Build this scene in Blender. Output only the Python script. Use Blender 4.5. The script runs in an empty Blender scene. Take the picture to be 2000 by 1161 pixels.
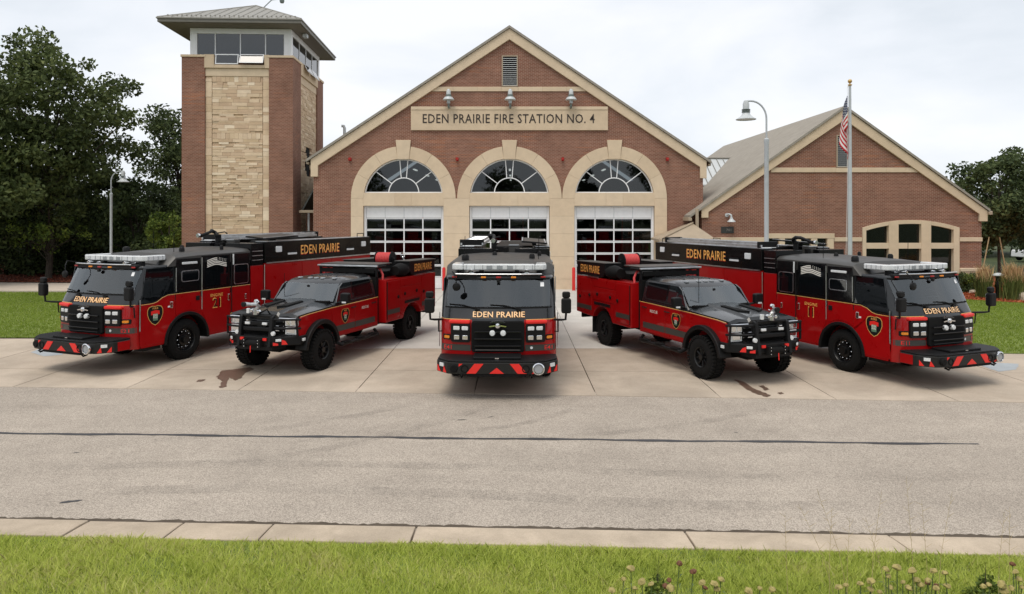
import bpy, bmesh, math, random
import numpy as np
from mathutils import Vector, Matrix
R = math.radians
sc = bpy.context.scene
COL = sc.collection

# ------------------------------------------------------------------ camera
CAM_H = 3.9
cam_d = bpy.data.cameras.new('camera'); cam = bpy.data.objects.new('camera', cam_d); COL.objects.link(cam)
cam.location = (0, 0, CAM_H); cam.rotation_euler = (R(90), 0, 0)
cam_d.sensor_width = 36; cam_d.lens = 36 * 1400 / 2000
cam_d.shift_y = -158.5 / 2000; cam_d.shift_x = -3 / 2000
cam_d.clip_start = 0.1; cam_d.clip_end = 3000
sc.camera = cam
sc.render.resolution_x = 1024; sc.render.resolution_y = 594

# ------------------------------------------------------------------ sky, sun, exposure
SUN_EL, SUN_AZ = 66, 205          # azimuth: where the light comes from, clockwise from +Y (behind the camera, left)
w = bpy.data.worlds.new('World'); sc.world = w; w.use_nodes = True
nt = w.node_tree; nt.nodes.clear()
def wn(t, **k):
    n = nt.nodes.new(t)
    for a, b in k.items(): setattr(n, a, b)
    return n
out = wn('ShaderNodeOutputWorld'); bg = wn('ShaderNodeBackground'); bg.inputs[1].default_value = 0.1
sky = wn('ShaderNodeTexSky', sky_type='NISHITA'); sky.sun_disc = False
sky.sun_elevation = R(SUN_EL); sky.sun_rotation = R(SUN_AZ)
tc = wn('ShaderNodeTexCoord'); mp = wn('ShaderNodeMapping'); mp.inputs['Scale'].default_value = (1.0, 1.0, 2.6)
n1 = wn('ShaderNodeTexNoise'); n1.inputs['Scale'].default_value = 2.1; n1.inputs['Detail'].default_value = 6; n1.inputs['Roughness'].default_value = .52; n1.inputs['Distortion'].default_value = .3
rp = wn('ShaderNodeValToRGB')
rp.color_ramp.elements[0].position = .30; rp.color_ramp.elements[0].color = (.69, .745, .80, 1)
rp.color_ramp.elements[1].position = .60; rp.color_ramp.elements[1].color = (.97, .98, 1.0, 1)
e = rp.color_ramp.elements.new(.46); e.color = (.85, .885, .93, 1)
ml = wn('ShaderNodeMix', data_type='RGBA', blend_type='MULTIPLY'); ml.inputs[0].default_value = 1; ml.inputs[7].default_value = (7.85, 7.85, 7.9, 1)
mx = wn('ShaderNodeMix', data_type='RGBA'); mx.inputs[0].default_value = .93
L = nt.links.new
L(tc.outputs['Generated'], mp.inputs[0]); L(mp.outputs[0], n1.inputs['Vector']); L(n1.outputs['Fac'], rp.inputs[0])
L(rp.outputs[0], ml.inputs[6]); L(sky.outputs[0], mx.inputs[6]); L(ml.outputs[2], mx.inputs[7]); L(mx.outputs[2], bg.inputs[0]); L(bg.outputs[0], out.inputs[0])
sd = bpy.data.lights.new('sun', 'SUN'); sd.energy = 1.5; sd.angle = R(30); sd.color = (1, .93, .83)
sun = bpy.data.objects.new('sun', sd); COL.objects.link(sun)
_d = Vector((math.sin(R(SUN_AZ)) * math.cos(R(SUN_EL)), math.cos(R(SUN_AZ)) * math.cos(R(SUN_EL)), math.sin(R(SUN_EL))))
sun.rotation_euler = _d.to_track_quat('Z', 'Y').to_euler(); sun.location = (-20, -20, 40)
sc.view_settings.view_transform = 'Standard'; sc.view_settings.look = 'None'
sc.view_settings.exposure = 0.45; sc.view_settings.gamma = 1; sc.view_settings.use_curve_mapping = False

# ------------------------------------------------------------------ materials
MATS = {}
def newmat(name):
    m = bpy.data.materials.new(name); m.use_nodes = True; MATS[name] = m
    t = m.node_tree; b = t.nodes['Principled BSDF']
    return m, t, b
def N(t, typ, **k):
    n = t.nodes.new(typ)
    for a, v in k.items():
        if a in n.inputs.keys(): n.inputs[a].default_value = v
        else: setattr(n, a, v)
    return n
def simple(name, col, rough=.5, metal=0, coat=0, spec=.5, var=0.0, vscale=6, bump=0, bscale=40, ior=None):
    m, t, b = newmat(name)
    b.inputs['Base Color'].default_value = (*col, 1); b.inputs['Roughness'].default_value = rough
    b.inputs['Metallic'].default_value = metal; b.inputs['Coat Weight'].default_value = coat; b.inputs['Coat Roughness'].default_value = .04
    b.inputs['Specular IOR Level'].default_value = spec
    if ior: b.inputs['IOR'].default_value = ior
    c = t.nodes.new('ShaderNodeTexCoord')
    if var:
        n = N(t, 'ShaderNodeTexNoise', Scale=vscale, Detail=5.0, Roughness=.6)
        r = t.nodes.new('ShaderNodeMapRange'); r.inputs[1].default_value = .3; r.inputs[2].default_value = .7
        r.inputs[3].default_value = 1 - var; r.inputs[4].default_value = 1 + var
        x = t.nodes.new('ShaderNodeMix'); x.data_type = 'RGBA'; x.blend_type = 'MULTIPLY'; x.inputs[0].default_value = 1
        x.inputs[6].default_value = (*col, 1)
        t.links.new(c.outputs['Object'], n.inputs['Vector']); t.links.new(n.outputs['Fac'], r.inputs[0]); t.links.new(r.outputs[0], x.inputs[7])
        t.links.new(x.outputs[2], b.inputs['Base Color'])
        r2 = t.nodes.new('ShaderNodeMapRange'); r2.inputs[3].default_value = max(0, rough - .12); r2.inputs[4].default_value = min(1, rough + .15)
        t.links.new(n.outputs['Fac'], r2.inputs[0]); t.links.new(r2.outputs[0], b.inputs['Roughness'])
    if bump:
        n = N(t, 'ShaderNodeTexNoise', Scale=bscale, Detail=4.0)
        bp = N(t, 'ShaderNodeBump', Strength=bump, Distance=.02)
        t.links.new(c.outputs['Object'], n.inputs['Vector']); t.links.new(n.outputs['Fac'], bp.inputs['Height']); t.links.new(bp.outputs[0], b.inputs['Normal'])
    return m
simple('paint_red', (.32, .003, .004), .3, coat=.45, spec=.2, var=.06, vscale=3)
simple('paint_black', (.004, .004, .0045), .22, coat=.15, spec=.3)
simple('paint_grey', (.011, .0125, .014), .22, coat=.4, spec=.35)
simple('roof_grey', (.04, .038, .035), .4, var=.15, vscale=4)
simple('satin_black', (.006, .006, .0065), .5, spec=.22)
simple('matte_black', (.005, .005, .005), .8, spec=.2)
simple('bumper_grey', (.015, .015, .0145), .45, spec=.25)
simple('stripe_grey', (.05, .048, .042), .4)
simple('rubber', (.007, .007, .007), .85, spec=.2, var=.2, vscale=9, bump=.2, bscale=60)
simple('rim_black', (.006, .006, .0065), .35, spec=.35)
simple('chrome', (.75, .76, .78), .12, metal=1)
simple('steel', (.55, .56, .57), .32, metal=1, var=.12, vscale=8)
simple('aluminium', (.62, .64, .66), .38, metal=1, var=.15, vscale=6)
simple('lens_clear', (.66, .68, .69), .12, spec=.8, var=.12, vscale=30)
simple('lens_grey', (.3, .32, .34), .12, spec=.8)
simple('lens_amber', (.75, .25, .02), .2)
simple('lens_red', (.35, .015, .012), .3)
simple('flare_red', (.72, .02, .015), .4)
simple('glass_dark', (.004, .005, .006), .03, spec=.6, ior=1.45)
simple('glass_side', (.012, .015, .017), .03, spec=1.0, ior=1.7)
simple('glass_tower', (.014, .017, .02), .04, spec=.8, ior=1.6)
simple('gold', (.62, .36, .10), .4)
simple('gold_letter', (.85, .42, .10), .45)
simple('letter_peach', (.86, .56, .30), .5)
simple('white_letter', (.8, .77, .7), .5)
simple('green_mark', (.10, .2, .12), .5)
simple('white_paint', (.78, .79, .80), .35, var=.04, vscale=5)
simple('lamp_white', (.5, .53, .54), .4, var=.05)
simple('pole_grey', (.45, .48, .50), .4, var=.06)
simple('lamp_green', (.16, .19, .18), .4)
simple('letter_dark', (.03, .02, .015), .6)
simple('hose_red', (.55, .05, .05), .55, var=.12, vscale=20)
simple('bollard_red', (.62, .02, .015), .4)
simple('trim_tan', (.36, .29, .21), .6, var=.08, vscale=3)
simple('soffit', (.17, .15, .125), .7)
simple('fascia', (.16, .15, .125), .5, var=.08, vscale=3)
simple('roof_metal', (.235, .225, .195), .45, var=.1, vscale=2)
simple('roof_zinc', (.48, .5, .5), .4, var=.08, vscale=2)
simple('roof_green', (.055, .065, .06), .5, var=.1)
simple('interior', (.22, .2, .18), .8)
simple('bark', (.055, .043, .032), .9, var=.35, vscale=6, bump=.6, bscale=14)
simple('flag_gold', (.5, .33, .12), .35, metal=.6)
simple('stain', (.145, .095, .07), .35, var=.25, vscale=7)
simple('tar', (.035, .035, .037), .5, var=.25, vscale=8)
simple('patch_blue', (.33, .36, .38), .75, var=.1, vscale=4)
simple('stone_rough', (.42, .35, .27), .85, var=.25, vscale=3, bump=.5, bscale=12)
simple('plaque', (.03, .03, .028), .5)
simple('plaque_text', (.22, .2, .18), .5)
simple('stem_dry', (.42, .32, .17), .8)
simple('stem_green', (.09, .13, .04), .8)
simple('head_tan', (.33, .27, .10), .9, var=.35, vscale=25)
simple('head_brown', (.14, .06, .03), .9, var=.2, vscale=30)
simple('petal_pale', (.55, .53, .6), .8)
simple('plume', (.42, .27, .15), .9)

def attr_var(name, cols, rough=.7, transl=.25, noise=0, nscale=1.0):
    """foliage: colour ramp driven by a per-piece value, with light passing through"""
    m, t, b = newmat(name)
    a = t.nodes.new('ShaderNodeAttribute'); a.attribute_name = 'var'
    r = t.nodes.new('ShaderNodeValToRGB')
    r.color_ramp.elements[0].color = (*cols[0], 1); r.color_ramp.elements[1].color = (*cols[-1], 1)
    for i, c in enumerate(cols[1:-1]):
        e = r.color_ramp.elements.new((i + 1) / (len(cols) - 1)); e.color = (*c, 1)
    src = a.outputs['Fac']
    if noise:
        g = t.nodes.new('ShaderNodeNewGeometry'); n = N(t, 'ShaderNodeTexNoise', Scale=nscale, Detail=3.0)
        t.links.new(g.outputs['Position'], n.inputs['Vector'])
        q = N(t, 'ShaderNodeMath', operation='MULTIPLY_ADD'); q.inputs[1].default_value = noise; q.inputs[2].default_value = -noise * .5
        t.links.new(n.outputs['Fac'], q.inputs[0])
        s = N(t, 'ShaderNodeMath', operation='ADD', use_clamp=True); t.links.new(a.outputs['Fac'], s.inputs[0]); t.links.new(q.outputs[0], s.inputs[1]); src = s.outputs[0]
    t.links.new(src, r.inputs[0]); t.links.new(r.outputs[0], b.inputs['Base Color'])
    b.inputs['Roughness'].default_value = rough; b.inputs['Specular IOR Level'].default_value = .25
    tr = t.nodes.new('ShaderNodeBsdfTranslucent'); t.links.new(r.outputs[0], tr.inputs[0])
    ms = t.nodes.new('ShaderNodeMixShader'); ms.inputs[0].default_value = transl
    o = t.nodes['Material Output']; t.links.new(b.outputs[0], ms.inputs[1]); t.links.new(tr.outputs[0], ms.inputs[2]); t.links.new(ms.outputs[0], o.inputs[0])
    return m
attr_var('leaf_maple', [(.044, .062, .022), (.09, .12, .04), (.165, .19, .065)])
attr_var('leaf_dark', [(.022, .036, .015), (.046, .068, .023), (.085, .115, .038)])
attr_var('leaf_bright', [(.05, .085, .018), (.12, .17, .03), (.24, .29, .05)])
attr_var('leaf_mid', [(.04, .06, .024), (.08, .11, .04), (.14, .17, .06)])
attr_var('needle', [(.01, .02, .012), (.02, .035, .02), (.03, .05, .026)], transl=.1)
attr_var('grass_blade', [(.34, .41, .075), (.53, .61, .12), (.63, .67, .18), (.68, .61, .32)], transl=.45, noise=.5, nscale=1.3)
attr_var('lawn_blade', [(.19, .27, .035), (.27, .36, .055), (.34, .41, .075)], transl=.45, noise=.9, nscale=.5)
attr_var('reed_blade', [(.08, .12, .035), (.14, .18, .05), (.22, .24, .07)], transl=.3)
attr_var('plume_blade', [(.50, .28, .17), (.62, .42, .22), (.68, .54, .28)], transl=.3)
attr_var('mulch_chip', [(.15, .035, .015), (.33, .085, .03), (.42, .13, .05)], transl=0)
attr_var('mulch_chip_dark', [(.07, .022, .014), (.15, .04, .022), (.2, .06, .03)], transl=0)

def ground_mat(name, cols, scale, rough=.9, speck=None, spscale=200, bump=.3, big=.12, bigscale=.25, objrand=0):
    m, t, b = newmat(name)
    c = t.nodes.new('ShaderNodeNewGeometry'); P = c.outputs['Position']
    n = N(t, 'ShaderNodeTexNoise', Scale=scale, Detail=6.0, Roughness=.65); t.links.new(P, n.inputs['Vector'])
    r = t.nodes.new('ShaderNodeValToRGB'); r.color_ramp.elements[0].position = .3; r.color_ramp.elements[1].position = .7
    r.color_ramp.elements[0].color = (*cols[0], 1); r.color_ramp.elements[1].color = (*cols[1], 1); t.links.new(n.outputs['Fac'], r.inputs[0])
    col = r.outputs[0]
    def mul(col, fac_out, lo, hi, a=.35, bb=.65):
        q = t.nodes.new('ShaderNodeMapRange'); q.inputs[1].default_value = a; q.inputs[2].default_value = bb; q.inputs[3].default_value = lo; q.inputs[4].default_value = hi
        t.links.new(fac_out, q.inputs[0])
        x = t.nodes.new('ShaderNodeMix'); x.data_type = 'RGBA'; x.blend_type = 'MULTIPLY'; x.inputs[0].default_value = 1
        t.links.new(col, x.inputs[6]); t.links.new(q.outputs[0], x.inputs[7]); return x.outputs[2]
    nb = N(t, 'ShaderNodeTexNoise', Scale=bigscale, Detail=4.0, Roughness=.6, Distortion=.6); t.links.new(P, nb.inputs['Vector'])
    col = mul(col, nb.outputs['Fac'], 1 - big, 1 + big)
    if speck:
        v = N(t, 'ShaderNodeTexVoronoi', Scale=spscale); t.links.new(P, v.inputs['Vector'])
        sp = t.nodes.new('ShaderNodeSeparateColor'); t.links.new(v.outputs['Color'], sp.inputs[0])
        col = mul(col, sp.outputs[0], 1 - speck, 1 + speck, 0, 1)
    if objrand:
        oi = t.nodes.new('ShaderNodeObjectInfo'); col = mul(col, oi.outputs['Random'], 1 - objrand, 1 + objrand, 0, 1)
    t.links.new(col, b.inputs['Base Color']); b.inputs['Roughness'].default_value = rough; b.inputs['Specular IOR Level'].default_value = .25
    if bump:
        n2 = N(t, 'ShaderNodeTexNoise', Scale=spscale * .8, Detail=3.0); t.links.new(P, n2.inputs['Vector'])
        bp = N(t, 'ShaderNodeBump', Strength=bump, Distance=.01); t.links.new(n2.outputs['Fac'], bp.inputs['Height']); t.links.new(bp.outputs[0], b.inputs['Normal'])
    return m
ground_mat('asphalt', ((.335, .290, .243), (.372, .325, .273)), 2.2, speck=.36, spscale=85, bump=.5, big=.08, bigscale=.35)
ground_mat('concrete_tan', ((.39, .325, .256), (.455, .385, .308)), 1.4, speck=.06, spscale=60, bump=.15, big=.13, bigscale=.5, objrand=.05)
ground_mat('concrete_light', ((.47, .45, .415), (.53, .51, .475)), 1.2, speck=.04, spscale=60, bump=.1, big=.08, bigscale=.4, objrand=.04)
ground_mat('concrete_kerb', ((.40, .33, .25), (.47, .39, .30)), 3, speck=.08, spscale=90, bump=.3, big=.1, bigscale=1.5, objrand=.05)
_m = MATS['asphalt']; t = _m.node_tree; b = t.nodes['Principled BSDF']      # worn lanes: long faint streaks along the road
_g = t.nodes.new('ShaderNodeNewGeometry'); _mp = t.nodes.new('ShaderNodeMapping'); _mp.inputs['Scale'].default_value = (.16, 1.5, 1); _mp.inputs['Rotation'].default_value = (0, 0, .05)
_n = N(t, 'ShaderNodeTexNoise', Scale=1.0, Detail=5.0, Roughness=.6, Distortion=.8); t.links.new(_g.outputs['Position'], _mp.inputs[0]); t.links.new(_mp.outputs[0], _n.inputs['Vector'])
_q = t.nodes.new('ShaderNodeMapRange'); _q.inputs[1].default_value = .3; _q.inputs[2].default_value = .7; _q.inputs[3].default_value = .93; _q.inputs[4].default_value = 1.05; t.links.new(_n.outputs['Fac'], _q.inputs[0])
_x = t.nodes.new('ShaderNodeMix'); _x.data_type = 'RGBA'; _x.blend_type = 'MULTIPLY'; _x.inputs[0].default_value = 1
_src = b.inputs['Base Color'].links[0].from_socket; t.links.new(_src, _x.inputs[6]); t.links.new(_q.outputs[0], _x.inputs[7]); t.links.new(_x.outputs[2], b.inputs['Base Color'])
ground_mat('joint_dirt', ((.07, .055, .04), (.10, .08, .06)), 6, bump=.2)
ground_mat('lawn_soil', ((.12, .16, .035), (.17, .21, .05)), 3, speck=.15, spscale=30, big=.15)
ground_mat('terrain', ((.035, .05, .02), (.06, .075, .028)), .5, big=.2)
ground_mat('mulch_red', ((.22, .05, .02), (.36, .09, .035)), 9, speck=.3, spscale=26)
ground_mat('mulch_dark', ((.10, .03, .018), (.16, .045, .025)), 9, speck=.3, spscale=26)
ground_mat('sidewalk', ((.47, .40, .33), (.54, .47, .39)), 1.5, speck=.05, spscale=60, big=.08)

def brick_mat(name, c1, c2, c3, mortar, bw=.21, bh=.072):
    m, t, b = newmat(name)
    c = t.nodes.new('ShaderNodeTexCoord'); so = t.nodes.new('ShaderNodeSeparateXYZ'); sn = t.nodes.new('ShaderNodeSeparateXYZ')
    t.links.new(c.outputs['Object'], so.inputs[0]); t.links.new(c.outputs['Normal'], sn.inputs[0])
    ab = N(t, 'ShaderNodeMath', operation='ABSOLUTE'); t.links.new(sn.outputs[0], ab.inputs[0])
    gt = N(t, 'ShaderNodeMath', operation='GREATER_THAN'); gt.inputs[1].default_value = .7; t.links.new(ab.outputs[0], gt.inputs[0])
    mxn = t.nodes.new('ShaderNodeMix'); t.links.new(gt.outputs[0], mxn.inputs[0]); t.links.new(so.outputs[0], mxn.inputs[2]); t.links.new(so.outputs[1], mxn.inputs[3])
    cb = t.nodes.new('ShaderNodeCombineXYZ'); t.links.new(mxn.outputs[0], cb.inputs[0]); t.links.new(so.outputs[2], cb.inputs[1])
    br = N(t, 'ShaderNodeTexBrick'); br.inputs['Scale'].default_value = 1; br.inputs['Brick Width'].default_value = bw; br.inputs['Row Height'].default_value = bh
    br.inputs['Mortar Size'].default_value = .0075; br.inputs['Mortar Smooth'].default_value = .2; br.inputs['Bias'].default_value = -.1
    br.inputs['Color1'].default_value = (*c1, 1); br.inputs['Color2'].default_value = (*c2, 1); br.inputs['Mortar'].default_value = (*mortar, 1)
    t.links.new(cb.outputs[0], br.inputs['Vector'])
    # scattered runs of orange bricks and slow tone drift
    mpn = t.nodes.new('ShaderNodeMapping'); mpn.inputs['Scale'].default_value = (1.3, 13.9, 1); t.links.new(cb.outputs[0], mpn.inputs[0])
    wn_ = N(t, 'ShaderNodeTexVoronoi', Scale=1.0); t.links.new(mpn.outputs[0], wn_.inputs['Vector'])
    sp = t.nodes.new('ShaderNodeSeparateColor'); t.links.new(wn_.outputs['Color'], sp.inputs[0])
    nz = N(t, 'ShaderNodeTexNoise', Scale=.35, Detail=3.0); t.links.new(cb.outputs[0], nz.inputs['Vector'])
    ad = N(t, 'ShaderNodeMath', operation='MULTIPLY'); t.links.new(sp.outputs[0], ad.inputs[0]); t.links.new(nz.outputs['Fac'], ad.inputs[1])
    mr = t.nodes.new('ShaderNodeMapRange'); mr.inputs[1].default_value = .44; mr.inputs[2].default_value = .56; mr.inputs[4].default_value = .55; t.links.new(ad.outputs[0], mr.inputs[0])
    fm = N(t, 'ShaderNodeMath', operation='SUBTRACT', use_clamp=True); t.links.new(mr.outputs[0], fm.inputs[0]); t.links.new(br.outputs['Fac'], fm.inputs[1])
    mo = t.nodes.new('ShaderNodeMix'); mo.data_type = 'RGBA'; t.links.new(fm.outputs[0], mo.inputs[0]); t.links.new(br.outputs['Color'], mo.inputs[6]); mo.inputs[7].default_value = (*c3, 1)
    n2 = N(t, 'ShaderNodeTexNoise', Scale=.8, Detail=5.0, Roughness=.65); t.links.new(cb.outputs[0], n2.inputs['Vector'])
    q = t.nodes.new('ShaderNodeMapRange'); q.inputs[1].default_value = .3; q.inputs[2].default_value = .7; q.inputs[3].default_value = .84; q.inputs[4].default_value = 1.16; t.links.new(n2.outputs['Fac'], q.inputs[0])
    x = t.nodes.new('ShaderNodeMix'); x.data_type = 'RGBA'; x.blend_type = 'MULTIPLY'; x.inputs[0].default_value = 1; t.links.new(mo.outputs[2], x.inputs[6]); t.links.new(q.outputs[0], x.inputs[7])
    t.links.new(x.outputs[2], b.inputs['Base Color']); b.inputs['Roughness'].default_value = .85; b.inputs['Specular IOR Level'].default_value = .2
    bp = N(t, 'ShaderNodeBump', Strength=.5, Distance=.008, invert=True); t.links.new(br.outputs['Fac'], bp.inputs['Height']); t.links.new(bp.outputs[0], b.inputs['Normal'])
    return m
brick_mat('brick', (.19, .076, .050), (.245, .108, .074), (.36, .125, .056), (.38, .29, .22))

def stone_mat(name, cols, var=.1):
    m, t, b = newmat(name)
    oi = t.nodes.new('ShaderNodeObjectInfo'); r = t.nodes.new('ShaderNodeValToRGB'); r.color_ramp.interpolation = 'LINEAR'
    r.color_ramp.elements[0].color = (*cols[0], 1); r.color_ramp.elements[1].color = (*cols[-1], 1)
    for i, c in enumerate(cols[1:-1]):
        e = r.color_ramp.elements.new((i + 1) / (len(cols) - 1)); e.color = (*c, 1)
    t.links.new(oi.outputs['Random'], r.inputs[0])
    g = t.nodes.new('ShaderNodeNewGeometry'); n = N(t, 'ShaderNodeTexNoise', Scale=2.2, Detail=6.0, Roughness=.65); t.links.new(g.outputs['Position'], n.inputs['Vector'])
    q = t.nodes.new('ShaderNodeMapRange'); q.inputs[1].default_value = .3; q.inputs[2].default_value = .7; q.inputs[3].default_value = 1 - var; q.inputs[4].default_value = 1 + var; t.links.new(n.outputs['Fac'], q.inputs[0])
    x = t.nodes.new('ShaderNodeMix'); x.data_type = 'RGBA'; x.blend_type = 'MULTIPLY'; x.inputs[0].default_value = 1; t.links.new(r.outputs[0], x.inputs[6]); t.links.new(q.outputs[0], x.inputs[7])
    t.links.new(x.outputs[2], b.inputs['Base Color']); b.inputs['Roughness'].default_value = .85; b.inputs['Specular IOR Level'].default_value = .2
    n2 = N(t, 'ShaderNodeTexNoise', Scale=16.0, Detail=4.0); t.links.new(g.outputs['Position'], n2.inputs['Vector'])
    bp = N(t, 'ShaderNodeBump', Strength=.25, Distance=.02); t.links.new(n2.outputs['Fac'], bp.inputs['Height']); t.links.new(bp.outputs[0], b.inputs['Normal'])
    return m
stone_mat('cast_stone', [(.60, .475, .335), (.625, .50, .355), (.645, .52, .375)], .07)
stone_mat('ashlar', [(.50, .355, .235), (.64, .485, .33), (.57, .43, .28), (.72, .57, .41), (.54, .39, .265), (.64, .49, .335), (.80, .67, .51)], .10)
stone_mat('shingle', [(.29, .262, .225), (.30, .275, .235)], .12)
attr_var('ashlar_mix', [(.50, .355, .235), (.64, .485, .33), (.57, .43, .28), (.72, .57, .41), (.54, .39, .265), (.64, .49, .335), (.80, .67, .51)], .85, 0)

m, t, b = newmat('window_glass')                 # clear, slightly tinted pane: see-through with mirror gloss
tr = t.nodes.new('ShaderNodeBsdfTransparent'); tr.inputs[0].default_value = (.42, .45, .46, 1)
gl = t.nodes.new('ShaderNodeBsdfGlossy'); gl.inputs['Roughness'].default_value = .02; gl.inputs[0].default_value = (.9, .93, .95, 1)
fr = t.nodes.new('ShaderNodeFresnel'); fr.inputs[0].default_value = 1.6
ms = t.nodes.new('ShaderNodeMixShader'); t.links.new(fr.outputs[0], ms.inputs[0]); t.links.new(tr.outputs[0], ms.inputs[1]); t.links.new(gl.outputs[0], ms.inputs[2])
t.links.new(ms.outputs[0], t.nodes['Material Output'].inputs[0])

for _nm, _tint, _ior in (('glass_windshield', (.58, .62, .62, 1), 2.0), ('glass_raked', (.6, .64, .64, 1), 2.5)):
    m, t, b = newmat(_nm)
    tr = t.nodes.new('ShaderNodeBsdfTransparent'); tr.inputs[0].default_value = _tint
    gl = t.nodes.new('ShaderNodeBsdfGlossy'); gl.inputs['Roughness'].default_value = .015; gl.inputs[0].default_value = (.9, .95, .97, 1)
    fr = t.nodes.new('ShaderNodeFresnel'); fr.inputs[0].default_value = _ior
    ms = t.nodes.new('ShaderNodeMixShader'); t.links.new(fr.outputs[0], ms.inputs[0]); t.links.new(tr.outputs[0], ms.inputs[1]); t.links.new(gl.outputs[0], ms.inputs[2])
    t.links.new(ms.outputs[0], t.nodes['Material Output'].inputs[0])
m, t, b = newmat('ceiling_lamp'); b.inputs['Emission Color'].default_value = (1, .96, .88, 1); b.inputs['Emission Strength'].default_value = 1.6
simple('seat', (.035, .036, .04), .8, var=.2)
simple('dash', (.02, .021, .022), .6)
m, t, b = newmat('tyre_mark')                    # thin rubber film: lets most of the asphalt show
b.inputs['Base Color'].default_value = (.05, .048, .046, 1); b.inputs['Roughness'].default_value = .9
tr = t.nodes.new('ShaderNodeBsdfTransparent'); ms = t.nodes.new('ShaderNodeMixShader'); g_ = t.nodes.new('ShaderNodeNewGeometry'); n_ = N(t, 'ShaderNodeTexNoise', Scale=1.6, Detail=5.0, Roughness=.7)
q_ = t.nodes.new('ShaderNodeMapRange'); q_.inputs[1].default_value = .38; q_.inputs[2].default_value = .75; q_.inputs[3].default_value = .0; q_.inputs[4].default_value = .17
t.links.new(g_.outputs['Position'], n_.inputs['Vector']); t.links.new(n_.outputs['Fac'], q_.inputs[0]); t.links.new(q_.outputs[0], ms.inputs[0]); t.links.new(tr.outputs[0], ms.inputs[1]); t.links.new(b.outputs[0], ms.inputs[2]); t.links.new(ms.outputs[0], t.nodes['Material Output'].inputs[0])
m, t, b = newmat('flag_cloth')                   # stripes and canton printed on the cloth, in its own UV
uvn = t.nodes.new('ShaderNodeUVMap'); sp = t.nodes.new('ShaderNodeSeparateXYZ'); t.links.new(uvn.outputs[0], sp.inputs[0])
mu = N(t, 'ShaderNodeMath', operation='MULTIPLY'); mu.inputs[1].default_value = 6.5; t.links.new(sp.outputs[1], mu.inputs[0])
frc = N(t, 'ShaderNodeMath', operation='FRACT'); t.links.new(mu.outputs[0], frc.inputs[0])
gt = N(t, 'ShaderNodeMath', operation='GREATER_THAN'); gt.inputs[1].default_value = .5; t.links.new(frc.outputs[0], gt.inputs[0])
c1 = t.nodes.new('ShaderNodeMix'); c1.data_type = 'RGBA'; c1.inputs[6].default_value = (.52, .02, .03, 1); c1.inputs[7].default_value = (.75, .74, .72, 1); t.links.new(gt.outputs[0], c1.inputs[0])
vo = N(t, 'ShaderNodeTexVoronoi', Scale=13.0, Randomness=0.0); t.links.new(uvn.outputs[0], vo.inputs['Vector'])
st = N(t, 'ShaderNodeMath', operation='LESS_THAN'); st.inputs[1].default_value = .28; t.links.new(vo.outputs['Distance'], st.inputs[0])
c2 = t.nodes.new('ShaderNodeMix'); c2.data_type = 'RGBA'; c2.inputs[6].default_value = (.02, .03, .09, 1); c2.inputs[7].default_value = (.7, .7, .72, 1); t.links.new(st.outputs[0], c2.inputs[0])
lx = N(t, 'ShaderNodeMath', operation='LESS_THAN'); lx.inputs[1].default_value = .4; t.links.new(sp.outputs[0], lx.inputs[0])
gy = N(t, 'ShaderNodeMath', operation='GREATER_THAN'); gy.inputs[1].default_value = .46; t.links.new(sp.outputs[1], gy.inputs[0])
an = N(t, 'ShaderNodeMath', operation='MULTIPLY'); t.links.new(lx.outputs[0], an.inputs[0]); t.links.new(gy.outputs[0], an.inputs[1])
c3 = t.nodes.new('ShaderNodeMix'); c3.data_type = 'RGBA'; t.links.new(an.outputs[0], c3.inputs[0]); t.links.new(c1.outputs[2], c3.inputs[6]); t.links.new(c2.outputs[2], c3.inputs[7])
t.links.new(c3.outputs[2], b.inputs['Base Color']); b.inputs['Roughness'].default_value = .8

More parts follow.
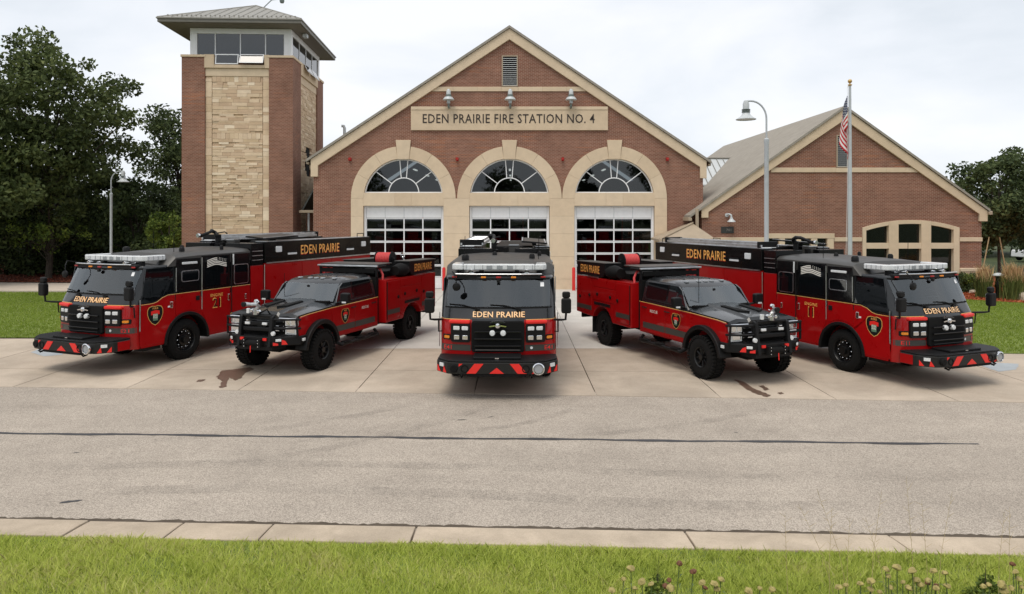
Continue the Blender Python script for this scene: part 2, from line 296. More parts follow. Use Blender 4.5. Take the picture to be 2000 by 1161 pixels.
# ------------------------------------------------------------------ mesh helpers
def tag(o, label=None, cat=None, group=None, kind=None):
    if label: o['label'] = label
    if cat: o['category'] = cat
    if group: o['group'] = group
    if kind: o['kind'] = kind
    return o
def empty(name, loc=(0, 0, 0), rz=0, label=None, cat=None, group=None):
    o = bpy.data.objects.new(name, None); COL.objects.link(o); o.location = loc; o.rotation_euler = (0, 0, rz); o.empty_display_size = .3
    return tag(o, label, cat, group)
def put(name, me, mat, parent=None):
    if mat and not me.materials: me.materials.append(MATS[mat])
    o = bpy.data.objects.new(name, me); COL.objects.link(o)
    if parent: o.parent = parent
    return o
def copy_tree(o, parent=None):
    c = o.copy(); COL.objects.link(c); c.parent = parent
    for ch in [x for x in o.children]: copy_tree(ch, c)
    return c
class MB:
    def __init__(s): s.v = []; s.f = []
    def add(s, vs, fs):
        k = len(s.v); s.v += [tuple(p) for p in vs]; s.f += [tuple(i + k for i in f) for f in fs]; return s
    def box(s, x0, x1, y0, y1, z0, z1):
        return s.add([(x0, y0, z0), (x1, y0, z0), (x1, y1, z0), (x0, y1, z0), (x0, y0, z1), (x1, y0, z1), (x1, y1, z1), (x0, y1, z1)],
                     [(0, 3, 2, 1), (4, 5, 6, 7), (0, 1, 5, 4), (1, 2, 6, 5), (2, 3, 7, 6), (3, 0, 4, 7)])
    def prism(s, pts, f0, f1):
        """pts 2-D outline; f0 / f1 map (u,v) to the two end faces"""
        n = len(pts)
        return s.add([f0(*p) for p in pts] + [f1(*p) for p in pts],
                     [tuple(range(n)), tuple(range(2 * n - 1, n - 1, -1))] + [(i, i + n, (i + 1) % n + n, (i + 1) % n) for i in range(n)])
    def px(s, pts, x0, x1): return s.prism(pts, lambda y, z: (x0, y, z), lambda y, z: (x1, y, z))
    def py(s, pts, y0, y1): return s.prism(pts, lambda x, z: (x, y0, z), lambda x, z: (x, y1, z))
    def pz(s, pts, z0, z1): return s.prism(pts, lambda x, y: (x, y, z0), lambda x, y: (x, y, z1))
    def loft(s, rings, caps=True):
        n = len(rings[0]); k = len(s.v)
        for r in rings: s.v += [tuple(p) for p in r]
        for j in range(len(rings) - 1):
            for i in range(n):
                s.f.append((k + j * n + i, k + j * n + (i + 1) % n, k + (j + 1) * n + (i + 1) % n, k + (j + 1) * n + i))
        if caps: s.f.append(tuple(k + i for i in range(n - 1, -1, -1))); s.f.append(tuple(k + (len(rings) - 1) * n + i for i in range(n)))
        return s
    def grid(s, rows):
        n = len(rows[0]); k = len(s.v)
        for r in rows: s.v += [tuple(p) for p in r]
        for j in range(len(rows) - 1):
            for i in range(n - 1): s.f.append((k + j * n + i, k + j * n + i + 1, k + (j + 1) * n + i + 1, k + (j + 1) * n + i))
        return s
    def tube(s, path, r, n=8, r2=None, closed=False):
        path = [Vector(p) for p in path]; m = len(path); rings = []
        up = Vector((0, 0, 1)) if abs((path[1] - path[0]).normalized().z) < .9 else Vector((1, 0, 0))
        for i, p in enumerate(path):
            d = (path[min(i + 1, m - 1)] - path[max(i - 1, 0)]) if not closed else (path[(i + 1) % m] - path[i - 1])
            d.normalize(); a = d.cross(up)
            if a.length < 1e-4: a = d.cross(Vector((0, 1, 0)))
            a.normalize(); bb = a.cross(d).normalized(); up = bb
            rr = r if r2 is None else r + (r2 - r) * i / (m - 1)
            rings.append([p + (a * math.cos(2 * math.pi * j / n) + bb * math.sin(2 * math.pi * j / n)) * rr for j in range(n)])
        if closed: rings.append(rings[0])
        return s.loft(rings, not closed)
    def lathe(s, prof, n=24, c=(0, 0, 0), axis='z', caps=True):
        rings = []
        for r, h in prof:
            ring = []
            for j in range(n):
                a = 2 * math.pi * j / n; u, v = max(r, 1e-4) * math.cos(a), max(r, 1e-4) * math.sin(a)
                ring.append({'z': (c[0] + u, c[1] + v, c[2] + h), 'x': (c[0] + h, c[1] + u, c[2] + v), 'y': (c[0] + u, c[1] + h, c[2] + v)}[axis])
            rings.append(ring)
        return s.loft(rings, caps)
    def cyl(s, p0, p1, r, n=12, r2=None): return s.tube([p0, p1], r, n, r2)
    def mesh(s, name='m', smooth=False, ang=35):
        me = bpy.data.meshes.new(name); me.from_pydata(s.v, [], s.f)
        bm = bmesh.new(); bm.from_mesh(me); bmesh.ops.recalc_face_normals(bm, faces=bm.faces); bm.to_mesh(me); bm.free()
        if smooth:
            me.polygons.foreach_set('use_smooth', [True] * len(me.polygons)); me.set_sharp_from_angle(angle=R(ang))
        me.update(); return me
    def build(s, name, mat, parent=None, smooth=False, bevel=0, ang=35, seg=2):
        o = put(name, s.mesh(name, smooth, ang), mat, parent)
        if bevel:
            b = o.modifiers.new('bevel', 'BEVEL'); b.width = bevel; b.segments = seg; b.limit_method = 'ANGLE'; b.angle_limit = R(40)
        return o
def rrect(u0, u1, v0, v1, r, n=4):
    pts = []
    for cx, cy, a0 in ((u1 - r, v1 - r, 0), (u0 + r, v1 - r, 90), (u0 + r, v0 + r, 180), (u1 - r, v0 + r, 270)):
        for i in range(n + 1):
            a = R(a0 + 90 * i / n); pts.append((cx + r * math.cos(a), cy + r * math.sin(a)))
    return pts
def arcpts(cx, cy, r, a0, a1, n): return [(cx + r * math.cos(R(a0 + (a1 - a0) * i / n)), cy + r * math.sin(R(a0 + (a1 - a0) * i / n))) for i in range(n + 1)]
def np_mesh(name, verts, k, mat, var=None, parent=None):
    """many loose k-gons: verts is (count*k, 3)"""
    nv = len(verts); nf = nv // k
    me = bpy.data.meshes.new(name); me.vertices.add(nv); me.vertices.foreach_set('co', np.asarray(verts, dtype=np.float32).ravel())
    me.loops.add(nv); me.loops.foreach_set('vertex_index', np.arange(nv, dtype=np.int32))
    me.polygons.add(nf); me.polygons.foreach_set('loop_start', np.arange(0, nv, k, dtype=np.int32)); me.update(calc_edges=True)
    if var is not None:
        a = me.attributes.new('var', 'FLOAT', 'POINT'); a.data.foreach_set('value', np.repeat(np.asarray(var, dtype=np.float32), k))
    me.materials.append(MATS[mat])
    return put(name, me, None, parent)
_tc = {}
def text2d(s, height, width=None, spacing=1.0):
    """flat lettering: verts centred on 0,0 scaled to height (and width), faces"""
    key = (s, spacing)
    if key not in _tc:
        cu = bpy.data.curves.new('lettering', 'FONT'); cu.body = s; cu.resolution_u = 2; cu.offset = .008; cu.space_character = spacing
        o = bpy.data.objects.new('lettering', cu); COL.objects.link(o); dg = bpy.context.evaluated_depsgraph_get(); dg.update()
        me = bpy.data.meshes.new_from_object(o.evaluated_get(dg))
        V = np.array([v.co[:2] for v in me.vertices]); F = [tuple(p.vertices) for p in me.polygons]
        bpy.data.objects.remove(o); bpy.data.curves.remove(cu); bpy.data.meshes.remove(me)
        _tc[key] = (V, F)
    V, F = _tc[key]; lo, hi = V.min(0), V.max(0); q = V - (lo + hi) / 2; sz = hi - lo
    ky = height / sz[1]; kx = width / sz[0] if width else ky
    return q * np.array([kx, ky]), F
def letters(name, s, f, height, width, mat, parent, spacing=1.0, split=False, solid=0):
    """lettering laid on a surface by f; split gives every character its own object"""
    q, F = text2d(s, height, width, spacing)
    if not split:
        me = bpy.data.meshes.new(name); me.from_pydata([f(u, v) for u, v in q], [], F); me.update()
        o = put(name, me, mat, parent); o['kind'] = 'stuff'; return o
    par = list(range(len(q)))
    def find(i):
        while par[i] != i: par[i] = par[par[i]]; i = par[i]
        return i
    for fc in F:
        for i in fc[1:]: par[find(i)] = find(fc[0])
    comps = {}
    for fc in F: comps.setdefault(find(fc[0]), []).append(fc)
    for k in sorted(comps, key=lambda k: min(q[i][0] for fc in comps[k] for i in fc)):
        idx = sorted({i for fc in comps[k] for i in fc}); mp_ = {i: n for n, i in enumerate(idx)}
        me = bpy.data.meshes.new(name); me.from_pydata([f(*q[i]) for i in idx], [], [tuple(mp_[i] for i in fc) for fc in comps[k]]); me.update()
        o = put(name, me, mat, parent)
        if solid: m_ = o.modifiers.new('solid', 'SOLIDIFY'); m_.thickness = solid; m_.offset = 0
# ------------------------------------------------------------------ ground, road, apron
rng = random.Random(7)
def FX(px, D): return (px - 1003) * D / 1400
def FZ(py, D): return CAM_H + (422 - py) * D / 1400
def kerb_y(x): return 8.90 - .042 * x            # road-side edge of the near kerb
def apron_y(x): return 15.62 - .062 * x          # where the concrete apron meets the asphalt
MB().box(-700, 700, -500, 1200, -1.0, -.09).build('terrain', 'terrain')['kind'] = 'structure'
rd = MB(); xs = [-90 + 4 * i for i in range(46)]
rd.grid([[(x, kerb_y(x) - .3, 0) for x in xs], [(x, apron_y(x) + .4, 0) for x in xs]])
rd.build('road', 'asphalt')['kind'] = 'structure'
# tarred crack along the lane
cr = MB(); rows = [[], []]
for i in range(140):
    x = -14 + (7.95 + 14) * i / 139; y = 12.53 - .036 * x + .016 * math.sin(x * 1.7) + .008 * math.sin(x * 5.3 + 1) + rng.uniform(-.006, .006); hw = .048 + .014 * math.sin(x * 3.1) + rng.uniform(-.01, .01)
    if i > 135: hw *= .6
    rows[0].append((x, y - hw, .004)); rows[1].append((x, y + hw, .004))
cr.grid(rows); cr.build('tar_seam', 'tar')['kind'] = 'structure'
def blotch(name, mat, cx, cy, pts, z):
    me = bpy.data.meshes.new(name); me.from_pydata([(cx + a, cy + b, z) for a, b in pts], [], [tuple(range(len(pts)))]); me.update()
    o = put(name, me, mat); o['kind'] = 'structure'; return o
# small tar spots on the asphalt
for cx, cy, l, a in ((-6.05, 9.78, .16, .3), (-1.0, 13.7, .1, .1), (-.45, 13.9, .07, .4), (4.0, 12.9, .05, 0), (-7.2, 11.8, .06, .2)):
    pts = [(math.cos(q) * l * rng.uniform(.7, 1.1), math.sin(q) * l * .22 * rng.uniform(.7, 1.2) + math.cos(q) * l * a) for q in [2 * math.pi * i / 14 for i in range(14)]]
    blotch('tar_spot', 'tar', cx, cy, pts, .004)

# worn tyre arcs where the trucks swing out
def tyre_arc(pix, w_=.13):
    P = [Vector((*gp(*p), 0)) for p in pix]; pts = []
    for i in range(len(P) - 1):
        p0, p1, p2, p3 = P[max(i - 1, 0)], P[i], P[i + 1], P[min(i + 2, len(P) - 1)]
        for k in range(8):
            t_ = k / 8; pts.append(.5 * ((2 * p1) + (p2 - p0) * t_ + (2 * p0 - 5 * p1 + 4 * p2 - p3) * t_ ** 2 + (3 * p1 - p0 - 3 * p2 + p3) * t_ ** 3))
    rows = [[], []]
    for i in range(len(pts)):
        d = (pts[min(i + 1, len(pts) - 1)] - pts[max(i - 1, 0)]).normalized(); n_ = Vector((-d.y, d.x, 0)) * w_
        rows[0].append((pts[i].x - n_.x, pts[i].y - n_.y, .0045)); rows[1].append((pts[i].x + n_.x, pts[i].y + n_.y, .0045))
    MB().grid(rows).build('tyre_mark', 'tyre_mark')['kind'] = 'structure'
def gp(px, py): D = CAM_H * 1400 / (py - 422); return (FX(px, D), D)
tyre_arc([(380, 905), (560, 890), (760, 850), (900, 812), (1000, 778)]); tyre_arc([(300, 862), (480, 845), (680, 815), (830, 785)]); tyre_arc([(1120, 800), (1010, 830), (820, 850), (560, 862)], .1)
tyre_arc([(1500, 800), (1340, 830), (1150, 850), (960, 856)], .11); tyre_arc([(200, 960), (520, 955), (900, 965), (1300, 985), (1700, 990)], .16); tyre_arc([(100, 915), (500, 905), (1000, 915), (1600, 935)], .14)

apron = MB().box(-40, 40, 14.9, 38.3, -.085, -.035).build('apron', 'joint_dirt'); apron['kind'] = 'structure'
def slab(x0, x1, f0, f1, mat, g=.011):
    z = .006 + rng.uniform(0, .003)
    pts = [(x0 + g, f0(x0) + g), (x1 - g, f0(x1) + g), (x1 - g, f1(x1) - g), (x0 + g, f1(x0) - g)]
    MB().pz(pts, -.06, z).build('slab', mat, apron)
cols = [-24, -20, -16.6, -14, -11.4, -8.75, -6.15, -3.5, -.86, 1.8, 4.44, 6.85, 9.35, 12, 14.7, 18, 22, 26]
r18 = lambda x: 18.0 - .02 * x
r21 = lambda x: 21.05
for a, b in zip(cols, cols[1:]):
    slab(a, b, apron_y, r18, 'concrete_tan')
    slab(a, b, r18, (lambda x: 22.75) if b < -8 else ((lambda x: 20.3 - .06 * (x - 13)) if a > 9 else r21), 'concrete_tan')
lc = [-10.2, -6.15, -3.5, -.86, 1.8, 4.44, 9.9]
rws = [21.05, 24.4, 27.8, 31.2, 34.6, 38.1]
for a, b in zip(lc, lc[1:]):
    for c, d in zip(rws, rws[1:]):
        slab(a, b, lambda x, c=c: c, lambda x, d=d: d, 'concrete_light', .008)
# wet patches in front of the rescue trucks, blue-grey repair patches beside the lawns
def wobble(pts, n=6, a=.03):
    res = []
    for i in range(len(pts)):
        p, q = pts[i], pts[(i + 1) % len(pts)]
        for k in range(n):
            t_ = k / n; res.append((p[0] + (q[0] - p[0]) * t_ + rng.uniform(-a, a), p[1] + (q[1] - p[1]) * t_ + rng.uniform(-a, a)))
    return res
def groundblot(name, mat, pix, z=.0125, a=.03):
    blotch(name, mat, 0, 0, wobble([gp(*p) for p in pix], 5, a), z)
groundblot('wet_stain', 'stain', [(424, 737), (432, 725), (462, 722), (486, 718), (497, 723), (480, 728), (472, 740), (458, 744), (449, 738), (440, 757), (428, 759), (433, 746)])
groundblot('wet_stain', 'stain', [(383, 747), (388, 743), (402, 742), (396, 746)], a=.015)
groundblot('wet_stain', 'stain', [(1434, 742), (1446, 745), (1480, 763), (1506, 773), (1497, 777), (1470, 768), (1446, 754)])
groundblot('wet_stain', 'stain', [(1482, 755), (1492, 754), (1502, 762), (1494, 764)], a=.015)
groundblot('wet_stain', 'stain', [(1518, 769), (1526, 767), (1531, 770), (1524, 772)], a=.01)
groundblot('repair_patch', 'patch_blue', [(60, 689), (82, 680), (128, 681), (122, 694), (86, 697)], a=.02)
groundblot('repair_patch', 'patch_blue', [(1918, 716), (1940, 709), (1990, 712), (1985, 723), (1950, 727)], a=.02)

# near kerb, one stone after another
kerb = MB().box(-30, 30, -.02, .02, -.3, -.25).build('kerb', 'joint_dirt'); kerb['kind'] = 'structure'; kerb.location = (0, 8.7, 0)
ks = [-22, -18.6, -15.3, -12, -9.2, -7.0, -5.4, -4.17, -3.02, -1.21, 2.1, 4.55, 7.4, 10.5, 13.8, 17, 21]
for a, b in zip(ks, ks[1:]):
    m_ = MB(); ux = math.cos(math.atan(.042)); sl = -.042; g = .012; L_ = b - a - 2 * g
    sec = [(.0, -.1), (.0, .022), (-.06, .03), (-.20, .045), (-.56, .075), (-.56, -.1)]
    m_.loft([[(x, dy + sl * (x - 0), z) for dy, z in sec] for x in (0, L_)])
    o = m_.build('kerb_stone', 'concrete_kerb', kerb, bevel=.012); o.location = (a + g, kerb_y(a + g) - 8.7 + rng.uniform(-.006, .006), rng.uniform(-.006, .004))

jl = MB(); rows = [[], []]; x = -13.0                      # ragged dirt line between asphalt and kerb
while x < 13:
    y = kerb_y(x); rows[0].append((x, y - .004, .0055)); rows[1].append((x, y + .095 + .014 * math.sin(x * 7) + rng.uniform(-.02, .022), .0055)); x += .06
jl.grid(rows); jl.build('kerb_joint', 'joint_dirt')['kind'] = 'structure'
# ------------------------------------------------------------------ grass
nrg = np.random.default_rng(5)
def blades(name, X, Y, Z, hmin, hmax, wd, mat, lean=.45, var=None):
    n = len(X); a = nrg.uniform(0, 2 * np.pi, n); h = nrg.uniform(hmin, hmax, n); w = wd * nrg.uniform(.6, 1.2, n)
    la = nrg.uniform(0, 2 * np.pi, n); ll = nrg.uniform(.1, lean, n) * h
    bx, by = np.cos(a) * w, np.sin(a) * w; mx_, my_ = np.cos(la) * ll * .35, np.sin(la) * ll * .35; tx, ty = np.cos(la) * ll, np.sin(la) * ll
    P = np.stack([np.stack([X - bx, Y - by, Z], 1), np.stack([X + bx, Y + by, Z], 1),
                  np.stack([X + bx * .6 + mx_, Y + by * .6 + my_, Z + h * .6], 1), np.stack([X + tx, Y + ty, Z + h], 1), np.stack([X - bx * .6 + mx_, Y - by * .6 + my_, Z + h * .6], 1)], 1)
    v = nrg.uniform(0, .8, n) if var is None else var
    return np_mesh(name, P.reshape(-1, 3), 5, mat, v)
def kb(x): return kerb_y(x) - .55
def bank_h(x, y):
    d = kb(x) - y; return .05 + .13 * d + .02 * np.sin(x * 1.3 + y) * np.clip(d * 3, 0, 1) + .012 * np.sin(x * 3.1 - 2 * y) * np.clip(d * 3, 0, 1)
bank = MB(); gx = np.linspace(-16, 16, 65)
bank.grid([[(x, kb(x) - d, bank_h(x, kb(x) - d)) for x in gx] for d in np.linspace(.0, 8, 33)])
bank.build('grass_bank', 'lawn_soil', smooth=True)['kind'] = 'structure'
n = 210000; X = nrg.uniform(-9.5, 9.5, n); dd = nrg.uniform(.0, 2.35, n); Y = kb(X) - dd + .035 * np.sin(X * 4.3) + .03 * np.sin(X * 11.7 + 1) + .03 * np.sin(X * 23)
clump = np.sin(X * 2.3 + 1.3 * np.sin(Y * 2)) * .5 + np.sin(X * 5.1 + Y * 4) * .5
keep = nrg.uniform(0, 1, n) < .72 + .28 * clump; X, Y = X[keep], Y[keep]
hh = .07 + .05 * (clump[keep] * .5 + .5)
var = np.clip(nrg.normal(.42, .22, len(X)) + .10 * clump[keep] + .18 * np.sin(X * .9 + 2 * np.sin(Y * 1.7)) * np.sin(Y * 2.3 + X * .4), 0, 1)
edge = np.clip((kb(X) - Y) / .35 + .42, 0, 1) * (.8 + .3 * np.sin(X * 1.9 + Y * 3.1) ** 2); g = blades('foreground_grass', X, Y, bank_h(X, Y) - .01, .035 * edge, .125 * edge, .0055, 'grass_blade', 1.15, var)
tag(g, 'long bright green grass on the near roadside bank', 'grass', kind='stuff')
def poly_mask(X, Y, poly):
    ins = np.zeros(len(X), bool); j = len(poly) - 1
    for i in range(len(poly)):
        (xi, yi), (xj, yj) = poly[i], poly[j]
        c = ((yi > Y) != (yj > Y)) & (X < (xj - xi) * (Y - yi) / (yj - yi + 1e-9) + xi); ins ^= c; j = i
    return ins
def sheet(name, poly, mat, z): 
    me = bpy.data.meshes.new(name); me.from_pydata([(x, y, z) for x, y in poly], [], [tuple(range(len(poly)))]); me.update()
    o = put(name, me, mat); o['kind'] = 'structure'; return o
LL = [(-60, 22.9), (-13.5, 22.85), (-11.2, 23.3), (-10.3, 24.6), (-10.2, 36.2), (-16, 36.3), (-60, 36.8)]
RL = [(60, 17.6), (14.2, 20.2), (12.0, 20.35), (10.4, 21.2), (9.95, 22.8), (9.95, 35.2), (19.0, 34.4), (20.6, 33.5), (22.4, 32.0), (26, 30.0), (60, 27)]
for nm, poly, lab in (('lawn_west', LL, 'mown green lawn behind the leftmost fire engine'), ('lawn_east', RL, 'mown green lawn behind the rightmost fire engine')):
    sheet('lawn', poly, 'lawn_soil', .02)
    X = nrg.uniform(-37, -9, 175000) if nm == 'lawn_west' else nrg.uniform(9, 37, 175000); Y = nrg.uniform(19, 37, 175000)
    k_ = poly_mask(X, Y, poly) & (np.abs(X) / Y < 1.05); X, Y = X[k_], Y[k_]
    g = blades('lawn_grass', X, Y, np.full(len(X), .015), .035, .075, .014, 'lawn_blade', .9)
    tag(g, lab, 'grass', kind='stuff')
sheet('path', [(-60, 37.0), (-16, 36.5), (-16, 40.6), (-24, 41.2), (-60, 44.0)], 'sidewalk', .03)
MB().box(-60, -16, 0, .18, 0, .1).build('path_edge', 'sidewalk')['kind'] = 'structure'; bpy.data.objects['path_edge'].location = (0, 36.45, 0)
sheet('mulch_bed', [(-60, 44.1), (-24, 41.3), (-17, 40.7), (-17, 54), (-60, 58)], 'mulch_dark', .06)
sheet('mulch_bed', [(19.0, 34.45), (20.6, 33.55), (22.4, 32.05), (26, 30.1), (45, 28.5), (45, 46), (24.4, 46), (24.4, 36.95), (19.0, 36.95)], 'mulch_red', .035)
def chips(poly, n, xr, yr, z, mat, lab):
    X = nrg.uniform(*xr, n); Y = nrg.uniform(*yr, n); k_ = poly_mask(X, Y, poly); X, Y = X[k_], Y[k_]; n = len(X)
    c = np.stack([X, Y, z + nrg.uniform(0, .04, n)], 1); a = nrg.normal(size=(n, 3)); b_ = nrg.normal(size=(n, 3)); a *= .06 / np.linalg.norm(a, axis=1)[:, None]; b_ *= .022 / np.linalg.norm(b_, axis=1)[:, None]
    o = np_mesh('mulch_chips', np.stack([c - a - b_, c + a - b_, c + a + b_, c - a + b_], 1).reshape(-1, 3), 4, mat, nrg.uniform(0, 1, n)); tag(o, lab, 'mulch', kind='stuff')
chips([(19.0, 34.45), (20.6, 33.55), (22.4, 32.05), (26, 30.1), (45, 28.5), (45, 42), (24.4, 42), (24.4, 36.95), (19.0, 36.95)], 12000, (19, 31), (31, 40), .04, 'mulch_chip', 'orange red wood mulch around the reed grasses')
chips([(-60, 44.1), (-24, 41.3), (-17, 40.7), (-17, 54), (-60, 58)], 12000, (-40, -17), (40, 52), .065, 'mulch_chip_dark', 'dark red wood mulch under the trees by the path')

# ------------------------------------------------------------------ main hall
Y0 = 38.0
hall = empty('fire_station', (0, 0, 0), 0, 'brick fire station hall with a big gable and three arched garage doors', 'building')
Cx = [FX(788, Y0), FX(995, Y0), FX(1200, Y0)]
ZC = FZ(388, Y0); RI, RO = 2.11, 2.775; ZS = FZ(377, Y0); ZD = FZ(402.5, Y0); HWD = 2.13
xl, xr = FX(612, Y0), FX(1373, Y0)
apx = (FX(995, Y0), FZ(57, Y0)); el = (FX(608, Y0), FZ(312, Y0)); er = (FX(1379, Y0), FZ(315, Y0))
sxl, sxr = Cx[0] - RO, Cx[2] + RO
arcs = []
for c in Cx: arcs += [(x, z) for x, z in arcpts(c, ZC, RO, 180, 0, 28)]
zt = lambda x: (el[1] + (apx[1] - el[1]) * (x - el[0]) / (apx[0] - el[0])) if x < apx[0] else (er[1] + (apx[1] - er[1]) * (er[0] - x) / (er[0] - apx[0]))
wall = [(xl, 0), (sxl, 0)] + arcs + [(sxr, 0), (xr, 0), (xr, zt(xr) - .1), (apx[0], apx[1] - .1), (xl, zt(xl) - .1)]
MB().py(wall, Y0, Y0 + .4).build('front_wall', 'brick', hall)
MB().box(xl, xl + .4, Y0 + .405, 60, 0, zt(xl) - .15).build('side_wall', 'brick', hall)
MB().box(xr - .4, xr, Y0 + .405, 60, 0, zt(xr) - .15).build('side_wall', 'brick', hall)
# rear wall with glazed rear doors that let some daylight in
bw = [(xl + .41, 0)]
for c in Cx: bw += [(c - 2.0, 0), (c - 2.0, 3.6), (c + 2.0, 3.6), (c + 2.0, 0)]
bw += [(xr - .41, 0), (xr - .41, zt(xr) - .15), (apx[0], apx[1] - .15), (xl + .41, zt(xl) - .15)]
MB().py(bw, 59.6, 60).build('rear_wall', 'interior', hall)
for c in Cx: MB().box(c - 2, c + 2, 59.75, 59.78, 0, 3.6).build('rear_door', 'glass_dark', hall)
# coping of the gable
cop = [(el[0], el[1] - .92), el, apx, er, (er[0], er[1] - .92), (er[0] - .34, er[1] - .92), (er[0] - .34, er[1] - .33), (apx[0], apx[1] - .58), (el[0] + .38, el[1] - .33), (el[0] + .38, el[1] - .92)]
MB().py(cop, Y0 - .14, Y0 - .002).build('coping', 'cast_stone', hall, bevel=.02)
for a, s in ((el, -1), (er, 1)):
    sl = (apx[1] - a[1]) / (apx[0] - a[0]); ex = a[0] + s * .22; ez = a[1] + sl * s * .22
    MB().py([(ex, ez + .015), (apx[0], apx[1] + .015), (apx[0], apx[1] + .15), (ex, ez + .15)], Y0 - .22, 60.2).build('roof', 'shingle', hall)
    MB().py([(ex + s * .02, ez - .11), (ex - s * .12, ez - .11), (ex - s * .12, ez + .01), (ex + s * .02, ez + .01)], Y0 - .1, 60.2).build('gutter', 'trim_tan', hall, bevel=.02)
# stone surround: piers, lintels, arches, keystones, with blocks one by one
yS0, yS1 = Y0 - .07, Y0 + .42
edges = [(sxl, Cx[0] - HWD), (Cx[0] + HWD, Cx[1] - HWD), (Cx[1] + HWD, Cx[2] - HWD), (Cx[2] + HWD, sxr)]
for a, b in edges:
    zz = [0, .55, 1.75, 2.95, 3.88, ZC]
    for c, d in zip(zz, zz[1:]): MB().box(a, b, yS0, yS1, c + .003, d - .003).build('pier_block', 'cast_stone', hall, bevel=.006)
for c in Cx:
    MB().box(c - HWD, c - .45, yS0 + .012, yS1, ZD, ZS).build('lintel_block', 'cast_stone', hall, bevel=.006)
    MB().box(c - .446, c + .446, yS0 + .006, yS1, ZD, ZS).build('lintel_block', 'cast_stone', hall, bevel=.006)
    MB().box(c + .45, c + HWD, yS0 + .012, yS1, ZD, ZS).build('lintel_block', 'cast_stone', hall, bevel=.006)
    cuts = [0, 28, 57, 82, 98, 123, 152, 180]
    for i, (a, b) in enumerate(zip(cuts, cuts[1:])):
        if i == 3:
            kx = .40; pts = [(c - .30, ZC + RI * .985)] + [(c + .30, ZC + RI * .985), (c + kx, FZ(274, Y0)), (c - kx, FZ(274, Y0))]
            MB().py(pts, yS0 - .04, yS1).build('keystone', 'cast_stone', hall, bevel=.012)
            continue
        ro = RO - (.0 if i not in (0, 6) else 0)
        o_ = arcpts(c, ZC, ro - .004, a + .08, b - .08, 8); i_ = arcpts(c, ZC, RI, b - .08, a + .08, 8)
        MB().py(o_ + i_, yS0, yS1).build('arch_block', 'cast_stone', hall, bevel=.006)
    # fan light
    yw = Y0 + .16; zc2 = ZS - .02
    gz = math.sqrt(max(0, RI ** 2 - (ZS - ZC) ** 2)); a0 = math.degrees(math.asin((ZS - ZC) / RI))
    fr_ = MB(); o_ = arcpts(c, ZC, RI - .01, a0, 180 - a0, 32); i_ = arcpts(c, ZC, RI - .075, 180 - a0 - 1, a0 + 1, 32)
    fr_.py(o_ + i_, yw - .05, yw + .05); fr_.box(c - gz, c + gz, yw - .045, yw + .045, ZS, ZS + .055)
    w_ = fr_.build('arched_window', 'white_paint', hall)
    rin = .80
    m_ = MB(); m_.py(arcpts(c, ZS, rin + .025, 0, 180, 20) + arcpts(c, ZS, rin - .025, 180, 0, 20), yw - .04, yw + .04); m_.build('muntin', 'white_paint', w_)
    spk = [(44, 38), (84.5, 82), (95.5, 98), (136, 142)]
    def ray(ang):          # from the inner ring to the outer ring
        a = R(ang); p = (c + rin * math.cos(a), ZS + rin * math.sin(a)); return p
    def outer(ang):
        a = R(ang); return (c + (RI - .05) * math.cos(a), ZC + (RI - .05) * math.sin(a))
    rays = []
    for ai, ao in ((38, 44), (80, 84), (100, 96), (142, 136)):
        p, q = ray(ai), outer(ao); rays.append((p, q)); d = Vector((q[0] - p[0], q[1] - p[1])).normalized(); nx, nz = -d.y * .022, d.x * .022
        MB().py([(p[0] + nx, p[1] + nz), (q[0] + nx, q[1] + nz), (q[0] - nx, q[1] - nz), (p[0] - nx, p[1] - nz)], yw - .036, yw + .036).build('muntin', 'white_paint', w_)
    ais = [0, 38, 80, 100, 142, 180]; aos = [a0, 44, 84, 96, 136, 180 - a0]
    for k in range(5):
        o_ = arcpts(c, ZC, RI - .03, aos[k], aos[k + 1], 10); i_ = arcpts(c, ZS, rin, ais[k + 1], ais[k], 10)
        MB().py(o_ + i_, yw - .008, yw + .008).build('pane', 'window_glass', w_)
    MB().py(arcpts(c, ZS + .03, rin - .02, 0, 180, 14), yw - .008, yw + .008).build('pane', 'window_glass', w_)
    # sectional garage door
    yd = Y0 + .22; dw = HWD - .02; ht = ZD - .02; nr = 7; rh = ht / nr; cw = (2 * dw - .14) / 4
    fm = MB(); fm.box(c - dw, c - dw + .10, yd - .08, yd + .08, 0, ht); fm.box(c + dw - .10, c + dw, yd - .08, yd + .08, 0, ht); fm.box(c - dw + .10, c + dw - .10, yd - .06, yd + .06, ht - .06, ht)
    gd = fm.build('garage_door', 'white_paint', hall)
    for r_ in range(nr):
        z0, z1 = r_ * rh + .012, (r_ + 1) * rh - .006 - (.06 if r_ == nr - 1 else 0)
        rail = MB(); x0, x1 = c - dw + .102, c + dw - .102; cwid = (x1 - x0) / 4
        if r_ in (0, nr - 1):
            for q in range(4): MB().box(x0 + q * cwid + .012, x0 + (q + 1) * cwid - .012, yd - .03, yd + .03, z0, z1).build('panel', 'white_paint', gd, bevel=.015)
            MB().box(x0, x1, yd - .012, yd + .02, z0 + .01, z1 - .01).build('backing', 'lamp_white', gd)
        else:
            rail.box(x0, x1, yd - .03, yd + .03, z0, z0 + .045); rail.box(x0, x1, yd - .03, yd + .03, z1 - .045, z1)
            for q in range(5): xx = x0 + q * cwid; rail.box(max(x0, xx - .03), min(x1, xx + .03), yd - .028, yd + .028, z0 + .045, z1 - .045)
            rail.build('rail', 'white_paint', gd)
            for q in range(4): MB().box(x0 + q * cwid + .03, x0 + (q + 1) * cwid - .03, yd - .006 + rng.uniform(0, .004), yd + .006, z0 + .045, z1 - .045).build('pane', 'window_glass', gd)
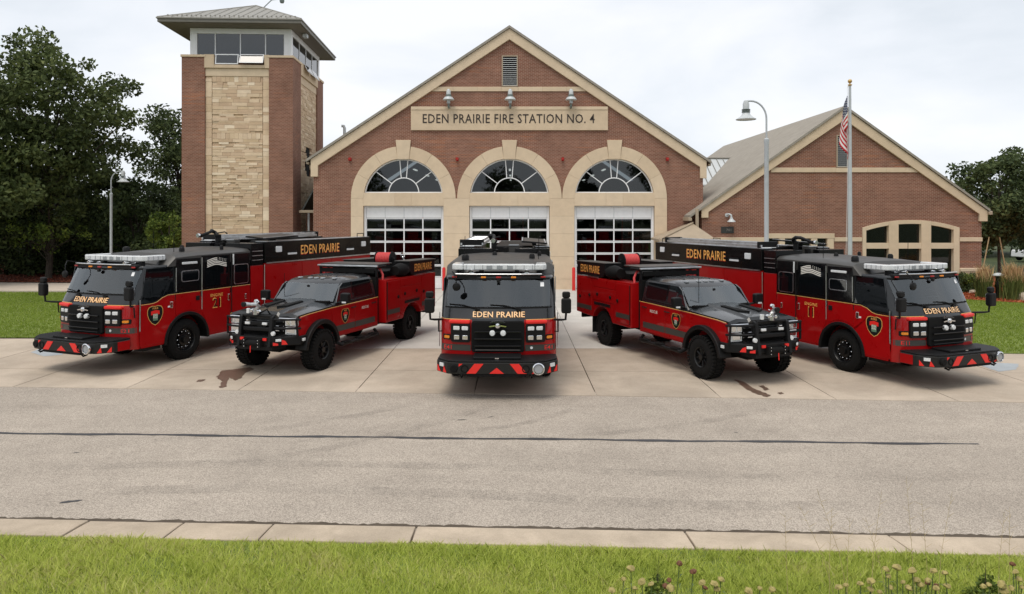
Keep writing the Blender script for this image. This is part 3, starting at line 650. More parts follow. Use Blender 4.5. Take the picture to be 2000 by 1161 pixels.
# things seen dimly inside the bays
for c in Cx:
    for dx in (.75,): MB().cyl((c + dx, Y0 + 2.2, 0), (c + dx, Y0 + 2.2, 5), .05).build('safety_post', 'bollard_red', hall)
for i in range(6): MB().box(-8 + i * 3.1, -6.6 + i * 3.1, 57, 58.5, 0, 1.6 + .4 * (i % 3)).build('locker', 'stripe_grey', hall)
for c in Cx:
    for yy in (42, 48, 54): MB().box(c - .06, c + .06, yy, yy + 1.2, 6.6, 6.66).build('ceiling_lamp', 'ceiling_lamp', hall)
    MB().box(c - 1.1, c + 1.1, 46, 54, .5, 3.0).build('stored_vehicle', 'stripe_grey', hall, bevel=.1); MB().box(c - 1.0, c + 1.0, 45.9, 45.99, 1.7, 2.7).build('stored_windshield', 'glass_dark', hall)
# string courses, sign, louvre, lamps
def zt_in(x): return zt(x) - .5
def band(parent, D, px0, px1, py0, py1, name='stone_band', proud=.05, mat='cast_stone', back=.01, blocks=0):
    x0, x1, z0, z1 = FX(px0, D), FX(px1, D), FZ(py1, D), FZ(py0, D); nb = max(1, blocks); w_ = (x1 - x0) / nb
    for i in range(nb): MB().box(x0 + i * w_ + .003, x0 + (i + 1) * w_ - .003, D - proud, D - .002, z0, z1).build(name, mat, parent, bevel=.008)
band(hall, Y0, 838, 979, 170, 179, blocks=3); band(hall, Y0, 1012, 1154, 170, 179, blocks=3); band(hall, Y0, 979, 1012, 170.5, 179, proud=.06)
sx0, sx1, sz0, sz1 = FX(803, Y0), FX(1187, Y0), FZ(255, Y0), FZ(209, Y0)
sg = MB().box(sx0, sx1, Y0 - .09, Y0 - .002, sz0, sz1).build('sign', 'cast_stone', hall, bevel=.01)
MB().box(sx0 + .02, sx1 - .02, Y0 - .115, Y0 - .092, sz1 - .17, sz1 - .005).build('sign_moulding', 'cast_stone', sg, bevel=.012)
cxs, czs = FX(993.5, Y0), FZ(232.5, Y0)
letters('letter', 'EDEN PRAIRIE FIRE STATION NO. 4', lambda u, v: (cxs + u, Y0 - .096, czs + v), FZ(223.5, Y0) - FZ(241.5, Y0), FX(1161, Y0) - FX(826, Y0), 'letter_dark', sg, 1.08, True, .012)
def louvre(parent, D, px0, px1, py0, py1, nsl):
    x0, x1, z0, z1 = FX(px0, D), FX(px1, D), FZ(py1, D), FZ(py0, D)
    f = MB(); f.box(x0, x0 + .06, D - .06, D - .003, z0, z1); f.box(x1 - .06, x1, D - .06, D - .003, z0, z1); f.box(x0 + .06, x1 - .06, D - .06, D - .003, z1 - .06, z1); f.box(x0 + .06, x1 - .06, D - .06, D - .003, z0, z0 + .05)
    v = f.build('louvre', 'trim_tan', parent)
    MB().box(x0 + .05, x1 - .05, D - .012, D - .004, z0 + .04, z1 - .05).build('backing', 'matte_black', v)
    hs = (z1 - z0 - .12) / nsl
    for i in range(nsl):
        zz = z0 + .06 + i * hs
        MB().px([(D - .058, zz), (D - .050, zz), (D - .040, zz + hs * .17), (D - .048, zz + hs * .17)], x0 + .06, x1 - .06).build('slat', 'lamp_white', v)
louvre(hall, Y0, 980, 1011.5, 109, 169.5, 14)
def wall_lamp(parent, x, z, D):
    l = MB(); l.lathe([(.05, -.62), (.055, -.3), (.10, -.28), (.11, -.05), (.0, -.05)], 16, (x, D - .38, z - .1)); l.lathe([(.0, .0), (.02, .0)], 8, (x, D - .38, z))
    b_ = MB(); b_.tube([(x, D - .003, z - .78), (x, D - .2, z - .80), (x, D - .36, z - .74), (x, D - .38, z - .62)], .055, 10); b_.cyl((x, D - .003, z - .78), (x, D - .05, z - .78), .12)
    r_ = b_.build('lamp_bracket', 'lamp_green', parent, smooth=True)
    MB().lathe([(.09, -.60), (.10, -.36), (.11, -.33)], 16, (x, D - .38, z)).build('lamp_stem', 'pole_grey', r_, smooth=True)
    MB().lathe([(.29, -.42), (.30, -.40), (.21, -.27), (.12, -.24), (.02, -.24)], 20, (x, D - .38, z)).build('lamp_shade', 'lamp_white', r_, smooth=True)
    MB().lathe([(.12, -.24), (.15, -.23), (.15, -.14), (.12, -.13)], 20, (x, D - .38, z)).build('lamp_collar', 'lamp_green', r_, smooth=True)
    MB().lathe([(.12, -.13), (.115, .06), (.06, .15), (.0, .17)], 20, (x, D - .38, z)).build('lamp_cap', 'lamp_white', r_, smooth=True)
for px in (876, 996.5, 1115.5): wall_lamp(hall, FX(px, Y0 - .4), FZ(180, Y0 - .4), Y0)
for px in (684, 893, 1099, 1303):
    x, z = FX(px, Y0), FZ(312, Y0); m_ = MB(); m_.box(x - .07, x + .07, Y0 - .08, Y0 - .002, z - .08, z + .10); m_.lathe([(.06, -.06), (.07, -.14), (.04, -.18), (0, -.18)], 12, (x, Y0 - .06, z), 'y'); m_.build('strobe', 'lens_red', hall, smooth=True)
# vent pipe on the left roof slope
x = FX(673, 44); z = FZ(265, 44); m_ = MB(); m_.tube([(x, 44, z - 1.0), (x, 44, z + .45), (x - .05, 44, z + .58), (x - .18, 44, z + .58)], .09, 10); m_.build('vent_pipe', 'pole_grey', hall, smooth=True)
# low link roof and downspout between hall and tower
lk = MB(); lk.add([(xl - .01, 39.2, FZ(347, 39.2)), (xl - 1.0, 39.2, FZ(412, 39.2)), (xl - 1.0, 46, FZ(412, 39.2)), (xl - .01, 46, FZ(347, 39.2)), (xl - .01, 39.2, FZ(347, 39.2) - .15), (xl - 1.0, 39.2, FZ(412, 39.2) - .15), (xl - 1.0, 46, FZ(412, 39.2) - .15), (xl - .01, 46, FZ(347, 39.2) - .15)],
   [(0, 1, 2, 3), (4, 7, 6, 5), (0, 4, 5, 1), (1, 5, 6, 2), (2, 6, 7, 3), (3, 7, 4, 0)]); lk.build('link_roof', 'roof_green', hall)
MB().box(xl - 1.06, xl - .02, 39.0, 39.15, FZ(412, 39) - .12, FZ(412, 39) + .03).build('link_gutter', 'trim_tan', hall, bevel=.02)
MB().box(xl - 1.1, xl - .02, 40.5, 40.7, 0, FZ(414, 39.2)).build('link_wall', 'brick', hall)
MB().tube([(xl - .62, 39.3, FZ(414, 39)), (xl - .62, 39.35, 0)], .06).build('downspout', 'pole_grey', hall, smooth=True)
for px in (867, 1120.5):
    m_ = MB(); m_.lathe([(.085, 0), (.085, 1.14), (.06, 1.2), (0, 1.22)], 16); o = m_.build('bollard', 'bollard_red', smooth=True); o.location = (FX(px, 37.4), 37.4, .006)
    tag(o, 'red steel bollard at the %s garage pier beside the middle engine' % ('left' if px < 1000 else 'right'), 'bollard', 'red bollards between the garage doors')

# ------------------------------------------------------------------ tower
TW, TD = 5.85, 7.5; TY = 38.5
tower = empty('lookout_tower', (FX(572, TY), TY, 0), math.atan(.0486), 'tall brick lookout tower with stone panels and a glazed top', 'tower')
zcap = FZ(109, TY)
MB().box(-TW + .2, -.2, .2, TD - .2, 0, zcap - .1).build('core', 'brick', tower)
PF, PS = 1.21, 1.75
piers = [(-TW, -TW + PF, 0, PS), (-PF - .06, 0, 0, PS), (-TW, -TW + PF, TD - 1.63, TD), (-PF - .06, 0, TD - 1.63, TD)]
for x0, x1, y0, y1 in piers:
    p_ = MB().box(x0, x1, y0, y1, 0, zcap - .13).build('pier', 'brick', tower)
    MB().box(x0 - .05, x1 + .05, y0 - .05, y1 + .05, zcap - .128, zcap).build('cap_stone', 'cast_stone', p_, bevel=.015)
unit = MB().box(-.5, .5, -.5, .5, -.5, .5).mesh('stone_block'); unit.materials.append(MATS['ashlar'])
sr = random.Random(11)
def stone_rows(u0, u1, z0, z1, hs, lmin, lmax):
    z = z0; res = []
    while z < z1 - .05:
        h = min(sr.choice(hs), z1 - z)
        if z1 - (z + h) < .08: h = z1 - z
        u = u0
        while u < u1 - .02:
            l = min(sr.uniform(lmin, lmax), u1 - u)
            if u1 - (u + l) < .15: l = u1 - u
            res.append((u, u + l, z, z + h)); u += l
        z += h
    return res
fx0, fx1 = -TW + PF, -PF - .06
zb1, zb0 = FZ(134.5, TY), FZ(150, TY)
zs1, zs2 = FZ(272, TY), FZ(260.5, TY); zs3 = FZ(161, TY)
blocks = []
hs = [.09, .11, .11, .14, .19]
blocks += stone_rows(fx0 + .36, fx1 - .36, 2.3, zs1, hs, .22, .85)
blocks += stone_rows(fx0 + .36, fx1 - .36, zs2, zs3, hs, .22, .85)
for z0, z1 in ((zs1, zs2), (zs3, zb0)):
    u = fx0 + .36
    while u < fx1 - .38:
        l = min(.23, fx1 - .36 - u); blocks.append((u, u + l, z0, z1)); u += l
for u0, u1 in ((fx0 + .01, fx0 + .34), (fx1 - .34, fx1 - .01)):
    blocks += stone_rows(u0, u1, 2.3, zb0, [.17, .26, .4, .55], .34, .35)
blocks += [(fx0 + .01, fx1 - .01, .02, 2.29)]
jb = MB().box(fx0, fx1, .17, .2 - .002, 0, zb0).build('mortar_panel', 'trim_tan', tower)
def stone_field(name, recs, parent):
    """many stones as one part, each with its own tone"""
    m_ = MB(); tone = []
    for x0, x1, y0, y1, z0, z1 in recs: m_.box(x0, x1, y0, y1, z0, z1); tone += [sr.random()] * 8
    me = bpy.data.meshes.new(name); me.from_pydata(m_.v, [], m_.f); a_ = me.attributes.new('var', 'FLOAT', 'POINT'); a_.data.foreach_set('value', tone); me.update()
    o = put(name, me, 'ashlar_mix', parent); o['kind'] = 'stuff'; return o
blocks.sort(key=lambda q: -(q[1] - q[0]) * (q[3] - q[2]))
print('STONES', len(blocks))
stone_field('small_stonework', [(a + .004, b - .004, .12 - sr.uniform(-.02, .022), .19, z0 + .004, z1 - .004) for a, b, z0, z1 in blocks[300:]], tower)
for a, b, z0, z1 in blocks[:300]:
    o = bpy.data.objects.new('stone', unit); COL.objects.link(o); o.parent = tower
    pr = sr.uniform(.0, .035); g = .008
    o.location = ((a + b) / 2, .17 - .05 + (0.05 - pr) * .5, (z0 + z1) / 2); o.scale = (b - a - g, .10, z1 - z0 - g)
# side panel: stones smaller than can be picked apart, one part
sp_ = []
for z0_, z1_ in ((.0, FZ(300, 42)), (FZ(300, 42) + .03, FZ(150, TY))):
    for a, b, z0, z1 in stone_rows(PS + .01, TD - 1.64, z0_, z1_, [.09, .11, .14, .19], .25, .85):
        if a < 4.3 and b > 3.6 and z0 < 7.9 and z1 > 6.3: continue
        d = sr.uniform(0, .035); sp_.append((-.2, -.10 + d, a + .005, b - .005, z0 + .005, z1 - .005))
stone_field('side_stonework', sp_, tower)
MB().box(-.198, -.14, 3.55, 4.35, 6.25, 7.95).build('slit_window', 'matte_black', tower)
# smooth band and the stepped frame with the two awning windows
MB().box(fx0 + .004, fx1 - .004, .06, .2, zb0 + .003, zb1 - .01).build('stone_band', 'cast_stone', tower, bevel=.01)
MB().box(-.2, -.06, PS + .004, TD - 1.634, zb0 + .003, zb1 - .01).build('stone_band', 'cast_stone', tower, bevel=.01)
zw0, zw1 = FZ(128, TY), FZ(107, TY)
fr_ = MB(); wx0, wx1 = (421 - 572) / 36.36, (517 - 572) / 36.36
fr_.box(fx0 - .02, wx0, -.03, .2, zb1, zcap + .02); fr_.box(wx1, fx1 + .02, -.03, .2, zb1, zcap + .02); fr_.box(wx0 + .003, wx1 - .003, -.028, .2, zb1, zw0)
fr_.build('window_surround', 'cast_stone', tower, bevel=.012)
MB().box(-.2, .03, PS - .02, TD - 1.61, zb1, zcap + .02).build('window_surround', 'cast_stone', tower, bevel=.012)
for k, (pa, pb) in enumerate(((423, 467), (470, 516))):
    x0, x1 = (pa - 572) / 36.36, (pb - 572) / 36.36; th = R(9 if k == 0 else 26); h = zw1 - zw0 - .02
    r_ = MB(); f = lambda x, v: (x, .06 - math.sin(th) * v, zw1 - math.cos(th) * v)
    def bar(xa, xb, va, vb, m_=r_, th=th):
        m_.prism([(xa, va), (xb, va), (xb, vb), (xa, vb)], lambda x, v: (x, .06 - math.sin(th) * v, zw1 - math.cos(th) * v), lambda x, v: (x, .11 - math.sin(th) * v, zw1 - .0 - math.cos(th) * v + .02))
    bar(x0, x1, 0, .05); bar(x0, x1, h - .05, h); bar(x0, x0 + .05, .05, h - .05); bar(x1 - .05, x1, .05, h - .05)
    aw = r_.build('awning_window', 'white_paint', tower); g_ = MB(); bar(x0 + .05, x1 - .05, .05, h - .05, g_); g_.build('pane', 'glass_tower', aw); aw.children[0].location = (0, .01, 0)
for k in range(2):
    y0 = PS + .5 + k * 1.6; m_ = MB(); th = R(25); h = .5
    m_.prism([(y0, 0), (y0 + 1.4, 0), (y0 + 1.4, h), (y0, h)], lambda y, v: (.04 + math.sin(th) * v, y, zw1 - math.cos(th) * v), lambda y, v: (.07 + math.sin(th) * v, y, zw1 + .01 - math.cos(th) * v)); aw = m_.build('awning_window', 'white_paint', tower)
    m_ = MB(); m_.prism([(y0 + .06, .05), (y0 + 1.34, .05), (y0 + 1.34, h - .05), (y0 + .06, h - .05)], lambda y, v: (.065 + math.sin(th) * v, y, zw1 + .012 - math.cos(th) * v), lambda y, v: (.078 + math.sin(th) * v, y, zw1 + .014 - math.cos(th) * v)); m_.build('pane', 'glass_tower', aw)
# glazed lookout room
gx0, gx1, gy0, gy1 = (371 - 572) / 36.36, (566 - 572) / 36.36, .3, TD - .3
zg0, zg1, zg2 = zcap + .0, FZ(65, TY), 14.0
cm = [(p - 572) / 36.36 for p in (384.5, 419, 467.5, 516, 551.5)]
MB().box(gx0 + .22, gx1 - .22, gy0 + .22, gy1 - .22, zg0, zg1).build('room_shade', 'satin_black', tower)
m_ = MB(); m_.box(gx0, gx1, gy0, gy1, zg1, zg2); m_.box(gx0, gx1, gy0, gy1, zg0, zg0 + .07)
for x0, x1 in ((gx0, cm[0]), (cm[-1], gx1)):
    for y0, y1 in ((gy0, gy0 + .36), (gy1 - .36, gy1)): m_.box(x0, x1, y0, y1, zg0 + .07, zg1)
m_.build('lookout_frame', 'white_paint', tower, bevel=.01)
for a, b in zip(cm, cm[1:]): MB().box(a + .025, b - .025, gy0 + .05, gy0 + .07, zg0 + .07, zg1).build('pane', 'glass_tower', tower)
for a in cm[1:-1]: MB().box(a - .025, a + .025, gy0 + .02, gy0 + .1, zg0 + .07, zg1).build('mullion', 'white_paint', tower)
ys = [gy0 + .36 + (gy1 - gy0 - .72) * k / 4 for k in range(5)]
for a, b in zip(ys, ys[1:]): MB().box(gx1 - .07, gx1 - .05, a + .025, b - .025, zg0 + .07, zg1).build('pane', 'glass_tower', tower)
for a in ys[1:-1]: MB().box(gx1 - .1, gx1 - .02, a - .025, a + .025, zg0 + .07, zg1).build('mullion', 'white_paint', tower)
for a, b in zip(ys, ys[1:]): MB().box(gx0 + .05, gx0 + .07, a + .025, b - .025, zg0 + .07, zg1).build('pane', 'glass_tower', tower)
ov = 1.05; ze = 14.02; zf = 14.27; e0, e1, e2, e3 = -TW - .95, .62, -.75, TD + .8
pk = ((e0 + e1) / 2, TD / 2, FZ(13, TY + TD / 2))
MB().box(e0 + .08, e1 - .08, e2 + .08, e3 - .08, ze, ze + .06).build('soffit', 'soffit', tower)
fa = MB(); fa.box(e0, e1, e2, e2 + .07, ze + .02, zf); fa.box(e0, e1, e3 - .07, e3, ze + .02, zf); fa.box(e0, e0 + .07, e2 + .07, e3 - .07, ze + .02, zf); fa.box(e1 - .07, e1, e2 + .07, e3 - .07, ze + .02, zf); fa.build('fascia', 'fascia', tower, bevel=.02)
rf = MB(); c4 = [(e0 - .05, e2 - .05, zf + .01), (e1 + .05, e2 - .05, zf + .01), (e1 + .05, e3 + .05, zf + .01), (e0 - .05, e3 + .05, zf + .01)]
rf.add(c4 + [(p[0], p[1], p[2] - .06) for p in c4] + [pk], [(0, 1, 8), (1, 2, 8), (2, 3, 8), (3, 0, 8), (4, 7, 6, 5), (0, 4, 5, 1), (1, 5, 6, 2), (2, 6, 7, 3), (3, 7, 4, 0)]); rfo = rf.build('roof', 'roof_metal', tower)
def seam(p, q, r=.028):
    MB().cyl(p, q, r, 6).build('roof_seam', 'roof_metal', rfo)
def onroof(x, y):
    w_ = (e1 - e0) / 2; d_ = (e3 - e2) / 2; k = max(abs(x - pk[0]) / w_, abs(y - pk[1]) / d_); return (x, y, pk[2] + (zf - pk[2]) * k + .02)
for i in range(15):
    x = e0 + .25 + i * (e1 - e0 - .5) / 14; k = abs(x - pk[0]) / ((e1 - e0) / 2); yt = pk[1] - (pk[1] - e2) * k - .02
    seam(onroof(x, e2), onroof(x, yt))
for i in range(17):
    y = e2 + .25 + i * (e3 - e2 - .5) / 16; k = abs(y - pk[1]) / ((e3 - e2) / 2); xt = pk[0] + (e1 - pk[0]) * k + .02
    seam(onroof(e1, y), onroof(xt, y))
for cx_, cy_ in ((e0, e2), (e1, e2), (e1, e3), (e0, e3)): seam(onroof(cx_, cy_), pk, .045)
for i in range(28):
    x = e0 + .4 + i * (e1 - e0 - .8) / 27; z = onroof(x, e2 + .35)[2]; MB().box(x - .03, x + .03, e2 + .32, e2 + .38, z - .02, z + .07).build('snow_guard', 'roof_metal', rfo)
m_ = MB(); m_.box(.22, .46, 1.2, 1.55, ze - .22, ze - .02); m_.build('flood_lamp', 'lamp_white', tower, bevel=.02)
m_ = MB(); m_.tube([(pk[0] + .3, pk[1], pk[2] - .25), (pk[0] + .9, pk[1], pk[2] + .35), (pk[0] + 1.45, pk[1], pk[2] + .42)], .03); m_.lathe([(.0, .12), (.13, .1), (.14, -.02), (.1, -.12), (0, -.15)], 14, (pk[0] + 1.5, pk[1], pk[2] + .3)); m_.build('camera_arm', 'lamp_green', tower, smooth=True)
m_ = MB(); m_.box(-TW - .02 - .16, -TW, 1.0, 1.3, FZ(440, TY), FZ(432, TY)); m_.build('bracket', 'satin_black', tower)

# ------------------------------------------------------------------ right wing
WY = 37.0
wing = empty('gabled_wing', (0, 0, 0), 0, 'low brick gabled wing with an arched six pane window', 'building')
wx0, wx1 = FX(1371, WY), FX(1917, WY); wa = (FX(1648, WY), FZ(213, WY)); wl = (FX(1369, WY), FZ(410, WY)); wr = (FX(1926, WY), FZ(412, WY))
wz = lambda x: (wl[1] + (wa[1] - wl[1]) * (x - wl[0]) / (wa[0] - wl[0])) if x < wa[0] else (wr[1] + (wa[1] - wr[1]) * (wr[0] - x) / (wr[0] - wa[0]))
a0, a1 = FX(1497, WY), FX(1628, WY); az = FZ(457.5, WY)
b0, b1 = FX(1684, WY), FX(1873, WY)
bc = (b0 + b1) / 2; bzs, bzt = FZ(445, WY), FZ(430, WY); hw_ = (b1 - b0) / 2; sag = bzt - bzs; rb = (hw_ ** 2 + sag ** 2) / (2 * sag); ab_ = math.degrees(math.asin(hw_ / rb))
arcb = [(bc + rb * math.sin(R(a)), bzt - rb + rb * math.cos(R(a))) for a in [-ab_ + 2 * ab_ * i / 20 for i in range(21)]]
wp = [(wx0, 0), (a0, 0), (a0, az), (a1, az), (a1, 0), (b0, 0)] + arcb + [(b1, 0), (wx1, 0), (wx1, wz(wx1) - .1), (wa[0], wa[1] - .1), (wx0, wz(wx0) - .1)]
MB().py(wp, WY, WY + .35).build('front_wall', 'brick', wing)
MB().box(a0 + .004, a1 - .004, WY + .004, WY + .3, 0, FZ(497, WY)).build('wall_infill', 'brick', wing)
MB().box(b0 + .004, b1 - .004, WY + .004, WY + .3, 0, .55).build('wall_infill', 'stone_rough', wing)
MB().box(wx0, wx0 + .35, WY + .355, 58, 0, wz(wx0) - .15).build('side_wall', 'brick', wing)
MB().box(wx1 - .35, wx1, WY + .355, 58, 0, wz(wx1) - .15).build('side_wall', 'brick', wing)
MB().py([(wx0, 0), (wx1, 0), (wx1, wz(wx1) - .15), (wa[0], wa[1] - .15), (wx0, wz(wx0) - .15)], 57.6, 58).build('rear_wall', 'brick', wing)
wcop = [(wl[0], wl[1] - .42), (wl[0], wl[1] + .05), wa, wr, (wr[0], wr[1] - .55), (wr[0] - .42, wr[1] - .55), (wr[0] - .42, wr[1] - .18), (wa[0], wa[1] - .58), (wl[0] + .36, wl[1] - .12), (wl[0] + .36, wl[1] - .42)]
MB().py(wcop, WY - .13, WY - .002).build('coping', 'cast_stone', wing, bevel=.02)
for a, s in ((wl, -1), (wr, 1)):
    sl = (wa[1] - a[1]) / (wa[0] - a[0]); e_ = .62 if s < 0 else .1; ex = a[0] + s * e_; ez = a[1] + sl * s * e_
    MB().py([(ex, ez + .02), (wa[0], wa[1] + .02), (wa[0], wa[1] + .15), (ex, ez + .15)], WY - .2 if s > 0 else WY - .2, 58.2).build('roof', 'shingle', wing)
    MB().py([(ex + s * .08, ez - .14), (ex - s * .1, ez - .14), (ex - s * .1, ez + .015), (ex + s * .08, ez + .06)], WY - .25, 58).build('gutter', 'trim_tan', wing, bevel=.02)
band(wing, WY, 1505, 1632, 328, 337, blocks=3); band(wing, WY, 1656, 1806, 328, 337, blocks=4); band(wing, WY, 1632, 1656, 328.5, 337, proud=.06)
band(wing, WY, 1629, 1683, 464, 472, blocks=1); band(wing, WY, 1874, 1918, 464, 472, blocks=1); band(wing, WY, 1391, 1496, 464, 473, blocks=2)
band(wing, WY, 1391, 1453, 473.5, 500, blocks=1, proud=.045)
louvre(wing, WY, 1633, 1656, 264, 327.5, 15)
# four small windows in a stone surround
ps = [(1500, 1521.6), (1532.5, 1551.5), (1564, 1583.6), (1595.7, 1615.4)]
zz0, zz1 = FZ(487, WY), FZ(466, WY); zb = FZ(496, WY)
sf = MB(); cur = 1497
for pa, pb in ps: sf.box(FX(cur, WY), FX(pa, WY), WY - .05, WY + .3, zz0, zz1); cur = pb
sf.box(FX(cur, WY), FX(1628, WY), WY - .05, WY + .3, zz0, zz1)
sw = sf.build('small_windows', 'cast_stone', wing, bevel=.008)
MB().box(a0 - .03, a1 + .03, WY - .06, WY + .3, zz1 + .002, az + .03).build('lintel', 'cast_stone', sw, bevel=.008); MB().box(a0 - .03, a1 + .03, WY - .08, WY + .3, zb, zz0 - .002).build('sill', 'cast_stone', sw, bevel=.008)
for pa, pb in ps: MB().box(FX(pa, WY), FX(pb, WY), WY + .16, WY + .18, zz0, zz1).build('pane', 'window_glass', sw)
# big arched window of six panes
cols6 = [(1691, 1735), (1754, 1798.5), (1817.5, 1861.7)]
zu0, zl1, zl0 = FZ(475, WY), FZ(486, WY), .75
inner = lambda x: bzt - rb + math.sqrt((rb - .2) ** 2 - (x - bc) ** 2)
sf = MB(); edges_ = [b0] + [FX(p, WY) for c_ in cols6 for p in c_] + [b1]
aw = None
for i in range(0, 8, 2):
    x0, x1 = edges_[i], edges_[i + 1]; zt0 = lambda x: bzt - rb + math.sqrt(rb ** 2 - (x - bc) ** 2)
    n_ = 4; top = [(x1 + (x0 - x1) * k / n_, zt0(x1 + (x0 - x1) * k / n_)) for k in range(n_ + 1)]
    o = MB().py([(x0, .55), (x1, .55)] + top, WY - .06, WY + .3).build('arched_window' if aw is None else 'mullion', 'cast_stone', wing if aw is None else aw, bevel=.008)
    if aw is None: aw = o
for pa, pb in cols6:
    x0, x1 = FX(pa, WY) + .003, FX(pb, WY) - .003; n_ = 6; xs_ = [x0 + (x1 - x0) * k / n_ for k in range(n_ + 1)]
    MB().py([(x, inner(x)) for x in xs_] + [(x, zt0(x)) for x in reversed(xs_)], WY - .055, WY + .3).build('arch_block', 'cast_stone', aw, bevel=.006)
    MB().box(x0, x1, WY - .05, WY + .3, zl1, zu0).build('transom', 'cast_stone', aw, bevel=.006); MB().box(x0, x1, WY - .1, WY + .3, .55, zl0).build('sill', 'cast_stone', aw, bevel=.006)
    MB().py([(x0, zu0), (x1, zu0)] + [(x, inner(x)) for x in reversed(xs_)], WY + .16, WY + .18).build('pane', 'window_glass', aw)
    MB().box(x0, x1, WY + .165, WY + .185, zl0, zl1).build('pane', 'window_glass', aw)
zl = FZ(531, WY)
MB().box(b1 + .004, wx1 + .16, WY - .13, WY - .002, zl, zl + .19).build('water_table', 'cast_stone', wing, bevel=.03)
z = 0.0; k = 0
while z < zl - .05:
    h = min(.19 + .06 * (k % 2), zl - z); x = b1 + .01
    while x < wx1 + .05:
        l = min(sr.uniform(.3, .7), wx1 + .08 - x); MB().box(x + .004, x + l - .004, WY - .09 - sr.uniform(0, .02), WY - .003, z + .004, z + h - .004).build('base_stone', 'ashlar', wing, bevel=.01); x += l
    z += h; k += 1
# gooseneck lamp, number plaque
x, z = FX(1424, WY), FZ(430, WY); m_ = MB(); m_.tube([(x - .12, WY - .003, z + .25), (x - .06, WY - .18, z + .3), (x + .02, WY - .3, z + .25), (x + .03, WY - .3, z + .1)], .05, 10); m_.cyl((x - .12, WY - .002, z + .25), (x - .12, WY - .05, z + .25), .1); gl_ = m_.build('gooseneck_lamp', 'lamp_white', wing, smooth=True)
MB().lathe([(.21, -.1), (.2, -.07), (.08, .05), (.07, .12), (0, .12)], 18, (x + .03, WY - .3, z)).build('lamp_shade', 'lamp_white', gl_, smooth=True)
pq = MB().box(FX(1408, WY), FX(1433, WY), WY - .03, WY - .002, FZ(456, WY), FZ(443, WY)).build('plaque', 'plaque', wing, bevel=.008)
letters('numerals', '701', lambda u, v: (FX(1423, WY) + u, WY - .034, FZ(449.5, WY) + v), .13, .26, 'plaque_text', pq)
# standing-seam saddle roof and wall between hall and wing
D0, D1 = 43.5, 48.0; za, zb_ = FZ(361, D0), FZ(311, D1); xa = xr + .02; xb = FX(1440, D1)
sd_ = MB().add([(xa, D0, za), (xb, D0, za), (xb, D1, zb_), (xa, D1, zb_), (xa, D0, za - .08), (xb, D0, za - .08), (xb, D1, zb_ - .08), (xa, D1, zb_ - .08)], [(0, 1, 2, 3), (4, 7, 6, 5), (0, 4, 5, 1), (1, 5, 6, 2), (2, 6, 7, 3), (3, 7, 4, 0)]).build('saddle_roof', 'roof_zinc', wing)
for i in range(12):
    x = xa + .15 + i * .42
    if x < xb: MB().cyl((x - .5, D0, za + .03), (x, D1, zb_ + .03), .025, 6).build('roof_seam', 'fascia', sd_)
MB().box(xa, xb, D0 + .2, D0 + .4, 0, za - .02).build('link_wall', 'stripe_grey', wing)
MB().cyl((xa, D1, zb_ + .05), (xb, D1, zb_ + .05), .06, 6).build('ridge_cap', 'fascia', sd_)
# small tan porch roof and its downspout in front of the junction
py_ = 36.2; z0 = FZ(467, py_); x0, x1 = FX(1284, py_), FX(1392, py_); z1 = FZ(437, py_)
pr_ = MB().add([(x0, py_ - .6, z0), (x1, py_ - .6, z0), (x1, 37.9, z0), (x0, 37.9, z0), (FX(1352, 37), 36.9, z1), (FX(1352, 37), 37.9, z1), (x0, py_ - .6, z0 - .1), (x1, py_ - .6, z0 - .1), (x1, 37.9, z0 - .1), (x0, 37.9, z0 - .1)],
   [(0, 1, 4), (1, 2, 5, 4), (0, 4, 5, 3), (2, 3, 5), (6, 9, 8, 7), (0, 6, 7, 1), (1, 7, 8, 2), (2, 8, 9, 3), (3, 9, 6, 0)]); po = pr_.build('porch_roof', 'trim_tan', wing)
MB().cyl((x0, py_ - .62, z0 + .02), (FX(1352, 37), 36.88, z1 + .03), .06, 6).build('hip_cap', 'trim_tan', po)
MB().box(x0 - .05, x1 + .05, py_ - .74, py_ - .62, z0 - .12, z0 + .04).build('gutter', 'trim_tan', po, bevel=.02)
for x in (x0 + .15, x1 - .15): MB().box(x - .07, x + .07, py_ - .55, py_ - .41, 0, z0 - .11).build('post', 'trim_tan', po)
m_ = MB(); xd = FX(1362, 36.7); m_.tube([(xd, 36.75, FZ(408, 36.7)), (xd, 36.75, FZ(452, 36.7)), (xd + .12, 36.7, FZ(462, 36.7))], .085, 8); m_.build('downspout', 'trim_tan', wing, smooth=True)
# ------------------------------------------------------------------ fire engines
def front_pts(yf, hw, r, c, z, na=5, nm=8):
    """plan outline of a crowned cab front from the left side round to the right side"""
    pts = []
    xi = hw - r
    for i in range(na): a = R(180 + 90 * i / na); pts.append((-xi + r * math.cos(a), yf + c + r + r * math.sin(a), z))
    for i in range(nm + 1): x = -xi + 2 * xi * i / nm; pts.append((x, yf + c * (x / xi) ** 2, z))
    for i in range(1, na + 1): a = R(270 + 90 * i / na); pts.append((xi + r * math.cos(a), yf + c + r + r * math.sin(a), z))
    return pts
def fy(x, yf, hw, r, c):
    x = abs(x); xi = hw - r
    return yf + c * (x / xi) ** 2 if x <= xi else yf + c + r - math.sqrt(max(0, r * r - (x - xi) ** 2))
def shield_pts(s):
    a = [(-.42, .62), (-.2, .70), (0, .66), (.2, .70), (.42, .62), (.52, .40), (.53, .05), (.42, -.35), (.22, -.66), (0, -.82), (-.22, -.66), (-.42, -.35), (-.53, .05), (-.52, .40)]
    return [(u * 1.38 * s, v * s) for u, v in a]
def flat(name, pts, f, mat, parent):
    me = bpy.data.meshes.new(name); me.from_pydata([f(u, v) for u, v in pts], [], [tuple(range(len(pts)))]); me.update(); return put(name, me, mat, parent)
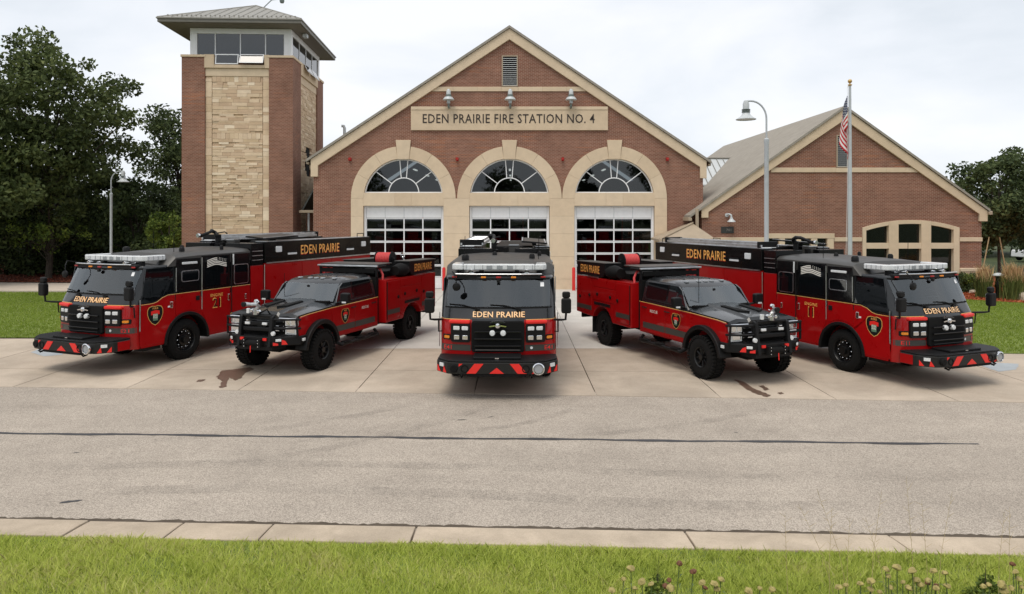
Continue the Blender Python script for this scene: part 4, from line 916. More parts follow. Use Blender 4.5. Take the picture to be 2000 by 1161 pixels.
def emblem(parent, sx, hw, yc, zc, s):
    F = lambda d: (lambda u, v: (sx * (hw + d), yc + sx * u, zc + v))
    e_ = flat('emblem', shield_pts(s), F(.003), 'gold', parent)
    flat('emblem_field', shield_pts(s * .93), F(.0045), 'satin_black', e_)
    flat('emblem_centre', [(-.40 * s, .28 * s), (0, .36 * s), (.40 * s, .28 * s), (.40 * s, -.0 * s), (-.40 * s, -.0 * s)], F(.006), 'flare_red', e_)
    flat('emblem_plate', [(-.22 * s, .08 * s), (.22 * s, .08 * s), (.22 * s, -.45 * s), (-.22 * s, -.45 * s)], F(.0075), 'green_mark', e_)
    letters('lettering', 'FIRE', lambda u, v: F(.0085)(u, v + .49 * s), .15 * s, .5 * s, 'gold_letter', e_, 1.2)
    letters('lettering', 'EDEN', lambda u, v: F(.009)(u, v - .04 * s), .17 * s, .40 * s, 'white_letter', e_)
    letters('lettering', 'PRAIRIE', lambda u, v: F(.009)(u, v - .22 * s), .13 * s, .40 * s, 'white_letter', e_)
def make_wheel(parent, x, y, r, w, sx, kind='truck'):
    """hub mesh with tyre and rim; sx is the outer side"""
    k = r
    if kind == 'truck':
        h = MB(); h.lathe([(.0, .02), (.10, .02), (.105, -.05), (.17, -.055), (.175, -.09), (.0, -.09)], 20, (0, 0, 0), 'x')
        prof = [(.29, -w), (.36, -w - .0), (r - .07, -w + .01), (r - .012, -w + .05), (r, -w + .09), (r, -.09), (r - .012, -.04), (r - .07, -.005), (.36, .01), (.30, -.01), (.29, -.06)]
        rimp = [(.30, -.01), (.30, .0), (.285, -.02), (.27, -.10), (.20, -.13), (.0, -.13)]
    else:
        h = MB(); h.lathe([(.0, -.01), (.07, -.01), (.075, -.07), (.0, -.07)], 16, (0, 0, 0), 'x')
        prof = [(.23, -w), (.32, -w - .005), (r - .1, -w), (r - .035, -w + .03), (r - .02, -w + .06), (r - .02, -.06), (r - .035, -.03), (r - .1, .0), (.32, .005), (.24, -.01), (.23, -.05)]
        rimp = [(.24, -.01), (.24, .0), (.22, -.02), (.21, -.08), (.14, -.10), (.0, -.10)]
    hub = h.build('wheel', 'rim_black', parent, smooth=True)
    t_ = MB(); t_.lathe(prof, 40, (0, 0, 0), 'x', False)
    if kind != 'truck':
        for i in range(36):
            a = 2 * math.pi * i / 36
            for x0, x1, da in ((-.075, .004, 0), (-w - .004, -w + .075, .5), (-w * .5 - .07, -w * .5 + .07, .25)):
                aa = a + da * 2 * math.pi / 36; c_, s_ = math.cos(aa), math.sin(aa); b_ = []
                for rr in (r - .06, r):
                    for xx in (x0, x1):
                        for tt in (-.028, .028): b_.append((xx, rr * c_ - tt * s_, rr * s_ + tt * c_))
                t_.add(b_, [(0, 1, 3, 2), (4, 6, 7, 5), (0, 4, 5, 1), (2, 3, 7, 6), (0, 2, 6, 4), (1, 5, 7, 3)])
    else:
        for i in range(44):      # shallow tread grooves read as ribs
            a = 2 * math.pi * i / 44; c_, s_ = math.cos(a), math.sin(a); b_ = []
            for rr in (r - .02, r + .006):
                for xx in (-w + .06, -.06):
                    for tt in (-.022, .022): b_.append((xx, rr * c_ - tt * s_, rr * s_ + tt * c_))
            t_.add(b_, [(0, 1, 3, 2), (4, 6, 7, 5), (0, 4, 5, 1), (2, 3, 7, 6), (0, 2, 6, 4), (1, 5, 7, 3)])
    t_.build('tyre', 'rubber', hub, smooth=True)
    rm = MB(); rm.lathe(rimp, 28, (0, 0, 0), 'x', False); rm.build('rim', 'rim_black', hub, smooth=True)
    nb = MB(); nn = 10 if kind == 'truck' else 8; rr = .205 if kind == 'truck' else .115
    for i in range(nn):
        a = 2 * math.pi * i / nn; nb.lathe([(.015, -.14), (.015, -.07), (.0, -.06)], 6, (0, rr * math.cos(a), rr * math.sin(a)), 'x')
        if kind == 'truck':
            nb.lathe([(.012, -.14), (.012, -.085), (.0, -.08)], 6, (0, .245 * math.cos(a + .3), .245 * math.sin(a + .3)), 'x')
    nb.build('wheel_nuts', 'chrome' if kind == 'truck' else 'rim_black', hub)['kind'] = 'stuff'
    if kind != 'truck':
        sp = MB()
        for i in range(8):
            a = 2 * math.pi * i / 8 + .2; c_, s_ = math.cos(a), math.sin(a)
            sp.tube([(-.07, .06 * c_, .06 * s_), (-.05, .21 * c_, .21 * s_)], .02, 6)
        sp.build('spokes', 'rim_black', hub)
    hub.location = (x, y, r); hub.rotation_euler = (0, 0, 0 if sx > 0 else math.pi)
    return hub
HW = 1.25
def cab_front(x, z):
    """y of the cab front surface at height z"""
    pr = [(.5, -1.80), (.8, -1.87), (1.5, -1.87), (1.58, -1.84), (1.80, -1.72), (2.45, -1.42)]
    for (za, ya), (zb, yb) in zip(pr, pr[1:]):
        if z <= zb: yf = ya + (yb - ya) * (z - za) / (zb - za); break
    else: yf = pr[-1][1]
    return fy(x, yf, HW if z < 1.9 else HW - .03 * (z - 1.9) / .55, .28, .13)
def make_engine():
    E = empty('fire_engine')
    red, blk = 'paint_red', 'paint_black'
    # chassis
    MB().box(-.45, .45, -1.6, 8.3, .42, .78).build('chassis', 'matte_black', E)
    MB().cyl((-1.0, 0, .51), (1.0, 0, .51), .09).build('axle', 'matte_black', E); MB().cyl((-1.0, 5.35, .51), (1.0, 5.35, .51), .11).build('axle', 'matte_black', E)
    # lower cab: rounded nose, then sides with wheel arches
    ys = -1.46
    rings = []
    for z, yf in ((.52, -1.80), (.8, -1.87), (1.5, -1.87), (1.58, -1.84)): rings.append(front_pts(yf, HW, .28, .13, z) + [(HW, ys + .02, z), (-HW, ys + .02, z)])
    MB().loft(rings).build('nose', red, E, smooth=True)
    arch = arcpts(0, .51, .66, 0, 180, 16)
    side = [(ys, .52), (-.66, .52)] + [(y, z) for y, z in reversed(arch)] + [(.66, .52), (2.30, .52), (2.30, 1.58), (ys, 1.58)]
    MB().px(side, -HW, HW).build('lower_cab', red, E)
    # upper cab
    rings = []
    for z, yf, hw in ((1.583, -1.838, HW), (1.80, -1.72, HW), (1.845, -1.699, HW), (2.40, -1.443, HW - .028), (2.45, -1.42, HW - .03), (2.49, -1.36, HW - .06)): rings.append(front_pts(yf, hw, .28, .13, z) + [(hw, 2.30, z), (-hw, 2.30, z)])
    um = MB().loft(rings)
    um.f = [f for f in um.f if not (len(f) == 4 and 1.85 < sum(um.v[i][2] for i in f) / 4 < 2.39 and abs(sum(um.v[i][0] for i in f) / 4) < 1.12 and sum(um.v[i][1] for i in f) / 4 < -1.0)]
    up = um.build('upper_cab', 'paint_grey', E, smooth=True, ang=28)
    # raised roof
    def sec(y, zt_, inset): return [(-HW + .0, y, 2.44), (-HW + inset * .3, y, zt_ - .07), (-HW + .09 + inset, y, zt_), (-.6, y, zt_ + .045), (0, y, zt_ + .055), (.6, y, zt_ + .045), (HW - .09 - inset, y, zt_), (HW - inset * .3, y, zt_ - .07), (HW, y, 2.44)]
    MB().loft([sec(-.62, 2.47, .0), sec(-.36, 2.72, .02), sec(.4, 2.75, .02), sec(2.30, 2.77, .02)]).build('raised_roof', 'roof_grey', E, smooth=True, ang=30)
    for x, y, r in ((-.85, -.05, .09), (.75, .3, .07), (-.2, 1.2, .06), (.95, 1.5, .05)):
        MB().lathe([(r, -.04), (r, .05), (r * .7, .09), (0, .1)], 14, (x, y, 2.80)).build('roof_dome', 'satin_black', E, smooth=True)
    for x, y in ((.9, -.1), (-.95, .9)): MB().tube([(x, y, 2.78), (x + .01, y, 3.3)], .008, 5).build('aerial', 'matte_black', E)
    # windshield
    rows = []
    for k in range(7):
        z = 1.845 + (2.40 - 1.845) * k / 6; row = []
        for i in range(21):
            x = -1.13 + 2.26 * i / 20; row.append((x, cab_front(x, z) - .010, z))
        rows.append(row)
    ws = MB().grid(rows).build('windshield', 'glass_windshield', E, smooth=True)
    rows = []
    for z in (1.815, 1.842): rows.append([(x, cab_front(x, z) - .013, z) for x in [-1.17 + 2.34 * i / 20 for i in range(21)]])
    MB().grid(rows).build('windshield_seal', 'matte_black', ws)
    rows = []
    for z in (2.40, 2.445): rows.append([(x, cab_front(x, z) - .013, z) for x in [-1.13 + 2.26 * i / 20 for i in range(21)]])
    MB().grid(rows).build('windshield_seal', 'matte_black', ws)
    for s in (-1, 1):
        x0 = s * .45; x1 = s * .45 - .62
        MB().tube([(x0, cab_front(x0, 1.8) - .03, 1.80), (x0 - .3, cab_front(x0 - .3, 1.87) - .035, 1.875), (x1, cab_front(x1, 1.89) - .03, 1.89)], .011, 5).build('wiper', 'matte_black', E)
        MB().box(x0 - .05, x0 + .05, cab_front(x0, 1.79) - .05, cab_front(x0, 1.79) + .02, 1.76, 1.80).build('wiper_box', 'satin_black', E)
    # cab interior behind the glass: dash, steering wheel, seats
    MB().prism(rrect(-1.15, 1.15, 1.60, 1.83, .06), lambda x, z: (x, -1.50 + .08 * x * x, z), lambda x, z: (x, -1.15, z - .05)).build('dashboard', 'dash', E, bevel=.02)
    sw_ = MB(); ca_ = [(.55 + .21 * math.cos(a), -1.08 + .10 * math.sin(a), 1.92 + .17 * math.sin(a)) for a in [2 * math.pi * i / 20 for i in range(20)]]; sw_.tube(ca_, .016, 6, closed=True); sw_.cyl((.55, -1.08, 1.92), (.55, -1.25, 1.78), .03); sw_.tube([ca_[0], (.55, -1.08, 1.92), ca_[10]], .014, 5); sw_.build('steering_wheel', 'dash', E, smooth=True)
    for x in (-.62, .62):
        MB().prism(rrect(x - .25, x + .25, 1.60, 2.16, .08), lambda a, z: (a, -.72 + (z - 1.6) * .12, z), lambda a, z: (a, -.58 + (z - 1.6) * .12, z)).build('seat', 'seat', E, bevel=.03); MB().prism(rrect(x - .14, x + .14, 2.18, 2.36, .05), lambda a, z: (a, -.64, z), lambda a, z: (a, -.54, z)).build('headrest', 'seat', E, bevel=.03)
    MB().box(-.25, .25, -1.2, -.2, 1.59, 1.86).build('engine_cover', 'dash', E, bevel=.04)
    MB().box(-1.2, 1.2, -.18, -.15, 1.59, 2.44).build('cab_partition', 'seat', E)
    q = [(.92, 2.26), (1.0, 2.26), (1.0, 2.35), (.92, 2.35)]
    flat('sticker', q, lambda u, v: (u, cab_front(u, v) - .016, v), 'white_paint', ws)
    # seats and wheel dimly behind the glass are left to reflections; sun visor bar with marker lamps
    MB().prism(rrect(-1.0, 1.0, 2.43, 2.515, .03), lambda x, z: (x, cab_front(x, 2.45) - .10, z), lambda x, z: (x, cab_front(x, 2.45) + .12, z + .01)).build('visor', 'satin_black', E)
    MB().tube([(-.95, -1.42, 2.535), (-.5, -1.50, 2.535), (.5, -1.50, 2.535), (.95, -1.42, 2.535)], .014, 6).build('visor_rail', 'aluminium', E)
    for i, x in enumerate((-.98, -.33, 0, .33, .98)): MB().box(x - .055, x + .055, cab_front(x, 2.45) - .115, cab_front(x, 2.45) - .08, 2.45, 2.485).build('marker_lamp', 'lens_red' if i in (0, 2, 4) else 'lens_amber', E, bevel=.008)
    MB().box(-.035, .035, -1.56, -1.50, 2.35, 2.42).build('camera', 'satin_black', E, bevel=.01)
    # convex mirror on its arm, in front of the glass
    m_ = MB(); m_.tube([(-1.0, -1.38, 2.56), (-1.0, -1.62, 2.60), (-.93, -1.72, 2.50), (-.90, -1.74, 2.36)], .013, 6); ca = m_.build('mirror_arm', 'satin_black', E)
    MB().lathe([(.0, -.03), (.085, -.01), (.09, .03), (0, .05)], 16, (-.90, -1.76, 2.28), 'y').build('convex_mirror', 'satin_black', ca, smooth=True)
    # U-shaped light bar: front run and two side returns
    def lightrun(name, pts, parent):
        return MB().pz(pts, 2.60, 2.735).build(name, 'lens_clear', parent, bevel=.025)
    lb = lightrun('light_bar', [(-.80, -1.20), (.80, -1.20), (.80, -1.0), (-.80, -1.0)], E)
    for s in (-1, 1): lightrun('light_bar_end', [(s * .805, -1.20), (s * .98, -1.16), (s * 1.06, -1.05), (s * 1.06, -.50), (s * .84, -.50), (s * .82, -.98)], lb)
    for i in range(9):
        x = -.74 + i * .185; MB().box(x, x + .012, -1.208, -1.198, 2.615, 2.715).build('divider', 'lens_grey', lb)
    for i, x in enumerate((-.28, -.05, .18)): MB().box(x, x + .13, -1.207, -1.199, 2.625, 2.70).build('module', 'lens_grey', lb)
    for s in (-1, 1):
        for k in range(4): yy = -1.02 + .14 * k; MB().box(s * 1.056, s * 1.068, yy, yy + .012, 2.615, 2.715).build('divider', 'lens_grey', lb)
    for x in (-.9, -.4, .4, .9): MB().box(x - .05, x + .05, -1.12, -1.02, 2.48, 2.6).build('bar_foot', 'satin_black', E)
    MB().box(-.55, .55, -1.0, -.8, 2.48, 2.56).build('roof_box', 'satin_black', E, bevel=.02)
    for s in (-.62, .62): MB().lathe([(.04, -.16), (.07, -.18), (.075, -.22), (.03, -.0), (.03, .12)], 10, (s, -1.15, 2.54), 'y').build('air_horn', 'chrome', E, smooth=True)
    # nose band, lettering, red brow pieces over the lamps, gold edge
    letters('lettering', 'EDEN PRAIRIE', lambda u, v: (u + .02, cab_front(u, 1.69 + v) - .012, 1.69 + v), .118, 1.12, 'gold_letter', E, 1.05)
    letters('lettering_face', 'EDEN PRAIRIE', lambda u, v: (u + .014, cab_front(u, 1.69 + v) - .017, 1.694 + v), .112, 1.115, 'letter_peach', E, 1.05)
    rows = [[(x, cab_front(x, z) - .006, z) for x in [-.56 + 1.12 * i / 12 for i in range(13)]] for z in (1.52, 1.60)]
    MB().grid(rows).build('nose_band', 'paint_grey', E)
    for s in (-1, 1):
        rows = [[(s * x, cab_front(x, z) - .005, z) for x in [.6 + .63 * i / 12 for i in range(13)]] for z in (1.578, 1.59)]
        MB().grid(rows).build('gold_line', 'gold', E)
        MB().prism(rrect(.60, 1.06, 1.50, 1.575, .03), lambda x, z: (s * x, cab_front(x, 1.5) - .07, z), lambda x, z: (s * x, cab_front(x, 1.5) + .05, z + .0)).build('brow', 'flare_red', E, bevel=.02)
    # grille
    g_ = MB().prism(rrect(-.57, .57, .90, 1.56, .06), lambda x, z: (x, -1.925 + .03 * (x / .57) ** 2, z), lambda x, z: (x, -1.70, z)).build('grille', 'matte_black', E, bevel=.015)
    for z in (1.02, 1.17, 1.32): MB().box(-.50, .50, -1.965, -1.92, z, z + .035).build('grille_bar', blk, g_, bevel=.01)
    MB().tube([(-.48, -1.95, .955), (.48, -1.95, .955)], .008, 5).build('grille_trim', 'rim_black', g_)
    MB().prism(arcpts(0, 1.52, .17, 0, 180, 12), lambda x, z: (x, -1.955, 1.52 + (z - 1.52) * .35), lambda x, z: (x, -1.87, 1.52 + (z - 1.52) * .35)).build('grille_peak', 'paint_grey', g_, bevel=.01)
    for s in (-1, 1):
        w_ = MB(); w_.prism([(.06, 1.49), (.19, 1.465), (.17, 1.445), (.06, 1.46)], lambda x, z: (s * x, -1.966, z), lambda x, z: (s * x, -1.93, z)); w_.build('badge_wing', 'chrome', g_)
        MB().lathe([(.0, -.03), (.05, -.025), (.062, 0), (.062, .05)], 18, (s * .115, -1.965, 1.315), 'y').build('siren_lamp', 'lens_clear', g_, smooth=True)
    MB().lathe([(.0, -.03), (.05, -.02), (.06, 0), (.06, .05)], 18, (0, -1.965, 1.475), 'y').build('badge', 'chrome', g_, smooth=True)
    # lamp clusters
    for s in (-1, 1):
        hs_ = MB().prism(rrect(.595, 1.02, 1.10, 1.50, .05), lambda x, z: (s * x, cab_front(x, 1.3) - .055, z), lambda x, z: (s * x, -1.55, z)).build('lamp_cluster', 'satin_black', E, bevel=.012)
        for k, x in enumerate((.63, .815)):
            MB().prism(rrect(x + .01, x + .15, 1.36, 1.445, .02), lambda a, z: (s * a, cab_front(a, 1.3) - .07, z), lambda a, z: (s * a, -1.6, z)).build('warning_light', 'lens_clear', hs_, bevel=.012)
            h2 = MB().prism(rrect(x + .015, x + .135, 1.15, 1.255, .02), lambda a, z: (s * a, cab_front(a, 1.3) - .07, z), lambda a, z: (s * a, -1.6, z)).build('headlight', 'chrome', hs_, bevel=.012)
        MB().prism(rrect(1.03, 1.20, 1.14, 1.26, .02), lambda x, z: (s * x, cab_front(x, 1.2) - .02, z), lambda x, z: (s * x, cab_front(x, 1.2) + .08, z)).build('turn_signal', 'satin_black', E, bevel=.01)
        MB().prism(rrect(1.05, 1.17, 1.17, 1.23, .015), lambda x, z: (s * x, cab_front(x, 1.2) - .03, z), lambda x, z: (s * x, cab_front(x, 1.2) + .08, z)).build('turn_lens', 'lens_amber', E, bevel=.008)
        # grey stripe around the nose corner and along the cab side
        rows = [[(s * x, cab_front(x, z) - .005, z) for x in [.585 + .66 * (i / 16) ** .6 for i in range(17)]] for z in (.915, 1.045)]
        MB().grid(rows).build('stripe', 'stripe_grey', E)
        rows = [[(s * (HW + .004), y, z) for y in (-1.46, -.67)] for z in (.915, 1.045)]; MB().grid(rows).build('stripe', 'stripe_grey', E)
        rows = [[(s * (HW + .004), y, z) for y in (.67, 2.3)] for z in (.915, 1.045)]; MB().grid(rows).build('stripe', 'stripe_grey', E)
    MB().lathe([(.0, -.012), (.03, -.01), (.035, .02)], 14, (.72, cab_front(.72, .98), .98), 'y').build('round_badge', 'white_paint', E)
    # bumper
    bp_ = [(-1.27, -1.70), (-1.27, -2.16), (-1.02, -2.44), (-.80, -2.50), (.80, -2.50), (1.02, -2.44), (1.27, -2.16), (1.27, -1.70)]
    bu = MB().pz(bp_, .555, .80).build('bumper', 'bumper_grey', E, bevel=.02)
    MB().pz([(x * .985, y + .01) for x, y in bp_], .802, .835).build('bumper_deck', 'satin_black', bu, bevel=.012)
    MB().box(-.50, .50, -2.36, -1.9, .836, .885).build('hose_tray_lid', 'satin_black', bu, bevel=.015)
    MB().box(-.04, .04, -2.385, -2.36, .85, .87).build('latch', 'chrome', bu)
    MB().box(-.60, .60, -2.49, -2.30, .51, .553).build('bumper_lip', 'matte_black', bu)
    def chev(pts): MB().py(pts, -2.506, -2.49).build('chevron', 'flare_red', bu)
    zb0, zb1 = .575, .775
    chev([(-.62, zb0), (-.43, zb0), (-.27, zb1), (-.46, zb1)]); chev([(.62, zb0), (.43, zb0), (.27, zb1), (.46, zb1)]); chev([(-.15, zb0), (.15, zb0), (0, zb0 + .12)])
    chev([(-.78, zb1 - .06), (-.70, zb1), (-.78, zb1)]); chev([(.78, zb0), (.72, zb0), (.78, zb0 + .07)])
    for s in (-1, 1):
        d = Vector((s * .25, .28)).normalized()
        for k, (a, b, c_) in enumerate(((0.04, .14, 1), (.24, .34, 0))):
            p = Vector((s * 1.02, -2.44)); f = lambda t, z, o: (p.x + d.x * t - s * o * -.75, p.y + d.y * t - o * .66, z)
            MB().prism([(a, zb0), (b, zb0), ((a + b) / 2 + (.03 if c_ else .05), zb0 + .13)], lambda t, z: f(t, z, .012), lambda t, z: f(t, z, -.01)).build('chevron', 'flare_red', bu)
        MB().prism([(.12, .69), (.25, .69), (.25, .76), (.12, .76)], lambda t, z: (s * 1.02 + d.x * t + s * .018, -2.44 + d.y * t - .016, z), lambda t, z: (s * 1.02 + d.x * t - s * .01, -2.44 + d.y * t + .01, z)).build('side_lamp', 'lens_clear', bu)
        MB().lathe([(.062, .03), (.075, .0), (.08, -.012), (.06, -.012), (.05, .02), (0, .02)], 20, (s * .60 if s > 0 else -.66, -2.50, .67), 'y').build('bumper_port', 'matte_black', bu, smooth=True)
        MB().box(s * 1.27, s * 1.275, -2.05, -1.72, .57, .78).build('bumper_side', 'paint_red', bu)
        m_ = MB(); m_.tube([(s * .72, -2.48, .56), (s * .72, -2.54, .53), (s * .72, -2.50, .50), (s * .72, -2.40, .52)], .022, 6); m_.build('tow_eye', 'matte_black', bu)
    sp = MB().lathe([(.105, .03), (.125, -.0), (.125, -.06), (.105, -.07), (.10, -.03), (.02, -.02), (0, -.02)], 28, (.86, -2.49, .68), 'y').build('siren_speaker', 'chrome', bu, smooth=True)
    MB().lathe([(.0, -.05), (.085, -.048), (.095, -.035)], 22, (.86, -2.49, .68), 'y').build('speaker_grille', 'lens_grey', sp, smooth=True)
    MB().lathe([(.07, -.06), (.085, -.04), (.085, .04)], 16, (-.88, -2.46, .68), 'y').build('hose_inlet', 'matte_black', bu, smooth=True)
    # sides: doors, windows, rails
    for s in (-1, 1):
        o_ = .012
        P = lambda d: (lambda y, z: (s * (HW + d), y, z))
        arc_f = [(y, z) for y, z in arcpts(0, .51, .73, 180, 122, 8)]
        dp = [(-1.44, .57), (-.735, .57)] + arc_f[0:] + [(-.40, 1.10), (-.40, 1.72), (-.62, 1.72), (-.80, 1.67), (-.95, 1.585), (-1.08, 1.555), (-1.44, 1.55)]
        dr = MB().prism(dp, P(o_), P(-.02)).build('front_door', red, E, bevel=.006)
        wp_ = [(-1.40, 1.60), (-1.08, 1.60), (-.93, 1.635), (-.78, 1.71), (-.62, 1.76), (-.42, 1.765), (-.42, 2.43), (-1.24, 2.43)]
        pf = lambda y, z: (s * (HW + .010 - .03 * max(0, z - 1.8) / .65), y, z)
        MB().prism(wp_, pf, lambda y, z: (s * (HW - .04), y, z)).build('window', 'glass_dark', dr, bevel=.004)
        gl_ = MB(); pts = [(-1.44, 1.565), (-1.08, 1.57), (-.94, 1.60), (-.79, 1.685), (-.61, 1.735), (2.28, 1.745)]
        gl_.tube([(s * (HW + .014), y, z) for y, z in pts], .007, 5); gl_.build('gold_line', 'gold', E)
        emblem(dr, s, HW + o_, -1.0, 1.29, .32)
        h_ = MB(); h_.box(s * (HW + .01), s * (HW + .035), -.56, -.48, 1.40, 1.56); h_.build('handle', 'chrome', dr, bevel=.01)
        MB().tube([(s * (HW + .045), -1.46, 1.70), (s * (HW + .05), -1.47, .95)], .012, 6).build('grab_rail', 'steel', E)
        MB().box(s * (HW + .012), s * (HW + .017), -.62, -.55, 1.42, 1.42 + .04).build('door_sticker', 'white_paint', dr)
        # panel over the wheel
        dp = [(-.37, 1.20)] + [(y, z) for y, z in arcpts(0, .51, .78, 118, 62, 8)] + [(.40, 1.20), (.44, 1.22), (.44, 1.735), (-.37, 1.735)]
        wpn = MB().prism(dp, P(o_ * .8), P(-.02)).build('wheel_panel', red, E, bevel=.005)
        MB().prism([(-.37, 1.755), (.44, 1.755), (.44, 2.62), (-.34, 2.62), (-.37, 2.45)], P(.008), P(-.04)).build('upper_panel', blk, E, bevel=.005)
        fo = rrect(-.20, .38, 2.02, 2.31, .06); fi = rrect(-.18, .36, 2.04, 2.29, .05)
        fr2 = MB(); n_ = len(fo); fr2.add([P(.022)(*p) for p in fo] + [P(.022)(*p) for p in fi] + [P(.006)(*p) for p in fo], [(i, (i + 1) % n_, n_ + (i + 1) % n_, n_ + i) for i in range(n_)] + [(i, 2 * n_ + i, 2 * n_ + (i + 1) % n_, (i + 1) % n_) for i in range(n_)])
        wf = fr2.build('side_window', 'steel', E); MB().prism(fi, P(.014), P(.0)).build('pane', 'glass_dark', wf)
        MB().prism(rrect(-.18, .32, 2.47, 2.53, .02), P(.03), P(.005)).build('scene_light', 'lens_clear', E, bevel=.008)
        MB().box(s * (HW + .008), s * (HW + .03), .28, .40, 1.50, 1.62).build('fuel_cap', 'satin_black', E, bevel=.02)
        MB().tube([(s * (HW + .04), .46, 2.62), (s * (HW + .04), .46, 1.25)], .011, 6).build('grab_rail', 'steel', E)
        MB().tube([(s * (HW + .04), -.385, 2.40), (s * (HW + .04), -.385, 1.80)], .011, 6).build('grab_rail', 'steel', E)
        # crew door
        dp = [(.49, 1.20), (.54, 1.09), (.66, .85), (.73, .57), (1.50, .57), (1.50, 1.735), (.49, 1.735)]
        cd = MB().prism(dp, P(o_), P(-.02)).build('crew_door', red, E, bevel=.006)
        MB().prism([(.49, 1.755), (1.50, 1.755), (1.50, 2.66), (.49, 2.66)], P(.008), P(-.04)).build('door_top', blk, cd, bevel=.005)
        MB().prism(rrect(.60, 1.42, 1.84, 2.62, .05), P(.013), P(.0)).build('window', 'glass_dark', cd)
        MB().box(s * (HW + .012), s * (HW + .04), 1.40, 1.46, 1.38, 1.56).build('handle', 'chrome', cd, bevel=.01)
        # waving flag graphic on the crew window
        fl = MB()
        def wv(a): return .035 * math.sin(a * 7.5)
        for k in range(5):
            z0 = 2.36 + k * .043; u0 = .66 if k < 3 else 1.0
            ptsA = [(u0 + (1.36 - u0) * i / 10) for i in range(11)]
            fl.grid([[P(.016)(y if s < 0 else 2.02 - y, z0 + wv(y)) for y in ptsA], [P(.016)(y if s < 0 else 2.02 - y, z0 + .024 + wv(y)) for y in ptsA]])
        for k in range(5):
            for j in range(3):
                y = .68 + k * .06; z0 = 2.495 + j * .03
                fl.grid([[P(.016)(q if s < 0 else 2.02 - q, z0 + wv(q)) for q in (y, y + .02)], [P(.016)(q if s < 0 else 2.02 - q, z0 + .014 + wv(q)) for q in (y, y + .02)]])
        fl.build('flag_graphic', 'white_letter', cd)
        letters('lettering', 'ENGINE', lambda u, v: P(.018)(1.0 + s * u, 1.575 + v), .08, .44, 'gold_letter', cd, 1.1)
        # rear cab panel
        dp = [(1.54, .57), (2.28, .57), (2.28, 1.735), (1.54, 1.735)]
        rp_ = MB().prism(dp, P(o_ * .8), P(-.02)).build('rear_cab_panel', red, E, bevel=.005)
        MB().prism([(1.54, 1.755), (2.28, 1.755), (2.28, 2.66), (1.54, 2.66)], P(.008), P(-.04)).build('upper_panel', blk, E, bevel=.005)
        fo = rrect(1.64, 2.20, 1.80, 2.36, .06); fi = rrect(1.66, 2.18, 1.82, 2.34, .05); n_ = len(fo); fr2 = MB()
        fr2.add([P(.022)(*p) for p in fo] + [P(.022)(*p) for p in fi] + [P(.006)(*p) for p in fo], [(i, (i + 1) % n_, n_ + (i + 1) % n_, n_ + i) for i in range(n_)] + [(i, 2 * n_ + i, 2 * n_ + (i + 1) % n_, (i + 1) % n_) for i in range(n_)])
        wf = fr2.build('side_window', 'steel', E); MB().prism(fi, P(.014), P(.0)).build('pane', 'glass_dark', wf)
        MB().tube([(s * (HW + .03), 1.60, 2.66), (s * (HW + .03), 1.60, 2.36)], .022, 6).build('light_strip', 'lens_clear', E)
        MB().tube([(s * (HW + .04), 1.525, 2.62), (s * (HW + .04), 1.525, .8)], .012, 6).build('grab_rail', 'satin_black', E)
        MB().box(s * (HW + .01), s * (HW + .03), 2.06, 2.12, 1.35, 1.5).build('handle', 'chrome', E, bevel=.01)
        # fender ring
        fo = arcpts(0, .51, .735, -2, 182, 24); fi = arcpts(0, .51, .655, 182, -2, 24)
        MB().prism(fo + fi, P(.035), P(-.25)).build('fender', 'satin_black', E, bevel=.012)
        # mirror on its arm
        m_ = MB(); m_.tube([(s * 1.22, -1.60, 1.56), (s * 1.36, -1.78, 1.58), (s * 1.45, -1.86, 1.60), (s * 1.46, -1.87, 1.76)], .024, 8); m_.tube([(s * 1.23, -1.55, 1.30), (s * 1.30, -1.62, 1.30), (s * 1.30, -1.64, 1.54)], .016, 6)
        ma = m_.build('mirror_arm', 'satin_black', E, smooth=True)
        MB().py(rrect(s * 1.46 - .105, s * 1.46 + .105, 1.74, 2.06, .045), -1.98, -1.84).build('mirror', 'satin_black', ma, bevel=.035, seg=3)
        MB().py(rrect(s * 1.46 - .085, s * 1.46 + .085, 2.065, 2.20, .04), -1.95, -1.85).build('spot_mirror', 'satin_black', ma, bevel=.03, seg=3)
        MB().py(rrect(s * 1.46 - .085, s * 1.46 + .085, 1.77, 2.03, .03), -1.842, -1.834).build('mirror_glass', 'chrome', ma)
        MB().box(s * (HW - .35), s * (HW - .06), -1.3, -.78, .43, .50).build('step', 'satin_black', E)
        # pump section
        MB().box(s * .3, s * (HW - .01), 2.33, 2.84, .55, 2.27).build('pump_panel', red, E, bevel=.008)
        MB().box(s * .3, s * (HW - .005), 2.33, 2.84, 2.275, 2.92).build('pump_top', blk, E, bevel=.008)
        for z in (2.42, 2.55, 2.68): MB().box(s * (HW - .004), s * (HW + .012), 2.37, 2.80, z, z + .02).build('louvre_bar', 'steel', E)
        MB().tube([(s * (HW + .03), 2.86, 2.28), (s * (HW + .03), 2.86, .7)], .012, 6).build('grab_rail', 'steel', E)
        for z in (.8, 1.15): MB().lathe([(.09, 0), (.10, s * .05), (.06, s * .09), (0, s * .09)], 14, (s * (HW - .02), 2.58, z), 'x').build('hose_cap', 'chrome', E, smooth=True)
        # apparatus body side with rear wheel arch
        ar = arcpts(5.35, .51, .68, 0, 180, 16)
        bs = [(2.89, .55), (4.67, .55)] + [(y, z) for y, z in reversed(ar)] + [(6.03, .55), (8.50, .55), (8.50, 2.31), (2.89, 2.31)]
        MB().px(bs, s * .35, s * HW).build('body_side', red, E, bevel=.01)
